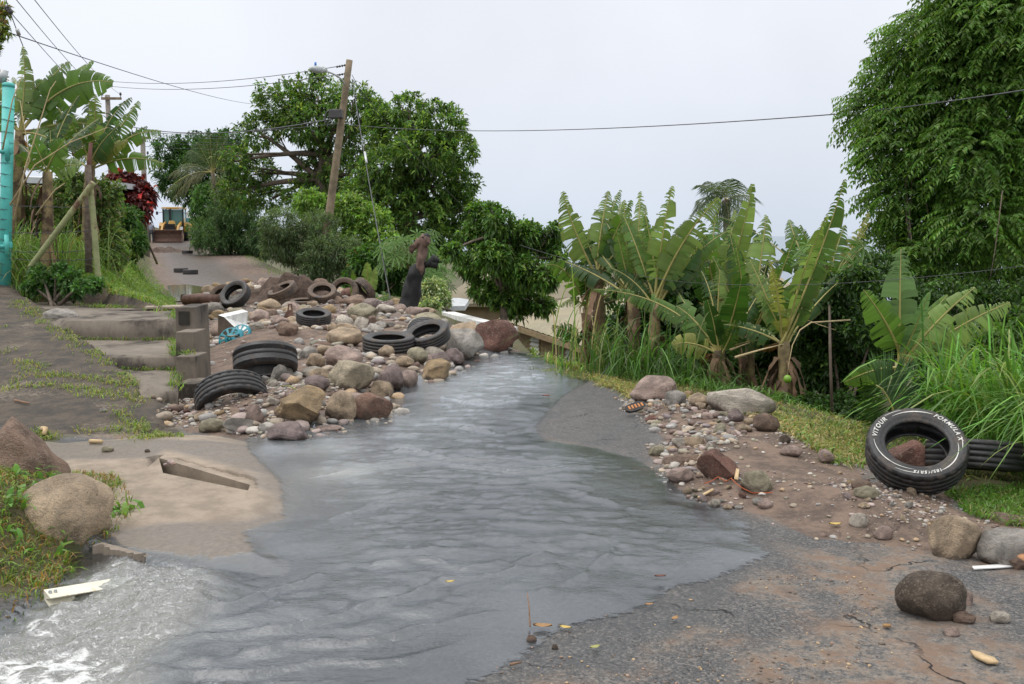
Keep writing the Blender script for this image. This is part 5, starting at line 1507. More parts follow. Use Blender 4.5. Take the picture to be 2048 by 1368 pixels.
banana('banana plant in the middle of the bank with a frayed upright leaf', 17.5, (172, 470), (180, 330),
       [(278, 202, 44, A_(col=BG, arch=.03, tear=.8)), (190, 188, 44, A_(col=BGL, arch=.02, tear=.7)), (322, 262, 34, A_(col=BG, arch=.25, tear=.9)), (222, 270, 26, A_(col=BGL, tear=.5)), (328, 328, 36, A_(col=BG, arch=.22, tear=.7)), (140, 240, 50, A_(col=BG, arch=.1)), (256, 280, 30, A_(col=BGY, tear=.4)), (140, 320, 50, A_(col=BG, arch=.2)), (240, 250, 44, A_(col=BGD))], lg, 8, r=.12, seed=12)
banana('small banana plant with a brown stem beside the shed', 16.0, (80, 480), (95, 345),
       [(130, 280, 46, A_(col=BG, tear=.2)), (60, 270, 40, A_(col=BG, tear=.2)), (160, 330, 46, A_(col=BGL, arch=.2, tear=.3)), (30, 310, 44, A_(col=BG, arch=.15)), (100, 260, 40, A_(col=BGD))], lg, 8, r=.1, seed=13)
banana('banana seedling in the verge before the lamp pole', 23.5, (735, 620), (735, 605),
       [(735, 525, 24, A_(col=BGL, tear=.2, arch=0)), (752, 535, 20, A_(col=BGL, tear=.3)), (705, 540, 18, A_(col=BG, arch=.04)), (780, 590, 30, A_(col=BG, arch=.2, tear=.4)), (700, 570, 26, A_(col=BG, arch=.15))], 'young bananas', 0, r=.05, seed=14, green_stem=True)
banana('yellowing banana plant with hanging leaves just behind the lamp pole', 37, (690, 500), (690, 455),
       [(690, 385, 22, A_(col=BGL)), (720, 410, 20, A_(dead=True, arch=.1)), (735, 400, 22, A_(col=BGY)), (660, 400, 22, A_(col=BGL)), (740, 460, 22, A_(col=BGL, arch=.2))], 'young bananas', 2, r=.1, seed=15)

# ------------------------------------------------------------------ palms
def frond(base, tip, arch, parent, ll, col, n=26, droop=.5, lw=.03, spread=1.0, face=None, seed=0):
    rg = np.random.default_rng(seed)
    base, tip = np.array(base, float), np.array(tip, float); Ln = np.linalg.norm(tip - base)
    m = bez(base, (base + tip) / 2 + np.array([0, 0, arch * Ln]), tip, n + 4)
    tg = unit(np.gradient(m, axis=0)); f = np.array(face if face is not None else (0, -.4, 1.0)); sd_v = unit(np.cross(tg, f))
    V, F, C = [], [], []
    for i in range(4, n + 4):
        t = i / (n + 3)
        l = ll * (math.sin(math.pi * min(1, t * .9 + .1)) ** .6) * rg.uniform(.85, 1.1)
        for s in (-1, 1):
            dv = unit(sd_v[i] * s * spread + tg[i] * (.45 + .5 * t) + rg.normal(0, .07, 3))
            p = m[i]; w_ = tg[i] * lw * .5
            a = p + dv * l * .5 - np.array([0, 0, 1]) * droop * l * .18; b = p + dv * l * .95 - np.array([0, 0, 1]) * droop * l * .6
            k = len(V); V += [p - w_ * .6, p + w_ * .6, a - w_, a + w_, b]
            F += [[k, k + 1, k + 3, k + 2], [k + 2, k + 3, k + 4]]
            c = np.array(col) * rg.uniform(.75, 1.25); C += [c] * 5
    o = mk('frond', V, F, LEAF, parent, False, np.clip(C, 0, 1))
    tv, tf = tube(m, np.linspace(.035, .006, len(m)) * (Ln / 3.5), 5); mk('rachis', tv, tf, MIDRIB, o, True)
def palm(label, u, v, d, tips, ll, zbase, seed, col=(.06, .095, .035), sc=1.0):
    top = D(u, v, d); b = np.array([top[0] + .3, d, zbase])
    root = empty('coconut_palm', b, label, 'palm')
    MB().tube(bez(b, (b + top) / 2 + np.array([.2, 0, 0]), top, 12), np.linspace(.2, .13, 12), 10).build('trunk', [BARK], root, True)
    for i, t in enumerate(tips):
        frond(top, D(t[0], t[1], d + (t[4] if len(t) > 4 else (i * 37 % 7 - 3) * .4)), t[2], root, ll, t[3] if len(t) > 3 else col, droop=1.0, lw=.03, seed=seed * 50 + i, n=30)
pc2 = (.1, .1, .035)
palm('coconut palm with wind swept fronds beside the dark round topped tree', 425, 345, 62, [(440, 265, .1), (470, 285, .15), (395, 285, .1), (340, 348, .25, pc2), (330, 385, .3, pc2), (345, 400, .32, pc2), (480, 345, .25, pc2), (410, 272, .08), (455, 270, .1), (380, 300, .18), (490, 300, .2), (455, 390, .3, pc2), (420, 265, .05), (360, 330, .2)], 1.15, 0, 1)
palm('coconut palm far behind the banana grove', 1452, 400, 34, [(1440, 362, .1), (1400, 370, .22), (1395, 400, .25), (1480, 365, .15), (1505, 395, .25), (1420, 440, .3), (1490, 440, .3), (1500, 425, .3), (1460, 358, .1), (1415, 362, .2), (1385, 425, .3), (1460, 460, .2)], .85, -7, 2, (.06, .09, .04))
# coconut seedling with one broad pleated leaf
b = D(1795, 850, 7.7); b[2] = H1(b[0], 7.7)
root = empty('coconut_seedling', b, 'coconut seedling with one broad comb like leaf behind the lettered tyre', 'palm seedling')
def comb(pts_px, d, tips_px, nper, parent, col, seed, dz=0):
    rg = np.random.default_rng(seed)
    m = np.array([D(u, v, d) for u, v in pts_px]); T_ = np.array([D(u, v, d + dz) for u, v in tips_px])
    V, F, C = [], [], []
    q = np.linspace(0, 1, nper)
    mi = np.stack([np.interp(q, np.linspace(0, 1, len(m)), m[:, k]) for k in range(3)], 1)
    ti = np.stack([np.interp(q, np.linspace(0, 1, len(T_)), T_[:, k]) for k in range(3)], 1)
    for i in range(nper):
        p, t = mi[i], ti[i] + rg.normal(0, .012, 3); l = np.linalg.norm(t - p)
        sv = unit(np.cross(t - p, [0, 1, 0])) * l * .021
        md = (p + t) / 2 + np.array([0, -.03, .01]); e2 = p + (t - p) * .8 + np.array([0, -.015, 0])
        k = len(V)
        V += [p - sv * .4, p + np.array([0, .006, 0]), p + sv * .4, md - sv, md + np.array([0, .014, 0]), md + sv, e2 - sv * .7, e2 + np.array([0, .01, 0]), e2 + sv * .7, t]
        F += [[k, k + 1, k + 4, k + 3], [k + 1, k + 2, k + 5, k + 4], [k + 3, k + 4, k + 7, k + 6], [k + 4, k + 5, k + 8, k + 7], [k + 6, k + 7, k + 9], [k + 7, k + 8, k + 9]]
        c = np.array(col) * rg.uniform(.8, 1.2); C += [c] * 10
    return mk('leaflet_fan', V, F, LEAF, parent, False, np.clip(C, 0, 1))
rp = [(1752, 770), (1765, 778), (1776, 795), (1785, 815), (1792, 842)]
comb(rp, 7.7, [(1722, 742), (1738, 705), (1765, 700), (1790, 698), (1815, 706), (1840, 715), (1868, 735), (1880, 765), (1870, 800)], 44, root, (.09, .16, .075), 3, .1)
comb(rp, 7.68, [(1712, 768), (1714, 790), (1712, 812), (1712, 832), (1722, 850), (1750, 856)], 34, root, (.06, .12, .03), 4, -.1)
tv, tf = tube([D(u, v, 7.66) for u, v in rp + [(1797, 870)]], [.004, .005, .006, .008, .01, .012], 6); mk('rachis', tv, tf, MIDRIB, root, True)

# red-leaved copperleaf shrub and the green one below it
shrub('copperleaf_shrub', 'dark red leaved shrub overhanging the bank beside the muddy road', [(256, 378, 28), (278, 390, 22), (246, 402, 28), (264, 415, 26), (244, 368, 22), (234, 392, 22), (272, 428, 15)], 27, 900, 6, .24, .13, (.065, .014, .015), alt=(.25, .02, .018), palt=.12, cvar=.35, droop=.45)
shrub('green_shrub', 'dark glossy green shrub below the red leaved shrub', [(256, 468, 30), (240, 440, 28), (272, 482, 22), (262, 502, 20), (236, 490, 24), (256, 432, 20)], 25, 1100, 7, .13, .05, (.035, .085, .018), alt=(.14, .2, .05), palt=.08, cvar=.3)
shrub('weedy_bush', 'pale viny weeds tangled over the old fence behind the bamboo posts', [(160, 390, 44), (200, 420, 46), (170, 440, 46), (215, 470, 40), (140, 370, 34), (210, 385, 34), (225, 510, 32), (185, 500, 40), (130, 430, 36), (110, 460, 30)], 18.2, 2100, 6, .085, .05, (.085, .135, .04), alt=(.22, .2, .09), palt=.16, cvar=.3, shell=.35, spread=1.2)
shrub('weedy_bush', 'tangled pale weeds hiding the shed wall behind the slanting bamboo brace', [(50, 400, 34), (90, 410, 36), (120, 390, 30), (40, 440, 30), (80, 450, 34), (20, 420, 30), (110, 440, 26)], 18.8, 1300, 6, .1, .05, (.075, .12, .036), alt=(.2, .18, .08), palt=.18, cvar=.35, shell=.3, spread=1.2)
shrub('creeping_weeds', 'low dark weeds at the foot of the bamboo posts', [(90, 570, 20), (140, 560, 20), (120, 540, 14), (165, 575, 14), (60, 575, 14), (190, 570, 14), (110, 585, 12), (150, 585, 12), (75, 545, 12)], 15.2, 420, 6, .09, .055, (.05, .11, .028), cvar=.3, up=1.0)
mc = cl_px([(-25, 40, 30), (0, 60, 14), (2, 20, 12), (-30, 90, 26)], 16, 1, .3)
tree('overhanging_tree', 'tree crown edge showing beside the topmost wires at the frame edge', 'tree', mc, [D(-45, 520, 16), D(-45, 300, 16), D(-35, 120, 16)], .12, 260, 7, .11, .05, (.1, .14, .03), alt=(.2, .12, .03), palt=.2)

# ------------------------------------------------------------------ grasses
def blades(name, X, Y, Z, length, width, cols, lean=.5, segs=3, droop=.5, label=None, cat='grass', wind=(0.15, 0), mat=None):
    n = len(X); wf = 1.6 if np.mean(length) < .3 else 1.0; az = rng.uniform(0, 2 * math.pi, n)
    Lg = length * rng.uniform(.5, 1.25, n) if np.isscalar(length) else length
    dv = np.stack([np.cos(az), np.sin(az)], 1) * lean * rng.uniform(.2, 1.4, n)[:, None] + np.array(wind)
    sv = np.stack([-np.sin(az + rng.normal(0, .8, n)), np.cos(az + rng.normal(0, .8, n)), np.zeros(n)], 1)
    V = np.zeros((n, (segs + 1) * 2 - 1, 3))
    for i in range(segs + 1):
        t = i / segs
        p = np.stack([X + dv[:, 0] * Lg * t ** 1.7, Y + dv[:, 1] * Lg * t ** 1.7, Z + Lg * (t * (1 - .28 * t) - droop * t ** 2.6 * np.hypot(dv[:, 0], dv[:, 1]))], 1)
        w_ = width * wf * (1 - .55 * t) * .5 * (.6 + .4 * min(1, 3 * t + .3))
        if i < segs:
            V[:, 2 * i] = p - sv * w_; V[:, 2 * i + 1] = p + sv * w_
        else: V[:, 2 * i] = p
    m = (segs + 1) * 2 - 1; k = np.arange(n)[:, None] * m
    F = [np.concatenate([k + np.array([[2 * i, 2 * i + 1, 2 * i + 3, 2 * i + 2]]) for i in range(segs - 1)])] if segs > 1 else []
    F.append(k + np.array([[2 * segs - 2, 2 * segs - 1, 2 * segs]]))
    o = mk(name, V.reshape(-1, 3), F, mat or LEAF, None, False, np.repeat(np.clip(cols, 0, 1), m, 0), local=True)
    return tag(o, label, cat, None, 'stuff')

def scatter(poly, n, dens=None):
    xs_ = [p[0] for p in poly]; ys_ = [p[1] for p in poly]
    X = rng.uniform(min(xs_), max(xs_), n * 5); Y = rng.uniform(min(ys_), max(ys_), n * 5)
    ok = psd(X, Y, poly) > .05 * vnoise(X * 4, Y * 4, s=3)
    if dens is not None: ok &= rng.random(len(X)) < dens(X, Y)
    X, Y = X[ok][:n], Y[ok][:n]
    return X, Y, hgt(X, Y)
GB, GBY, GBD = (.115, .22, .035), (.17, .2, .05), (.05, .11, .02)
# bank between ramp and muddy road
bp_ = [(-4.5, 13.7), (-5.3, 15.9), (-6.7, 19.9), (-8.4, 24.9), (-12.8, 35.9), (-19.9, 55), (-25, 55), (-16, 34), (-13, 24), (-12, 19), (-9.5, 18.0), (-6.5, 15.4)]
X, Y, Z = scatter(bp_, 26000, lambda x, y: np.clip(18 / np.maximum(y, 1), 0, 1) ** 1.5 * (.45 + .55 * (vnoise(x * 1.3, y * 1.3, s=14) > -.15)))
blades('grass', X, Y, Z, .13 * (Y / 17) ** .5 * rng.uniform(.5, 1.3, len(X)), .009, colours(len(X), GB, .3, GBY, .3), .8, 3, .5, 'bright green grass covering the bank above the muddy road')
X, Y, Z = scatter([(-7.5, 17.5), (-8.7, 22), (-9.5, 26), (-10.8, 26), (-10, 21), (-9, 17.5)], 1500)
blades('tall_grass', X, Y, Z, .5, .013, colours(len(X), GB, .3), .5, 4, .6, 'taller fresh grass on the crest of the bank')
X, Y, Z = scatter([(-14, 16), (-8.2, 16.4), (-7.6, 17.2), (-8, 20), (-12, 22), (-16, 20)], 5000)
blades('weeds', X, Y, Z, .35, .014, colours(len(X), (.09, .15, .035), .3, GBY, .2), .7, 3, .6, 'weedy grass behind the bamboo fence posts')
c0 = D(40, 470, 16.5)
X = c0[0] + rng.normal(0, .55, 1500); Y = 16.5 + rng.normal(0, .4, 1500); Z = hgt(X, Y)
blades('guinea_grass', X, Y, Z, 1.35, .016, colours(1500, (.12, .19, .05), .25, (.3, .26, .12), .1), .55, 6, .75, 'tall arching grass clump behind the turquoise post')
X, Y, Z = scatter([(-4.9, 14.4), (-5.5, 16.2), (-6.7, 19.8), (-8.7, 25.6), (-11.5, 25.5), (-9.3, 20), (-8.2, 17.6), (-6.2, 15.6)], 24000)
blades('grass', X, Y, Z, .15, .011, colours(len(X), (.1, .19, .03), .3, GBY, .35), .7, 3, .5, 'thick bright grass on the near end of the bank')
p_ = along_ = None
t_ = rng.random(2600); xx = -4.5 - 4.2 * t_ + rng.normal(0, .1, 2600); yy = 13.75 + 4.1 * t_ + rng.normal(0, .14, 2600)
blades('grass', xx, yy, hgt(xx, yy), .16, .01, colours(2600, (.1, .18, .03), .3, (.2, .2, .06), .3), .9, 3, .6, 'overhanging grass along the back edge of the concrete landing')
# tufts in the ramp's joints and cracks
jl = [(-7.2, 14.4), (-5.65, 12.3), (-4.5, 10.75), (-3.62, 9.6), (-3.35, 8.9)]
def along(line, n, w_):
    pts = []
    seg = [math.dist(a, b) for a, b in zip(line[:-1], line[1:])]
    for k in range(n):
        i = rng.choice(len(seg), p=np.array(seg) / sum(seg)); t = rng.random()
        a, b = line[i], line[i + 1]
        pts.append((a[0] + (b[0] - a[0]) * t + rng.normal(0, w_), a[1] + (b[1] - a[1]) * t + rng.normal(0, w_)))
    return np.array(pts)
tl = [(jl, 1500, .085)]
def zr_(u, v):                                 # photo pixel on the ramp plane
    r = ray(u, v); t = (-.11 * 7.9 - EYE) / (r[2] - .11 * r[1]); return (r[0] * t, r[1] * t)
for pl, n_, w_ in (([(0, 700), (60, 730), (90, 750), (30, 770), (0, 775)], 500, .1), ([(0, 780), (80, 770), (180, 780), (260, 795)], 350, .06), ([(100, 750), (200, 760), (270, 775)], 300, .06), ([(160, 795), (210, 805)], 180, .07),
                   ([(230, 860), (290, 850), (330, 880), (270, 880)], 500, .09), ([(230, 820), (260, 850), (300, 870)], 160, .06), ([(170, 855), (200, 862)], 100, .05), ([(0, 655), (30, 665)], 80, .05), ([(70, 870), (110, 875), (60, 862)], 120, .05)):
    tl.append(([zr_(u, v) for u, v in pl], n_, w_))
AX, AY = [], []
for l, n_, w_ in tl:
    p = along(l, n_, w_); k = vnoise(p[:, 0] * 4, p[:, 1] * 4, s=6) > -.35; AX.append(p[k, 0]); AY.append(p[k, 1])
AX, AY = np.concatenate(AX), np.concatenate(AY); AZ = hgt(AX, AY)
blades('grass', AX, AY, AZ, .075, .006, colours(len(AX), (.12, .17, .035), .3, (.24, .21, .08), .3), .9, 3, .5, 'grass tufts growing in the joints and cracks of the concrete ramp')
sp_pts = []
for (xa, ya, xb, yb, z, n_) in ((-4.4, 10.62, -3.6, 10.62, .2, 160), (-5.6, 12.36, -4.2, 12.36, .34, 260), (-3.15, 9.2, -3.62, 10.6, .2, 120), (-3.66, 10.7, -4.16, 12.3, .34, 260), (-4.22, 12.4, -4.7, 13.9, .6, 200), (-6.2, 14.6, -4.8, 14.2, .59, 300), (-6.5, 14.8, -5, 14.3, .6, 160), (-3.4, 10.35, -3.6, 11.1, .4, 90)):
    t = rng.random(n_); sp_pts.append(np.stack([xa + (xb - xa) * t + rng.normal(0, .04, n_), ya + (yb - ya) * t + rng.normal(0, .03, n_), np.full(n_, z)], 1))
sp_pts = np.concatenate(sp_pts)
blades('grass', sp_pts[:, 0], sp_pts[:, 1], sp_pts[:, 2], .1, .006, colours(len(sp_pts), (.1, .17, .03), .3, (.2, .18, .07), .2), .8, 3, .5, 'grass tufts along the edges of the concrete steps')
# near bank
X, Y, Z = scatter([(-2.1, 4.05), (-2.15, 4.9), (-2.25, 5.9), (-2.7, 6.6), (-4.5, 6.8), (-4.5, 3.9), (-2.4, 3.7)], 15000, lambda x, y: (.3 + .7 * (vnoise(x * 3, y * 3, s=17) > -.1)))
blades('grass', X, Y, Z, .07, .005, colours(len(X), (.1, .15, .028), .35, (.22, .13, .045), .35), .9, 3, .5, 'short wet grass on the near bank around the boulders')
X, Y, Z = scatter([(-2.15, 4.3), (-2.2, 6.0), (-3.6, 6.4), (-3.6, 4.2)], 420, lambda x, y: (vnoise(x * 3, y * 3, s=18) > .1) * 1.0)
blades('weeds', X, Y, Z, .12, .022, colours(len(X), (.09, .18, .035), .25), .8, 3, .6, 'broad leaved weeds sprouting on the near bank')
# verge on the other side: cut grass, living grass
VG = PX([(1180, 745), (1260, 772), (1400, 800), (1560, 830), (1700, 870), (1740, 920), (1690, 930), (1600, 890), (1540, 862), (1400, 815), (1260, 800), (1200, 770)])
X, Y, Z = scatter(VG, 10000)
blades('cut_grass', X, Y, Z + .01, .085, .007, colours(len(X), (.24, .2, .085), .3, (.12, .17, .04), .3), 1.8, 3, .8, 'pale cut grass lying along the road verge')
yy = rng.uniform(6.6, 12.2, 6000); xx = np.interp(yy, YE, XE) + rng.uniform(-.75, .8, 6000)
blades('cut_grass', xx, yy, hgt(xx, yy), .1, .008, colours(6000, (.2, .18, .07), .3, (.1, .16, .035), .5), 1.4, 3, .7, 'ragged half dry grass along the drop behind the boulders')
X, Y, Z = scatter(PX([(1560, 850), (1740, 850), (1740, 940), (1640, 930)]), 1600)
blades('grass', X, Y, Z, .12, .008, colours(len(X), (.11, .17, .04), .3, (.25, .21, .09), .4), 1.1, 3, .6, 'ragged grass on the verge before the coconut seedling')
X, Y, Z = scatter(PX([(1900, 985), (1960, 975), (2300, 960), (2300, 1090), (2120, 1070), (2010, 1052), (1940, 1030), (1905, 1010)]), 6500)
blades('grass', X, Y, Z, .09, .006, colours(len(X), (.085, .165, .03), .3, (.16, .16, .06), .2), .8, 3, .5, 'bright short grass below the tall guinea grass')
X, Y, Z = scatter([(1.2, 11.4), (3.0, 9.3), (3.4, 10), (2.4, 11.6), (1.6, 12.4), (.9, 12.6)], 2200)
blades('grass', X, Y, Z, .25, .01, colours(len(X), (.06, .12, .025), .3), .9, 4, .7, 'dark grass behind the boulders at the head of the gravel bar')
# tall guinea grass
n_ = 6500
X = rng.uniform(3.05, 5.6, n_); Y = rng.uniform(6.0, 8.6, n_)
ok = (X > np.interp(Y, [5.9, 6.6, 7.2, 7.6, 8.6], [3.65, 3.5, 3.5, 3.3, 3.6]) + rng.normal(0, .06, n_)); X, Y = X[ok], Y[ok]; Z = np.clip(hgt(X, Y), -.3, .05)
blades('guinea_grass', X, Y, Z - .02, 1.5, .021, colours(len(X), (.085, .175, .032), .3, (.2, .24, .07), .12), .42, 8, .75, 'tall lush guinea grass beside the lettered tyre', wind=(-.12, -.1))
X = rng.uniform(3.35, 3.9, 500); Y = rng.uniform(6.9, 7.6, 500); Z = hgt(X, Y)
blades('guinea_grass', X, Y, Z, .5, .014, colours(500, (.1, .2, .035), .28), .7, 6, .8, 'shorter grass falling over the grooved tyre')
n_ = 1700
X = rng.normal(0, 1, n_) * .38 + D(1310, 720, 12.4)[0]; Y = 12.3 + rng.normal(0, .45, n_); Z = hgt(X, Y)
blades('guinea_grass', X, Y, Z, 1.3, .018, colours(n_, (.045, .095, .02), .35, (.14, .16, .06), .12), .55, 8, .8, 'tall arching grass in front of the banana grove', wind=(.1, -.1))
X = rng.normal(0, 1, 900) * .4 + D(1390, 760, 11.6)[0]; Y = 11.6 + rng.normal(0, .3, 900); Z = hgt(X, Y)
blades('guinea_grass', X, Y, Z, .9, .018, colours(900, (.042, .09, .018), .3), .7, 7, .9, 'dark arching grass behind the pinkish head boulder')
X = rng.normal(0, 1, 60) * .25 + D(1215, 700, 12.6)[0]; Y = 12.6 + rng.normal(0, .3, 60); Z = hgt(X, Y)
blades('cane_grass', X, Y, Z, 1.7, .022, colours(60, (.14, .18, .05), .3, (.3, .24, .12), .3), .25, 7, .5, 'slender canes at the house end of the grove')
X, Y, Z = scatter(PX([(1060, 705), (1150, 728), (1180, 748), (1160, 745), (1080, 720)]) + [(1.2, 13.2), (.6, 14.2)], 700)
blades('grass', X, Y, Z, .22, .012, colours(len(X), (.12, .2, .04), .3, (.25, .2, .08), .25), .8, 4, .7, 'weeds at the lip of the road before the house')
# verge along the far side of the muddy road
VR = [(-2.6, 21.6), (-2.0, 20.6), (-1.4, 20.2), (-.3, 16.9), (.4, 17.2), (-1, 21.5), (-2.8, 26), (-5.2, 31), (-10, 44), (-15.5, 60), (-24, 82), (-22.5, 80), (-14.4, 60), (-9.2, 44), (-4.4, 31)]
VR = [(-2.9, 23), (-2.1, 20.8), (-1.3, 19.0), (-.1, 16.6), (.6, 17.4), (-1.0, 22), (-3, 27), (-4.9, 31), (-9.4, 44), (-14.8, 60), (-24, 82), (-25.6, 82), (-16.3, 60), (-11, 44), (-6.3, 31), (-4, 26)]
X, Y, Z = scatter(VR, 7000, lambda x, y: np.clip(22 / np.maximum(y, 1), 0, 1))
blades('grass', X, Y, Z, .13 * (Y / 22) ** .5, .012, colours(len(X), (.09, .17, .03), .3, GBY, .25), .8, 3, .5, 'green verge along the far side of the muddy road')
# ------------------------------------------------------------------ houses down the slope
ROOFT = simple('tan_roofing', (.26, .225, .15), .7, var=.12, scale=.6, dirt=(.3, .28, .2, .55))
WALLB = simple('brown_board_wall', (.25, .19, .115), .85, var=.2, scale=3)
WHITEW = simple('white_paint', (.72, .72, .7), .5, var=.06)
CREAM = simple('cream_wall', (.3, .26, .19), .8, var=.08)
LOUV = simple('pale_louvre', (.55, .56, .53), .5, var=.1)
DARKM = simple('dark_gap', (.015, .015, .014), .8)
TEAL = simple('turquoise_paint', (.09, .47, .42), .5, var=.12, scale=5, dirt=(.16, .09, .05, .66))
GALV = simple('galvanised_metal', (.45, .46, .46), .45, .6, var=.15)
BLUER = simple('pale_metal_roof', (.45, .47, .48), .5, var=.1)

def frame_of(a, b):
    d = np.array([b[0] - a[0], b[1] - a[1], 0.]); L_ = np.linalg.norm(d); d /= L_
    return d, np.array([-d[1], d[0], 0.]), L_
# tan roofed board house: eave runs from (1030,640) away-left to (1240,705) near-right
ea, eb = D(1022, 636, 35.0), D(1330, 735, 25.0)
eb[2] = ea[2]
eb = D(1330, 735, 25.0); zE = (ea[2] + eb[2]) / 2
d, nn_, L_ = frame_of(ea, eb)
if nn_[1] < 0: nn_ = -nn_
root = empty('board_house', (*((ea + eb) / 2)[:2], zE - 2.6), 'brown board house with a tan roof and white louvre windows below the road', 'house')
dz = np.array([0, 0, 1.0])
mb = MB()
n_b = 60
for i in range(n_b):           # vertical boards
    t0, t1 = i / n_b, (i + .93) / n_b
    a = ea + (eb - ea) * t0; b = ea + (eb - ea) * t1
    mb.add([a, b, b - dz * 2.7, a - dz * 2.7, a + nn_ * .02, b + nn_ * .02, b + nn_ * .02 - dz * 2.7, a + nn_ * .02 - dz * 2.7], [[0, 1, 2, 3], [0, 4, 5, 1], [1, 5, 6, 2], [3, 7, 4, 0]], 0)
a, b = ea + nn_ * .03, eb + nn_ * .03
mb.add([a, b, b - dz * 2.7, a - dz * 2.7], [[0, 1, 2, 3]], 1)
mb.add([a, a + nn_ * 7, a + nn_ * 7 - dz * 2.7, a - dz * 2.7], [[0, 1, 2, 3]], 0)
mb.build('wall', [WALLB, DARKM], root)
for tc_ in (.21, .475, .74):
    c = ea + (eb - ea) * tc_ - dz * 1.0 - nn_ * .03
    hw_, hh_ = .36, .62
    fr_ = MB()
    for (u0, u1, v0, v1) in ((-hw_ - .05, hw_ + .05, hh_, hh_ + .05), (-hw_ - .05, hw_ + .05, -hh_ - .05, -hh_), (-hw_ - .05, -hw_, -hh_, hh_), (hw_, hw_ + .05, -hh_, hh_)):
        p = [c + d * u0 + dz * v0, c + d * u1 + dz * v0, c + d * u1 + dz * v1, c + d * u0 + dz * v1]
        fr_.add(p + [x + nn_ * .05 for x in p], [[0, 1, 2, 3], [0, 4, 5, 1], [1, 5, 6, 2], [2, 6, 7, 3], [3, 7, 4, 0]])
    w_o = fr_.build('window', [WALLB], root)
    lv = MB()
    for i in range(9):
        z0 = -hh_ + 2 * hh_ * i / 9
        p = [c - d * hw_ + dz * z0 - nn_ * .03, c + d * hw_ + dz * z0 - nn_ * .03, c + d * hw_ + dz * (z0 + .12) + nn_ * .03, c - d * hw_ + dz * (z0 + .12) + nn_ * .03]
        lv.add(p + [x - dz * .012 for x in p], [[0, 1, 2, 3], [4, 7, 6, 5], [0, 4, 5, 1]])
    lv.build('louvre', [LOUV], w_o)
rf = MB()
ov = -nn_ * .35 - dz * .05
ra, rb = D(1085, 596, 42.0), None
ra = ea + nn_ * 4.2 + dz * 1.55; rb = eb + nn_ * 4.2 + dz * 1.55
e0, e1 = ea + ov - d * .4, eb + ov + d * .4
r0, r1 = ra + d * 2.2, rb + d * .4
n_s = 26
for i in range(n_s):
    t0, t1 = i / n_s, (i + 1) / n_s
    A, Bq = e0 + (e1 - e0) * t0, e0 + (e1 - e0) * t1; Cq, Dq = r0 + (r1 - r0) * t1, r0 + (r1 - r0) * t0
    lft = dz * .025
    rf.add([A, Bq, Cq, Dq, A + (Bq - A) * .12 + lft, A + (Bq - A) * .88 + (lft * .2), Dq + (Cq - Dq) * .88 + lft * .2, Dq + (Cq - Dq) * .12 + lft], [[0, 4, 7, 3], [4, 5, 6, 7], [5, 1, 2, 6]])
rf.add([e0, r0, r0 + nn_ * 4.5 - dz * 1.6 - d * 2.4, e0 + nn_ * 8.8], [[0, 1, 2]])
rf.add([r0, r1, r1 + nn_ * 4.5 - dz * 1.6, r0 + nn_ * 4.5 - dz * 1.6 - d * 2.2], [[0, 1, 2, 3]])
roof = rf.build('roof', [ROOFT], root)
fb = MB(); p = [e0 - dz * .02, e1 - dz * .02, e1 - dz * .2, e0 - dz * .2]
fb.add(p + [x - nn_ * .03 for x in p], [[4, 5, 6, 7], [0, 4, 7, 3], [0, 1, 5, 4], [3, 7, 6, 2]]); fb.build('fascia', [simple('fascia_board', (.3, .22, .13), .8)], roof)
# second house with a pale hip roof seen between stump and small tree
def simple_house(label, name, pts_eave, ridge, wall_h, wallm, roofm, back):
    a, b = [np.array(p) for p in pts_eave]; d, n2, L_ = frame_of(a, b)
    if n2[1] < 0: n2 = -n2
    root = empty(name, (*((a + b) / 2)[:2], a[2] - wall_h), label, 'house')
    w_ = MB()
    q = [a + n2 * .4 + d * .4, b + n2 * .4 - d * .4]
    w_.add([q[0], q[1], q[1] - dz * wall_h, q[0] - dz * wall_h, q[0] + n2 * back, q[1] + n2 * back, q[1] + n2 * back - dz * wall_h, q[0] + n2 * back - dz * wall_h], [[0, 1, 2, 3], [1, 5, 6, 2], [4, 0, 3, 7], [5, 4, 7, 6]])
    w_.build('wall', [wallm], root)
    r_ = MB(); h = ridge
    m0, m1 = a + n2 * (back / 2 + .4) + dz * h + d * min(back / 2, L_ * .3), b + n2 * (back / 2 + .4) + dz * h - d * min(back / 2, L_ * .3)
    c0_, c1_ = a + n2 * (back + .8), b + n2 * (back + .8)
    for nseg in range(1):
        r_.add([a, b, m1, m0, c0_, c1_], [[0, 1, 2, 3], [1, 5, 2], [5, 4, 3, 2], [4, 0, 3]])
    th = [np.array(v) - dz * .14 for v in (a, b, c1_, c0_)]
    r_.add([a, b, c1_, c0_] + th, [[0, 4, 5, 1], [1, 5, 6, 2], [2, 6, 7, 3], [3, 7, 4, 0], [4, 7, 6, 5]])
    rr_ = r_.build('roof', [roofm], root)
    return root, rr_, a, b, d, n2
simple_house('house with a big pale tan hip roof half hidden behind the small round tree', 'tan_roof_house', (D(868, 606, 44), D(1010, 608, 42)), 1.9, 2.6, WALLB, simple('pale_tan_roofing', (.3, .255, .17), .7, var=.08, scale=.8), 7)
simple_house('low shed with a white flat roof behind the white parapet', 'white_roof_shed', (D(874, 612, 30), D(930, 612, 30)), .15, 1.6, WALLB, BLUER, 2.2)
simple_house('cream house glimpsed between the banana trunks', 'cream_house', (D(1370, 590, 27), D(1640, 600, 27)), 1.0, 4.5, CREAM, ROOFT, 6)
simple_house('white roofed house glimpsed beside the tan roofed board house', 'white_roof_house', (D(960, 650, 44), D(1080, 640, 47)), .6, 2.5, CREAM, BLUER, 5)
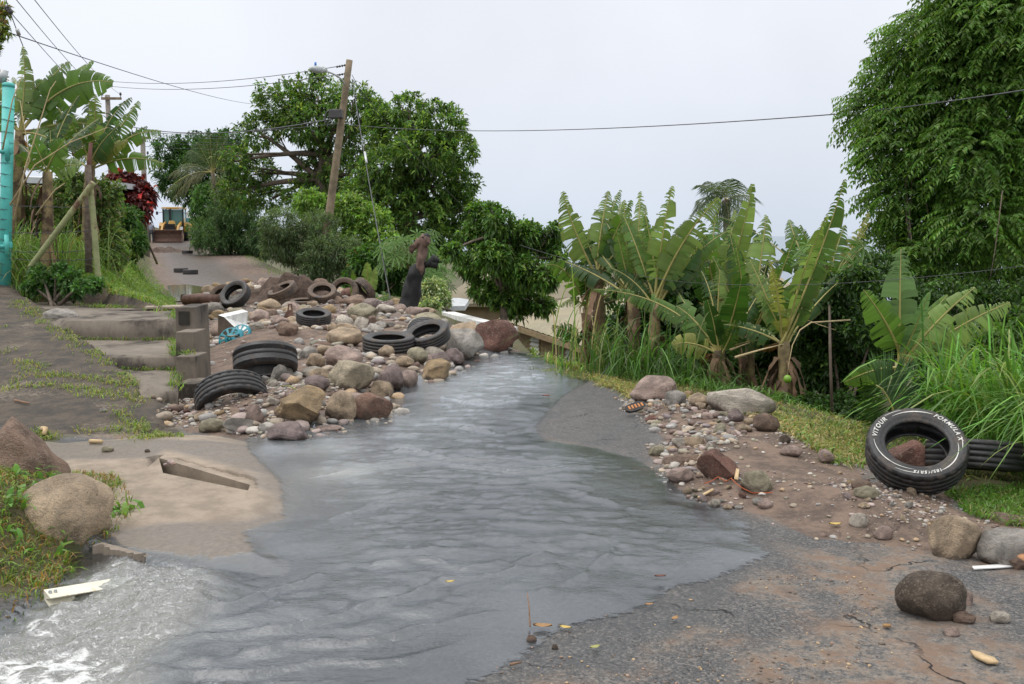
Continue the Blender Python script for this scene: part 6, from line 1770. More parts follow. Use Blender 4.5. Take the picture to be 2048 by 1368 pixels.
sh, _, a, b, d, n2 = simple_house('old shed with a pale metal roof among the banana plants on the bank', 'garden_shed', (D(-20, 352, 24), D(190, 358, 24)), .1, 2.6, simple('dark_brown_boards', (.05, .03, .022), .85), BLUER, 3)

# ------------------------------------------------------------------ poles, lamp, wires
WIRE = simple('wire', (.06, .06, .065), .6)
INS = simple('insulator', (.05, .045, .045), .4)
DP = 33.0
pt, pb = D(699, 120, DP), D(638, 572, DP); pb[2] = H1(pb[0], DP) - .2
root = empty('lamp_pole', pb, 'leaning brown wooden utility pole carrying a street lamp', 'utility pole')
MB().tube([pb + (pt - pb) * t for t in np.linspace(0, 1, 10)], np.linspace(.15, .105, 10), 14).build('pole', [POLEWOOD], root, True)
arm = MB(); arm.tube(bez(D(690, 172, DP - .05), D(686, 150, DP - .3), D(640, 139, DP - .8), 14), .028, 8)
ao = arm.build('lamp_arm', [GALV], root, True)
hd = MB(); h0 = D(652, 141, DP - .75); h1 = D(619, 137, DP - 1.1)
hd.tube([h0, h0 + (h1 - h0) * .25, h0 + (h1 - h0) * .6, h0 + (h1 - h0) * .9, h1], [.05, .1, .12, .08, .02], 10)
lo = hd.build('lamp_head', [simple('lamp_grey', (.4, .42, .42), .45)], ao, True)
pcell = D(631, 131, DP - .95)
MB().tube([pcell - dz * .03, pcell + dz * .1], [.035, .035], 10).build('photocell', [simple('blue_cap', (.03, .14, .42), .4)], root, True)
for v in (130, 147):
    i0_ = D(692, v, DP); i1_ = D(672, v + 4, DP)
    ib = MB(); ib.tube([i0_ + (i1_ - i0_) * t for t in np.linspace(0, 1, 9)], [.012, .045, .012, .045, .012, .045, .012, .045, .012], 8); ib.build('insulator', [INS], root, True)
bx_ = MB(); bx_.box(D(672, 228, DP - .25), (.45, .25, .28), 0, None, .9, .03); bx_.build('junction_box', [INS], root)
cl_ = MB(); cl_.tube(bez(D(668, 222, DP - .3), D(645, 215, DP - .3), D(652, 250, DP - .3), 10), .02, 6); cl_.tube(bez(D(668, 236, DP - .3), D(655, 240, DP - .3), D(655, 255, DP - .3), 10), .015, 6); cl_.build('cable_loop', [WIRE], root, True)
for v in (212, 214): pass
def pole(label, u, vt, d, zb, r, arms, name='utility_pole'):
    top = D(u, vt, d); b = np.array([top[0], d, zb])
    root = empty(name, b, label, 'utility pole')
    MB().tube([b, top], [r * 1.2, r], 10).build('pole', [simple('grey_pole_wood', (.2, .18, .15), .85)], root, True)
    for (v, wl_, wr_) in arms:
        a_ = MB(); c = D(u, v, d - r - .06)
        a_.box(c + np.array([(wr_ - wl_) / 2 * pxm(d), 0, 0]), ((wl_ + wr_) * pxm(d), .1, .13)); ar = a_.build('crossarm', [POLEWOOD], root)
        for x in (-wl_ * .9, wr_ * .95):
            q = c + np.array([x * pxm(d), 0, .06]); MB().tube([q, q + dz * .1, q + dz * .12, q + dz * .26], [.02, .02, .07, .05], 8).build('insulator', [INS], ar, True)
pole('utility pole with one crossarm rising behind the frayed banana leaves', 215, 190, 55, 0, .13, [(197, 12, 27)])
pole('utility pole with two crossarms beside the red leaved shrub', 285, 272, 58, 0, .14, [(276, 16, 12), (314, 17, 11)])
def wire(label, a, b, sag, r=.008, name='power_line', cat='power line', group=None, n=24):
    a, b = np.array(a), np.array(b)
    t = np.linspace(0, 1, n)[:, None]
    p = a + (b - a) * t - np.array([0, 0, 1]) * sag * 4 * t * (1 - t)
    V, F = tube(p, r, 5); o = mk(name, V, F, WIRE, None, True)
    return tag(o, label, cat, group)
p2, p3 = D(240, 188, 55), D(285, 272, 58)
wire('upper wire from the lamp pole to the crossarm pole', D(692, 130, DP), D(195, 160, 52), .35, .012)
wire('lower wire from the lamp pole to the crossarm pole', D(690, 147, DP), D(200, 170, 53), .35, .012)
wire('thick cable sagging from the lamp pole toward the two crossarm pole', D(694, 232, DP), D(230, 246, 55), .55, .022)
wire('thin cable just under the thick sagging cable', D(694, 245, DP), D(235, 262, 57), .25, .01)
for i, v in enumerate((262, 268, 277, 283, 293)):
    wire('wire of the bundle between the two crossarm pole and the mango tree', D(290, v, 58), D(560, v + 8 - i * 3, 60), .2, .011, group='wires of the bundle between the two crossarm pole and the mango tree')
wire('single wire crossing from the top corner down to the mango tree', D(20, 66, 14), D(505, 208, 52), .15, .008)
wire('steep wire from the top edge to the crossarm insulator', D(60, -12, 18), p2, .2, .008)
wire('second steep wire from the top edge behind the great banana leaf', D(25, -10, 18), D(215, 196, 55), .2, .008)
wire('lowest steep wire ending behind the great banana leaf', D(22, 26, 16), D(200, 215, 55), .1, .007)
wire('service cable from the top corner with an inline connector', D(10, -6, 13), D(46, 92, 13.4), .02, .006)
c = MB(); c.tube([D(34, 58, 13.2), D(38, 70, 13.25)], .025, 8); tag(c.build('cable_connector', [GALV], None, True), 'small grey connector on the service cable at the top corner', 'connector')
c = MB()
for du, dv in ((14, 14), (20, 22), (17, 18)): c.tube([D(du - 3, dv, 13.1), D(du + 4, dv + 3, 13.1)], .03, 8)
tag(c.build('insulator_cluster', [INS], None, True), 'dark insulators hanging on the service cable at the top corner', 'insulator')
wire('long wire from the lamp pole across the open sky to the big leafy tree', D(703, 250, DP), D(1690, 227, 15), .22, .009)
wire('wire passing in front of the big leafy tree', D(1690, 227, 15), D(2100, 172, 9.5), .02, .007)
wire('low wire crossing in front of the banana grove', D(1040, 490, 17), D(1330, 560, 11.5), .04, .003)
wire('low wire running on past the young banana plant', D(1330, 560, 11.5), D(2100, 525, 6.6), .1, .002)
ga = G(783, 612)
gw = wire('thick guy wire of the lamp pole anchored at the back of the heap', D(704, 158, DP), ga, .15, .014, 'guy_wire', 'guy wire')
tb = MB(); q0, q1 = np.array(D(704, 158, DP)), ga
tb.tube([q0 + (q1 - q0) * .4, q0 + (q1 - q0) * .45], .035, 8); mk('turnbuckle', np.array(tb.V), tb.F, GALV, gw, True)
gw.name = 'guy_wire'
wire('service wire from the lamp pole slanting down to the houses', D(704, 158, DP), D(1000, 480, 40), .3, .01)
wire('second service wire fanning from the lamp pole top', D(704, 150, DP), D(760, 240, 44), .1, .01)

# ------------------------------------------------------------------ turquoise post, bamboo fence posts, barbed wire
dT = 15.6
t0_, t1_ = D(7, 575, dT), D(17, 168, dT)
root = empty('gate_post', t0_, 'tall turquoise painted steel post with barbed wire wound round it', 'post')
MB().tube([t0_ - dz * .3, t0_ + (t1_ - t0_) * .995], [.088, .088], 20).build('post', [TEAL], root, True)
MB().tube([t0_ + (t1_ - t0_) * .985, t1_, t1_ + dz * .02], [.092, .092, .06], 20).build('cap', [TEAL], root, True)
for v in (300, 490):
    hb = MB(); c = D(14, v, dT - .1)
    hb.tube([c - dz * .16, c + dz * .16], .035, 10); hb.tube([c - dz * .02, c + np.array([-.35, 0, -.02])], .03, 10); hb.box(c + np.array([0, .03, 0]), (.13, .05, .1), 0, None, 1, .01)
    hb.build('hinge', [TEAL], root, True)
tu = MB()
for i, v in enumerate(range(215, 570, 22)):
    pts = []
    for k in range(15):
        a = 2 * math.pi * k / 14; c = t0_ + (t1_ - t0_) * ((575 - v) / 407.)
        pts.append(c + np.array([math.cos(a) * .094, math.sin(a) * .094, .02 * math.sin(a * .5 + i) - .05 * (k / 14 - .5)]))
    tu.tube(pts, .004, 5)
    for k in (3, 11):
        tu.tube([pts[k] + np.array([-.02, -.03, .02]), pts[k] + np.array([.02, -.01, -.02])], .0025, 4)
tu.build('barbed_wire', [WIRE], root, True)
c_ = D(9, 150, dT - .2)
cp = MB(); cp.tube([D(3, 166, dT + .1), D(9, 140, dT + .1)], .06, 12)
tag(cp.build('conduit_pipe', [GALV], None, True), 'short grey pipe end standing behind the turquoise post', 'pipe')
BAM = simple('bamboo', (.27, .29, .13), .6, var=.3, scale=2.5, dirt=(.13, .065, .04, .5), bmp=.2)
def bamboo(label, pts, r, nodes):
    p = [np.array(q) for q in pts]; n = 60; B_ = []
    tt = np.linspace(0, 1, n); rr = []
    for t in tt:
        x = t * (len(p) - 1); i = min(len(p) - 2, int(x)); B_.append(p[i] + (p[i + 1] - p[i]) * (x - i))
        ph = (t * nodes) % 1.0; rr.append(r * (1 + .16 * math.exp(-((ph - .5) / .04) ** 2)))
    V, F = tube(B_, rr, 14); return tag(mk('bamboo_post', V, F, BAM, None, True), label, 'fence post')
bamboo('slanting bamboo brace leaning up to the fence corner', [D(60, 535, 15.5), D(187, 365, 15.5)], .044, 7)
bamboo('upright bent bamboo post at the fence corner', [D(197, 566, 15.6), D(192, 500, 15.6), D(186, 430, 15.6), D(180, 370, 15.6)], .045, 6)
old = MB(); old.tube([D(178, 545, 15.9), D(176, 460, 15.9), D(178, 370, 15.9), D(176, 330, 15.9)], [.06, .06, .055, .05], 8)
tag(old.build('fence_post', [BARK], None, True), 'rotten dark wooden fence post just behind the bent bamboo one', 'fence post')
tag(MB().tube([D(181, 372, 16.2), D(178, 330, 16.2), D(182, 285, 16.2)], [.045, .04, .03], 8).build('dry_stalk', [simple('red_brown_stem', (.12, .05, .035), .8)], None, True), 'reddish brown bare stem rising behind the bamboo posts', 'stem')
for i, (va, vb_) in enumerate(((410, 413), (465, 460), (503, 500), (518, 518))):
    a, b = D(18, va, 15.5), D(190, vb_, 15.6); n = 22
    m = MB(); P_ = [a + (b - a) * t - dz * .1 * t * (1 - t) + np.array([0, 0, .008 * rng.normal()]) for t in np.linspace(0, 1, n)]
    m.tube(P_, .005, 4)
    for q_ in P_[1::2]: m.tube([q_ + rng.normal(0, .02, 3), q_ - rng.normal(0, .02, 3)], .003, 4)
    tag(m.build('barbed_wire', [WIRE], None, True), ['topmost barbed wire strand between the turquoise and bamboo posts', 'second barbed wire strand between the turquoise and bamboo posts', 'third barbed wire strand between the turquoise and bamboo posts', 'lowest barbed wire strand between the turquoise and bamboo posts'][i], 'barbed wire')
STRW = simple('dry_straw', (.42, .33, .18), .8, var=.2)
for i, l in enumerate(([(28, 440), (52, 330), (75, 260), (100, 180), (112, 162)], [(20, 410), (70, 330), (140, 285), (215, 255)], [(5, 300), (25, 200), (45, 150)], [(72, 430), (110, 380), (130, 366)], [(38, 370), (60, 320), (40, 200)])):
    m = MB(); m.tube([D(u, v, 14.8 + .2 * i) for u, v in l], np.linspace(.014, .005, len(l)), 5)
    tag(m.build('dry_grass_stalk', [STRW], None, True), 'long dry straw coloured grass stalk before the banana plants on the bank', 'dry stalk', 'long dry straw coloured grass stalks before the banana plants on the bank')

# ------------------------------------------------------------------ digger, van and person up the road
YEL = simple('digger_yellow', (.45, .25, .04), .45, var=.1, dirt=(.2, .13, .08, .62))
BLK = simple('black_steel', (.015, .016, .017), .4)
RUSTB = simple('rusty_bucket_steel', (.12, .065, .045), .75, var=.4, dirt=(.2, .13, .1, .55))
GLASS, n_, b_, o_ = nmat('cab_glass')
b_.inputs['Base Color'].default_value = (.1, .24, .22, 1); b_.inputs['Roughness'].default_value = .06
dg = 80.0; o0 = D(334, 484, dg); o0[2] = H1(o0[0], dg)
yaw = math.atan2(-o0[0], dg) * .55
Rz = Matrix.Rotation(yaw, 3, 'Z')
root = empty('backhoe_loader', o0, 'yellow backhoe loader with a rusty front bucket facing down the road', 'digger')
class DB(MB):
    def build(s, name, mats, parent=None, smooth=False):
        s.V = [tuple(Rz @ Vector(v) + Vector(o0)) for v in s.V]; return MB.build(s, name, mats, parent, smooth)
m = DB(); prof = [(0.0, .06), (-.08, .0), (.55, .02), (.78, .3), (.82, .75), (.62, 1.0), (.52, .98), (.66, .72), (.62, .36), (.46, .14)]
m.prism([(y, z) for y, z in [(0, .05), (.6, .02), (.9, .3), (.95, .7), (.75, 1.02), (.68, 1.0), (.85, .68), (.8, .34), (.56, .1), (.0, .1)]], 'x', -1.12, 1.12)
for x in (-1.14, 1.1): m.prism([(0, .05), (.6, .02), (.9, .3), (.95, .7), (.75, 1.02), (.3, .6)], 'x', x, x + .04)
m.build('bucket', [RUSTB], root)
m = DB(); m.box((0, 3.0, 1.0), (.95, 2.2, .75), 0, None, .92, .06); m.box((.08, 2.4, 1.62), (.5, .9, .3), 0, None, .7, .05); m.build('bonnet', [YEL], root)
m = DB(); m.box((0, 1.86, 1.08), (.82, .08, .6), 0, None, 1, .02); m.box((0, 1.8, 1.42), (.8, .1, .16), 0); m.build('grille', [BLK], root)
for sx in (-1, 1):
    m = DB()
    m.prism([(.9, .25), (1.1, .2), (2.2, 1.15), (3.9, 1.55), (3.9, 1.75), (2.05, 1.4), (.85, .5)], 'x', sx * .62 - .07, sx * .62 + .07); m.build('loader_arm', [YEL], root)
    m = DB(); m.prism([(3.8, .9), (3.7, 1.35), (4.1, 1.65), (5.2, 1.65), (5.6, 1.3), (5.6, .9)], 'x', sx * .98 - .18, sx * .98 + .18); m.build('fender', [YEL], root)
    for (yc, rw, ww, xx) in ((2.3, .48, .32, .78), (4.7, .72, .45, .9)):
        m = DB(); V, F = tube([(sx * xx - ww / 2, yc, rw), (sx * xx - ww * .42, yc, rw), (sx * xx + ww * .42, yc, rw), (sx * xx + ww / 2, yc, rw)], [rw * .85, rw, rw, rw * .85], 24)
        m.add(V, F); wh = m.build('wheel', [RUBBER], root, False)
        m = DB(); V, F = tube([(sx * (xx + ww * .5) - .01, yc, rw), (sx * (xx + ww * .5) + .02, yc, rw)], [rw * .55, rw * .5], 20); m.add(V, F); m.build('rim', [YEL], wh)
m = DB()
for (xa, xb) in ((-.82, -.72), (.72, .82)):
    for yy in (3.75, 5.3):
        m.box(((xa + xb) / 2 * (1.03), yy, 2.02), (.1, .12, 1.55))
m.box((-.3, 3.72, 2.05), (.07, .06, 1.5)); m.box((-.12, 3.3, 1.95), (.1, .1, 1.7)); m.build('cab_frame', [BLK], root)
m = DB(); m.box((0, 3.8, 2.0), (1.5, .03, 1.4), 0); m.box((-.8, 4.55, 2.0), (.03, 1.4, 1.4)); m.box((.8, 4.55, 2.0), (.03, 1.4, 1.4)); m.build('windscreen', [GLASS], root)
m = DB(); m.box((0, 4.5, 2.84), (1.85, 1.95, .16), 0, None, .94, .04); rf_ = m.build('cab_roof', [YEL], root)
for x in (-.78, -.58, .6, .78):
    m = DB(); m.box((x, 3.5, 2.8), (.14, .06, .1), 0, None, 1, .015); m.build('work_light', [simple('lamp_glass', (.6, .62, .6), .2)], rf_)
for (x, z) in ((-1.3, 2.42), (1.35, 2.35)):
    m = DB(); m.box((x, 3.9, z), (.18, .06, .28), 0, None, 1, .02); m.tube([(x, 3.9, z), (math.copysign(.8, x), 3.85, z + .1)], .02, 6); m.build('mirror', [BLK], root)
m = DB(); m.prism([(1.35, 1.6), (1.75, 1.2), (2.0, .2), (1.85, .15), (1.55, .9), (1.25, 1.2)], 'y', 6.0, 6.25); m.prism([(1.2, 1.5), (1.4, 1.6), (1.5, .1), (1.3, .1)], 'y', 5.7, 5.85); m.build('stabiliser', [YEL], root)
m = DB(); m.tube([(.9, 6.3, 1.0), (1.3, 7.4, 2.0), (1.5, 8.2, 1.2)], [.14, .12, .1], 8); m.build('backhoe_boom', [YEL], root)
# van
WVAN = simple('white_van_paint', (.72, .73, .72), .35, var=.04)
o0 = D(367, 486, 91); o0[2] = H1(o0[0], 91); Rz = Matrix.Rotation(yaw, 3, 'Z')
root = empty('parked_van', o0, 'white high roofed van seen from behind beside the digger', 'van')
m = DB(); m.prism([(-.85, .35), (.85, .35), (.9, 1.0), (.82, 1.7), (.66, 2.4), (.4, 2.5), (-.4, 2.5), (-.66, 2.4), (-.82, 1.7), (-.9, 1.0)], 'y', 0, 4.2); m.build('body', [WVAN], root)
m = DB(); m.prism([(-.68, 1.35), (.68, 1.35), (.6, 1.95), (-.6, 1.95)], 'y', -.03, -.005); m.build('rear_window', [GLASS], root)
for sx in (-1, 1):
    m = DB(); m.box((sx * .76, -.03, 1.05), (.12, .05, .3), 0, None, 1, .01); m.build('tail_light', [simple('red_lens', (.55, .02, .04), .3)], root)
    for yy in (.9, 3.3):
        m = DB(); V, F = tube([(sx * .8 - .1, yy, .32), (sx * .8 + .1, yy, .32)], .32, 20); m.add(V, F); m.build('wheel', [RUBBER], root)
m = DB(); m.box((0, -.06, .48), (1.6, .12, .2), 0, None, 1, .03); m.build('bumper', [BLK], root)
# person
o0 = D(303, 484, 79.0); o0[2] = H1(o0[0], 79)
SKIN = simple('dark_skin', (.06, .035, .025), .6, var=.1)
SHIRT = simple('grey_shirt', (.3, .32, .38), .85, var=.08); TROU = simple('dark_trousers', (.04, .045, .06), .85, var=.1)
def skinned(name, verts, edges, rad, mat, parent=None):
    me = bpy.data.meshes.new(name); me.from_pydata([tuple(np.array(v) + o0 if parent is None else np.array(v) + o0) for v in verts], edges, [])
    ob = bpy.data.objects.new(name, me); COL.objects.link(ob); me.materials.append(mat)
    md = ob.modifiers.new('skin', 'SKIN'); md.use_smooth_shade = True
    for i, r_ in enumerate(rad): me.skin_vertices[0].data[i].radius = (r_, r_ * .8)
    me.skin_vertices[0].data[0].use_root = True
    s = ob.modifiers.new('sub', 'SUBSURF'); s.levels = 1; s.render_levels = 1
    if parent is not None:
        ob.parent = parent
    return ob
pv = [(0, 0, .95), (0, 0, 1.15), (0, 0, 1.38), (0, 0, 1.5), (0, -.02, 1.58), (0, -.03, 1.7), (-.19, 0, 1.42), (-.24, .03, 1.14), (-.22, -.08, .9), (.19, 0, 1.42), (.25, .03, 1.14), (.22, -.08, .9),
      (-.1, 0, .88), (-.11, -.02, .5), (-.11, .02, .08), (-.11, -.14, .04), (.1, 0, .88), (.12, .0, .5), (.12, .04, .08), (.12, -.12, .04), (-.215, -.12, .8), (.215, -.12, .8)]
pe = [(0, 1), (1, 2), (2, 3), (3, 4), (4, 5), (2, 6), (6, 7), (7, 8), (2, 9), (9, 10), (10, 11), (0, 12), (12, 13), (13, 14), (14, 15), (0, 16), (16, 17), (17, 18), (18, 19), (8, 20), (11, 21)]
pr = [.15, .14, .17, .06, .085, .1, .075, .05, .038, .075, .05, .038, .1, .07, .05, .04, .1, .07, .05, .04, .035, .035]
per = skinned('person', pv, pe, pr, SKIN)
per.matrix_world = Matrix.Identity(4)
tag(per, 'person in a grey shirt standing beside the digger, facing down the road', 'person')
skinned('shirt', [(0, 0, .92), (0, 0, 1.15), (0, 0, 1.38), (0, 0, 1.48), (-.19, 0, 1.42), (-.235, .02, 1.22), (.19, 0, 1.42), (.24, .02, 1.22)], [(0, 1), (1, 2), (2, 3), (2, 4), (4, 5), (2, 6), (6, 7)], [.175, .165, .19, .09, .092, .075, .092, .075], SHIRT, per)
skinned('trousers', [(0, 0, .94), (-.1, 0, .86), (-.11, -.02, .5), (-.11, .02, .12), (.1, 0, .86), (.12, 0, .5), (.12, .04, .12)], [(0, 1), (1, 2), (2, 3), (0, 4), (4, 5), (5, 6)], [.16, .11, .085, .07, .11, .085, .07], TROU, per)

# ------------------------------------------------------------------ debris and odd things
CHAR = simple('charred_wood', (.008, .008, .008), .7, var=.4, bmp=.8, bscale=18)
WEATH = simple('weathered_brown_wood', (.14, .09, .07), .9, var=.35, scale=6, bmp=.8, bscale=22)
sg = G(815, 624); dS = sg[1] + .1
def rough(mb, amp, k, s):
    a_ = np.array(mb.V); c_ = a_.mean(0); q_ = a_ * k
    dx = np.stack([fbm(q_[:, 0], q_[:, 1], q_[:, 2] * .5, s=s + i, o=3) for i in range(3)], 1)
    mb.V = [tuple(v) for v in a_ + dx * amp]; return mb
root = empty('charred_stump', sg, 'tall charred tree stump with a knobbed brown top at the road edge', 'tree stump')
S = lambda u, v, k=0: D(u, v, dS + k)
def dens_(p, r, n=22):
    p = np.array(p); t = np.linspace(0, len(p) - 1, n); x = np.arange(len(p))
    return [np.array([np.interp(a, x, p[:, k]) for k in range(3)]) for a in t], list(np.interp(t, x, r))
m = MB(); m.tube(*dens_([S(812, 628), S(818, 605), S(826, 575), S(832, 548), S(838, 530)], [.25, .19, .16, .14, .11]), 24); rough(m, .045, 7, 3); m.build('trunk', [CHAR], root, True)
m = MB(); m.tube(*dens_([S(834, 560, -.02), S(840, 535, -.02), S(844, 510), S(846, 490), S(852, 478), S(858, 472)], [.06, .12, .1, .095, .13, .06]), 22)
m.tube(*dens_([S(848, 488), S(836, 486), S(828, 492), S(824, 502)], [.08, .07, .08, .05], 12), 16); rough(m, .05, 9, 5); m.build('bare_wood', [WEATH], root, True)
m = MB(); m.tube([S(850, 478), S(854, 470), S(852, 466)], [.1, .08, .02], 10); m.build('charred_top', [CHAR], root, True)
m = MB(); m.tube([S(842, 532), S(858, 528), S(868, 518), S(884, 524)], [.05, .08, .1, .02], 10); m.tube([S(862, 526), S(872, 530), S(876, 522)], [.1, .09, .02], 8); m.build('charred_knob', [CHAR], root, True)
m = MB(); m.tube([S(826, 556), S(822, 540), S(821, 532)], [.05, .05, .02], 8); m.build('charred_stub', [CHAR], root, True)

# teal wheel covers
WCOV = simple('teal_plastic', (.012, .2, .25), .45, var=.1)
def wheel_cover(label, u, v, d, rad, axis):
    c = D(u, v, d); c[2] = H1(c[0], d) + rad * .12; q = Vector(axis).normalized().to_track_quat('Z', 'Y')
    V, F = [], []
    n = 72
    def put(r, a, z): V.append(tuple(q @ Vector((r * math.cos(a), r * math.sin(a), z)) + Vector(c)))
    rings = [(.14, .035), (.3, .03), (.42, .022), (.82, .02), (.93, .008), (1.0, -.03)]
    for i in range(n):
        for r, z in rings: put(r * rad, 2 * math.pi * i / n, z)
    m = len(rings)
    for i in range(n):
        for j in range(m - 1):
            if j == 2 and (i % 8) in (1, 2, 3, 4, 5): continue       # slots
            F.append([i * m + j, ((i + 1) % n) * m + j, ((i + 1) % n) * m + j + 1, i * m + j + 1])
    k = len(V); put(0, 0, .04)
    for i in range(n): F.append([k, i * m, ((i + 1) % n) * m])
    o = mk('wheel_cover', V, F, WCOV); sol = o.modifiers.new('thick', 'SOLIDIFY'); sol.thickness = .006
    return tag(o, label, 'wheel cover')
wheel_cover('teal slotted wheel cover half buried, a brown leaf on it', 461, 677, 14.75, .19, (-.15, -.85, .45))
wheel_cover('teal slotted wheel cover tucked behind the leaf covered one', 480, 673, 14.95, .17, (-.2, -.8, .5))
def slab(name, pts, th, mat, label, cat, d=None):
    p = [np.array(q) for q in pts]; n = len(p); V = p + [q - dz * th for q in p]
    F = [list(range(n)), list(range(n, 2 * n))[::-1]] + [[i, n + i, n + (i + 1) % n, (i + 1) % n] for i in range(n)]
    return tag(mk(name, V, F, mat), label, cat)
LEAFB = simple('brown_leaf', (.3, .17, .07), .7, var=.25); LEAFY = simple('yellow_leaf', (.5, .36, .1), .6, var=.2)
def fallen(u, v, px, mat, label, ang=0.0, z=.015, d=None, lift=None):
    g = G(u, v) if d is None else D(u, v, d); s = px * pxm(g[1]); a = np.array([math.cos(ang), math.sin(ang), 0]); b_2 = np.array([-a[1], a[0], 0])
    V, F = [], []
    for i, (t, w_) in enumerate(((-.5, .0), (-.3, .2), (0, .28), (.3, .18), (.5, .0))):
        for k in (-1, 0, 1): V.append(g + a * t * s + b_2 * w_ * k * s * .9 + dz * (z + .1 * s * abs(k) + .12 * s * abs(t)))
    for i in range(4):
        for k in range(2): F.append([i * 3 + k, i * 3 + k + 1, i * 3 + 4 + k, i * 3 + 3 + k])
    o = tag(mk('fallen_leaf', V, F, mat), label, 'leaf'); md = o.modifiers.new('t', 'SOLIDIFY'); md.thickness = .001; return o
fallen(462, 676, 20, LEAFB, 'brown dead leaf lying on the teal wheel cover', .4, d=14.5)
fallen(1670, 1055, 26, LEAFY, 'curled yellow leaf on the mud below the gravel')
fallen(1085, 1264, 40, LEAFB, 'long brown leaf in the shallow water with a yellow end', -.1)
fallen(1130, 1266, 26, LEAFY, 'yellow brown leaf at the end of the long brown one', -.4)
fallen(1190, 1305, 26, simple('olive_leaf', (.3, .3, .1), .6), 'olive green leaf on the wet asphalt', .5)
fallen(900, 1184, 20, LEAFY, 'yellow leaf drifting in the water', .3, .04)
fallen(1320, 1168, 24, simple('dark_leaf', (.12, .045, .03), .7), 'dark reddish leaf at the water edge', .1, .03)
fallen(1298, 1218, 20, LEAFB, 'small brown leaf on the dark asphalt', .2)
fallen(1092, 802, 16, simple('red_leaf', (.25, .06, .03), .7), 'reddish dead leaf on the far water', .1, .05)
fallen(1350, 1245, 24, LEAFB, 'crumpled brown leaf on the dark asphalt with mud', .9)
fallen(175, 588, 20, LEAFB, 'brown dead leaf on the grass above the landing', .9)
def stick(pts, r, mat, label, name='stick', cat='stick'):
    return tag(mk(name, *tube(pts, r, 7), mat, None, True), label, cat)
PALEW = simple('pale_split_wood', (.5, .36, .2), .75, var=.2, scale=20)
BRW = simple('brown_wood', (.22, .13, .08), .8, var=.3)
def gp(u, v, z=.02): g = G(u, v); return g + dz * z
slab('wood_splinter', [gp(1940, 1312), gp(1958, 1316), gp(1988, 1328), gp(1996, 1335), gp(1975, 1334), gp(1950, 1322)], .012, PALEW, 'pale split piece of wood on the cracked asphalt', 'wood')
slab('white_strip', [gp(1944, 1138, .012), gp(2030, 1132, .012), gp(2045, 1137, .012), gp(1948, 1144, .012)], .008, WHITEW, 'white plank strip lying in front of the grey boulder', 'plank')
lg_ = MB(); lg_.tube([D(2022, 1112, 4.9), D(2040, 1120, 4.85), D(2070, 1128, 4.8)], [.02, .035, .045], 9); tag(lg_.build('broken_log', [simple('split_log_wood', (.3, .15, .07), .8, var=.5, scale=25, bmp=.8)], None, True), 'splintered reddish log end resting at the grey boulder', 'log')
slab('plank', [gp(1765, 1258), gp(1780, 1256), gp(1782, 1260), gp(1766, 1262)], .01, LEAFB, 'orange brown wood chip by the dark egg boulder', 'wood')
stick([gp(1060, 1262), gp(1058, 1250, .08), gp(1054, 1240, .12)], [.004, .003, .002], BRW, 'thin bent twig standing in the shallow water')
stick([gp(1020, 1340), gp(1042, 1336)], [.006, .004], BRW, 'short brown stick on the wet asphalt')
stick([gp(84, 862), gp(92, 872, .06), gp(88, 878)], [.02, .02, .018], PALEW, 'bent pale root on the wet ramp behind the brown boulder')
stick([gp(180, 888), gp(205, 889)], [.018, .014], PALEW, 'pale stick in the thin stream on the apron')
stick([gp(30, 805), gp(58, 811)], [.012, .008], BRW, 'reddish brown stick on the blackened ramp')
stick([gp(565, 800, .12), gp(580, 818, .2), gp(606, 840, .22), gp(622, 852, .08)], [.008, .007, .006, .004], simple('green_stem', (.16, .17, .05), .7), 'long green stem lying over the angular ochre boulder')
stick([D(597, 665, 17), D(610, 640, 17.6), D(622, 612, 17.8)], [.02, .012, .006], PALEW, 'thin forked branch sticking up behind the rusty spike', 'branch', 'branch')
stick([D(560, 645, 17.5), D(590, 655, 17.2), D(650, 672, 16.8)], [.012, .01, .006], PALEW, 'long pale twig across the rusty spike')
m = MB(); m.tube([gp(1408, 976, .03), gp(1420, 974, .035), gp(1436, 971, .05), gp(1452, 973, .03), gp(1462, 972, .045), gp(1474, 980, .03), gp(1488, 990, .03), gp(1505, 992, .015), gp(1545, 992, .015)], .003, 5); tag(m.build('orange_strap', [simple('orange_rope', (.42, .1, .035), .8)], None, True), 'orange strap trailing round the dark red block', 'strap')
slab('wood_plank', [gp(1395, 1002, .03), gp(1425, 990, .04), gp(1427, 992, .04), gp(1397, 1004, .03)], .012, PALEW, 'thin wood splinter among stones in front of the dark red block', 'wood')
slab('wood_block', [gp(1468, 966, .03), gp(1472, 955, .06), gp(1478, 957, .06), gp(1476, 968, .03)], .01, PALEW, 'pale wood chip leaning between the dark red block and olive boulder', 'wood')
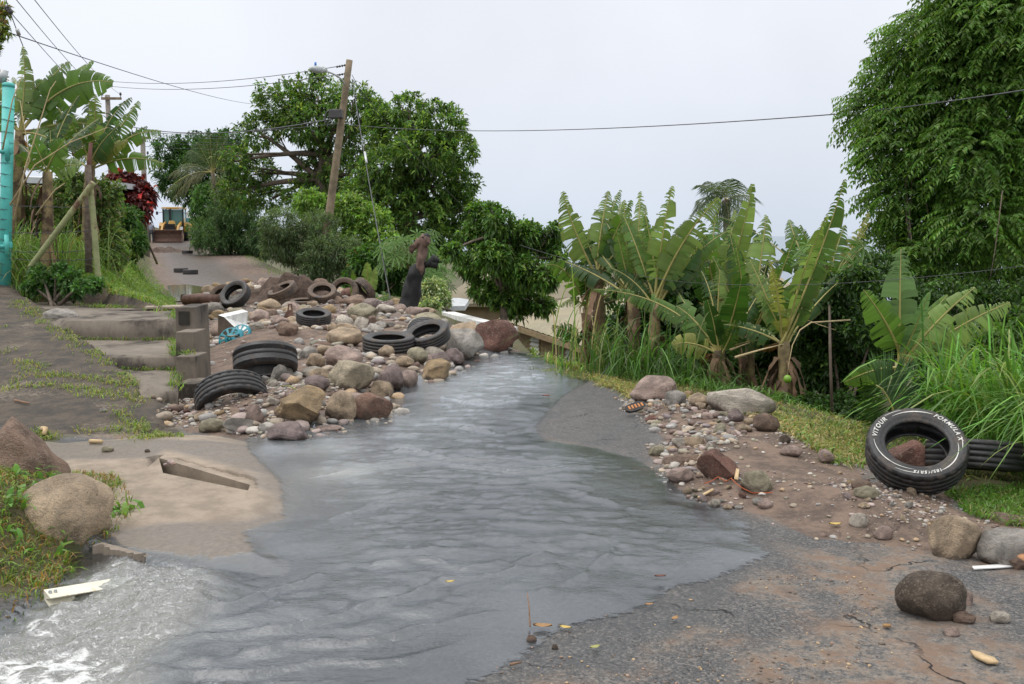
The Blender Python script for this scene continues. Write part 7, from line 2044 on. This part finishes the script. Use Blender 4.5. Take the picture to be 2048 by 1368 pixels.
# broken sandal
g = G(1268, 832); s_ = pxm(g[1])
root = empty('broken_sandal', g, 'black rubber sandal sole with orange slots on the gravel edge', 'sandal')
m = MB(); ol = [(-.1, -.02), (-.07, -.045), (0, -.05), (.07, -.045), (.11, -.02), (.11, .02), (.06, .04), (-.02, .035), (-.08, .025)]
Q = Matrix.Rotation(.6, 3, 'Z') @ Matrix.Rotation(.75, 3, 'X') @ Matrix.Rotation(-.25, 3, 'Y')
V = [tuple(Q @ Vector((x, y, zz_)) + Vector(g) + Vector((0, 0.03, .07))) for zz_ in (0, .03) for x, y in ol]; n = len(ol)
m.add(V, [list(range(n))[::-1], list(range(n, 2 * n))] + [[i, (i + 1) % n, n + (i + 1) % n, n + i] for i in range(n)]); m.build('sole', [RUBBER], root)
for i in range(5):
    m = MB(); x = -.06 + i * .034; V = [tuple(Q @ Vector((x + dx, dy, zz_)) + Vector(g) + Vector((0, .03, .07))) for zz_ in (.031, .034) for dx, dy in ((-.009, -.025), (.009, -.025), (.009, .012), (-.009, .012))]
    m.add(V, [[0, 1, 2, 3], [4, 5, 6, 7], [0, 1, 5, 4], [1, 2, 6, 5], [2, 3, 7, 6], [3, 0, 4, 7]]); m.build('slot', [simple('orange_slot', (.5, .2, .06), .7)], root)
# rusty bent metal spike
g = D(585, 685, 16.6); g[2] = H1(g[0], 16.6)
S2 = lambda u, v, k=0: D(u, v, 16.6 + k)
V = [S2(556, 655), S2(592, 652, -.1), S2(578, 612), S2(574, 620, .05), S2(584, 612, .02), S2(588, 640, .12), S2(560, 652, .14), S2(577, 608, .02), S2(582, 608, .02), S2(576, 620), S2(584, 620)]
m = MB(); m.add([S2(555, 656), S2(592, 656, -.12), S2(585, 620), S2(575, 620)], [[0, 1, 2, 3]]); m.add([S2(592, 656, -.12), S2(590, 654, .16), S2(584, 620, .05), S2(585, 620)], [[0, 1, 2, 3]]); m.add([S2(555, 656), S2(562, 654, .2), S2(577, 620, .05), S2(575, 620)], [[3, 2, 1, 0]])
m.add([S2(575, 620), S2(577.5, 620), S2(578, 608), S2(576, 608)], [[0, 1, 2, 3]]); m.add([S2(582.5, 620), S2(585, 620), S2(584, 608), S2(581.5, 608)], [[0, 1, 2, 3]]); m.add([S2(576, 608), S2(584, 608), S2(584, 610.5), S2(576, 610.5)], [[0, 1, 2, 3]])
o = m.build('metal_bracket', [RUSTB]); md = o.modifiers.new('t', 'SOLIDIFY'); md.thickness = .012
tag(o, 'rusty metal spike shaped bracket standing in the upper heap', 'metal bracket')
# log under the muddy tyres
lg_ = MB(); lg_.tube([D(368, 600, 22), D(400, 598, 21.9), D(440, 600, 21.7)], [.11, .13, .12], 10); tag(lg_.build('fallen_log', [simple('wet_brown_log', (.1, .05, .035), .7, var=.4, bmp=.6)], None, True), 'short wet brown log beside the upright muddy tyre', 'log')
# white angle bar in the outfall
a, b = D(88, 1190, 4.35), D(215, 1166, 4.55); a[2] = .02; b[2] = -.02
a = np.array([*P(88, 1194, .02), .02]); b = np.array([*P(255, 1158, .0), -.02])
d_, nb, _ = frame_of(a, b); nb = -nb if nb[1] > 0 else nb
prof = [(0, .03), (-.0, .034), (.085, .012), (.085, .008), (.02, -.004), (.075, -.035), (.075, -.04), (.005, -.012)]
V = []
for p in (a, b): V += [p + nb * x * .8 + dz * z for x, z in prof]
n = len(prof)
root = empty('steel_bar', a, 'white painted steel angle bar sticking out of the churning gutter water', 'steel bar')
m = MB(); m.add(V, [[i, (i + 1) % n, n + (i + 1) % n, n + i] for i in range(n)] + [list(range(n))[::-1], list(range(n, 2 * n))]); m.build('flange', [simple('rust_stained_white', (.62, .58, .46), .5, var=.1, dirt=(.4, .3, .15, .6))], root)
for t in (.04, .1):
    q = a + (b - a) * t + nb * .03 + dz * .026; MB().tube([q - dz * .005, q + dz * .01], [.009, .007], 8).build('rivet', [GALV], root)
# calabash on its hanging twig
FR = simple('green_fruit', (.16, .3, .03), .35, var=.12)
c = D(1575, 758, 10.3)
bm = bmesh.new(); bmesh.ops.create_uvsphere(bm, u_segments=24, v_segments=16, radius=.042)
bm.verts.index_update()
V = [(v.co.x + c[0], v.co.y + c[1], v.co.z * 1.05 + c[2]) for v in bm.verts]; F = [[v.index for v in f.verts] for f in bm.faces]; bm.free()
root = empty('hanging_fruit', c, 'round green fruit hanging on a long bare twig by the banana stem', 'fruit')
mk('fruit', V, F, FR, root)
tv, tf = tube([c + dz * .04, D(1577, 730, 10.3), D(1585, 690, 10.3), D(1600, 660, 10.35), D(1622, 645, 10.4), D(1700, 640, 10.8)], [.004, .004, .005, .006, .008, .01], 6); mk('twig', tv, tf, STRW, root, True)
for i, l in enumerate(([(1470, 715), (1520, 700), (1568, 688)], [(1518, 594), (1560, 620), (1640, 650), (1670, 660)], [(1460, 700), (1500, 685)], [(2005, 380), (1998, 440), (1990, 500), (1980, 560)], [(1545, 790), (1560, 740), (1572, 700)])):
    stick([D(u, v, 10.6 + .3 * (i % 3)) for u, v in l], np.linspace(.016 if i in (0, 2) else .006, .004, len(l)), STRW if i != 3 else BARK, ['dead leaf stalk joining the shaggy and bare banana stems', 'long bare twig crossing above the hanging fruit', 'short dead stalk beside the shaggy banana stem', 'bare hanging vine before the big leafy tree', 'dead sheath strip hanging beside the fruit'][i], 'dry_stalk', 'dry stalk')
stick([D(1665, 845, 10), D(1662, 760, 10), D(1660, 690, 10), D(1658, 560, 12)], [.017, .015, .015, .013], simple('tan_stem', (.09, .065, .045), .8), 'slim bare brown stem in front of the dark thicket', 'sapling', 'sapling')
# white marker blocks on the far verge
for (u, v, dd, w_, h_, lb) in ((490, 524, 64, 12, 16, 'small white block on the grass verge by the bushes'), (440, 503, 80, 8, 10, 'smaller white block on the grass verge nearer the digger')):
    c = D(u, v, dd); zb = H1(c[0], dd); m = MB(); m.box((c[0], dd, zb + h_ * pxm(dd) / 2), (w_ * pxm(dd), .3, h_ * pxm(dd)), 0, None, .92, .02); tag(m.build('marker_block', [WHITEPAINT]), lb, 'block')
wp = MB(); a = D(291, 460, 60); wp.tube([np.array([a[0], 60, H1(a[0], 60)]), D(291, 432, 60)], .05, 8); tag(wp.build('white_stake', [WHITEW], None, True), 'thin white stake beside the two crossarm pole', 'stake')
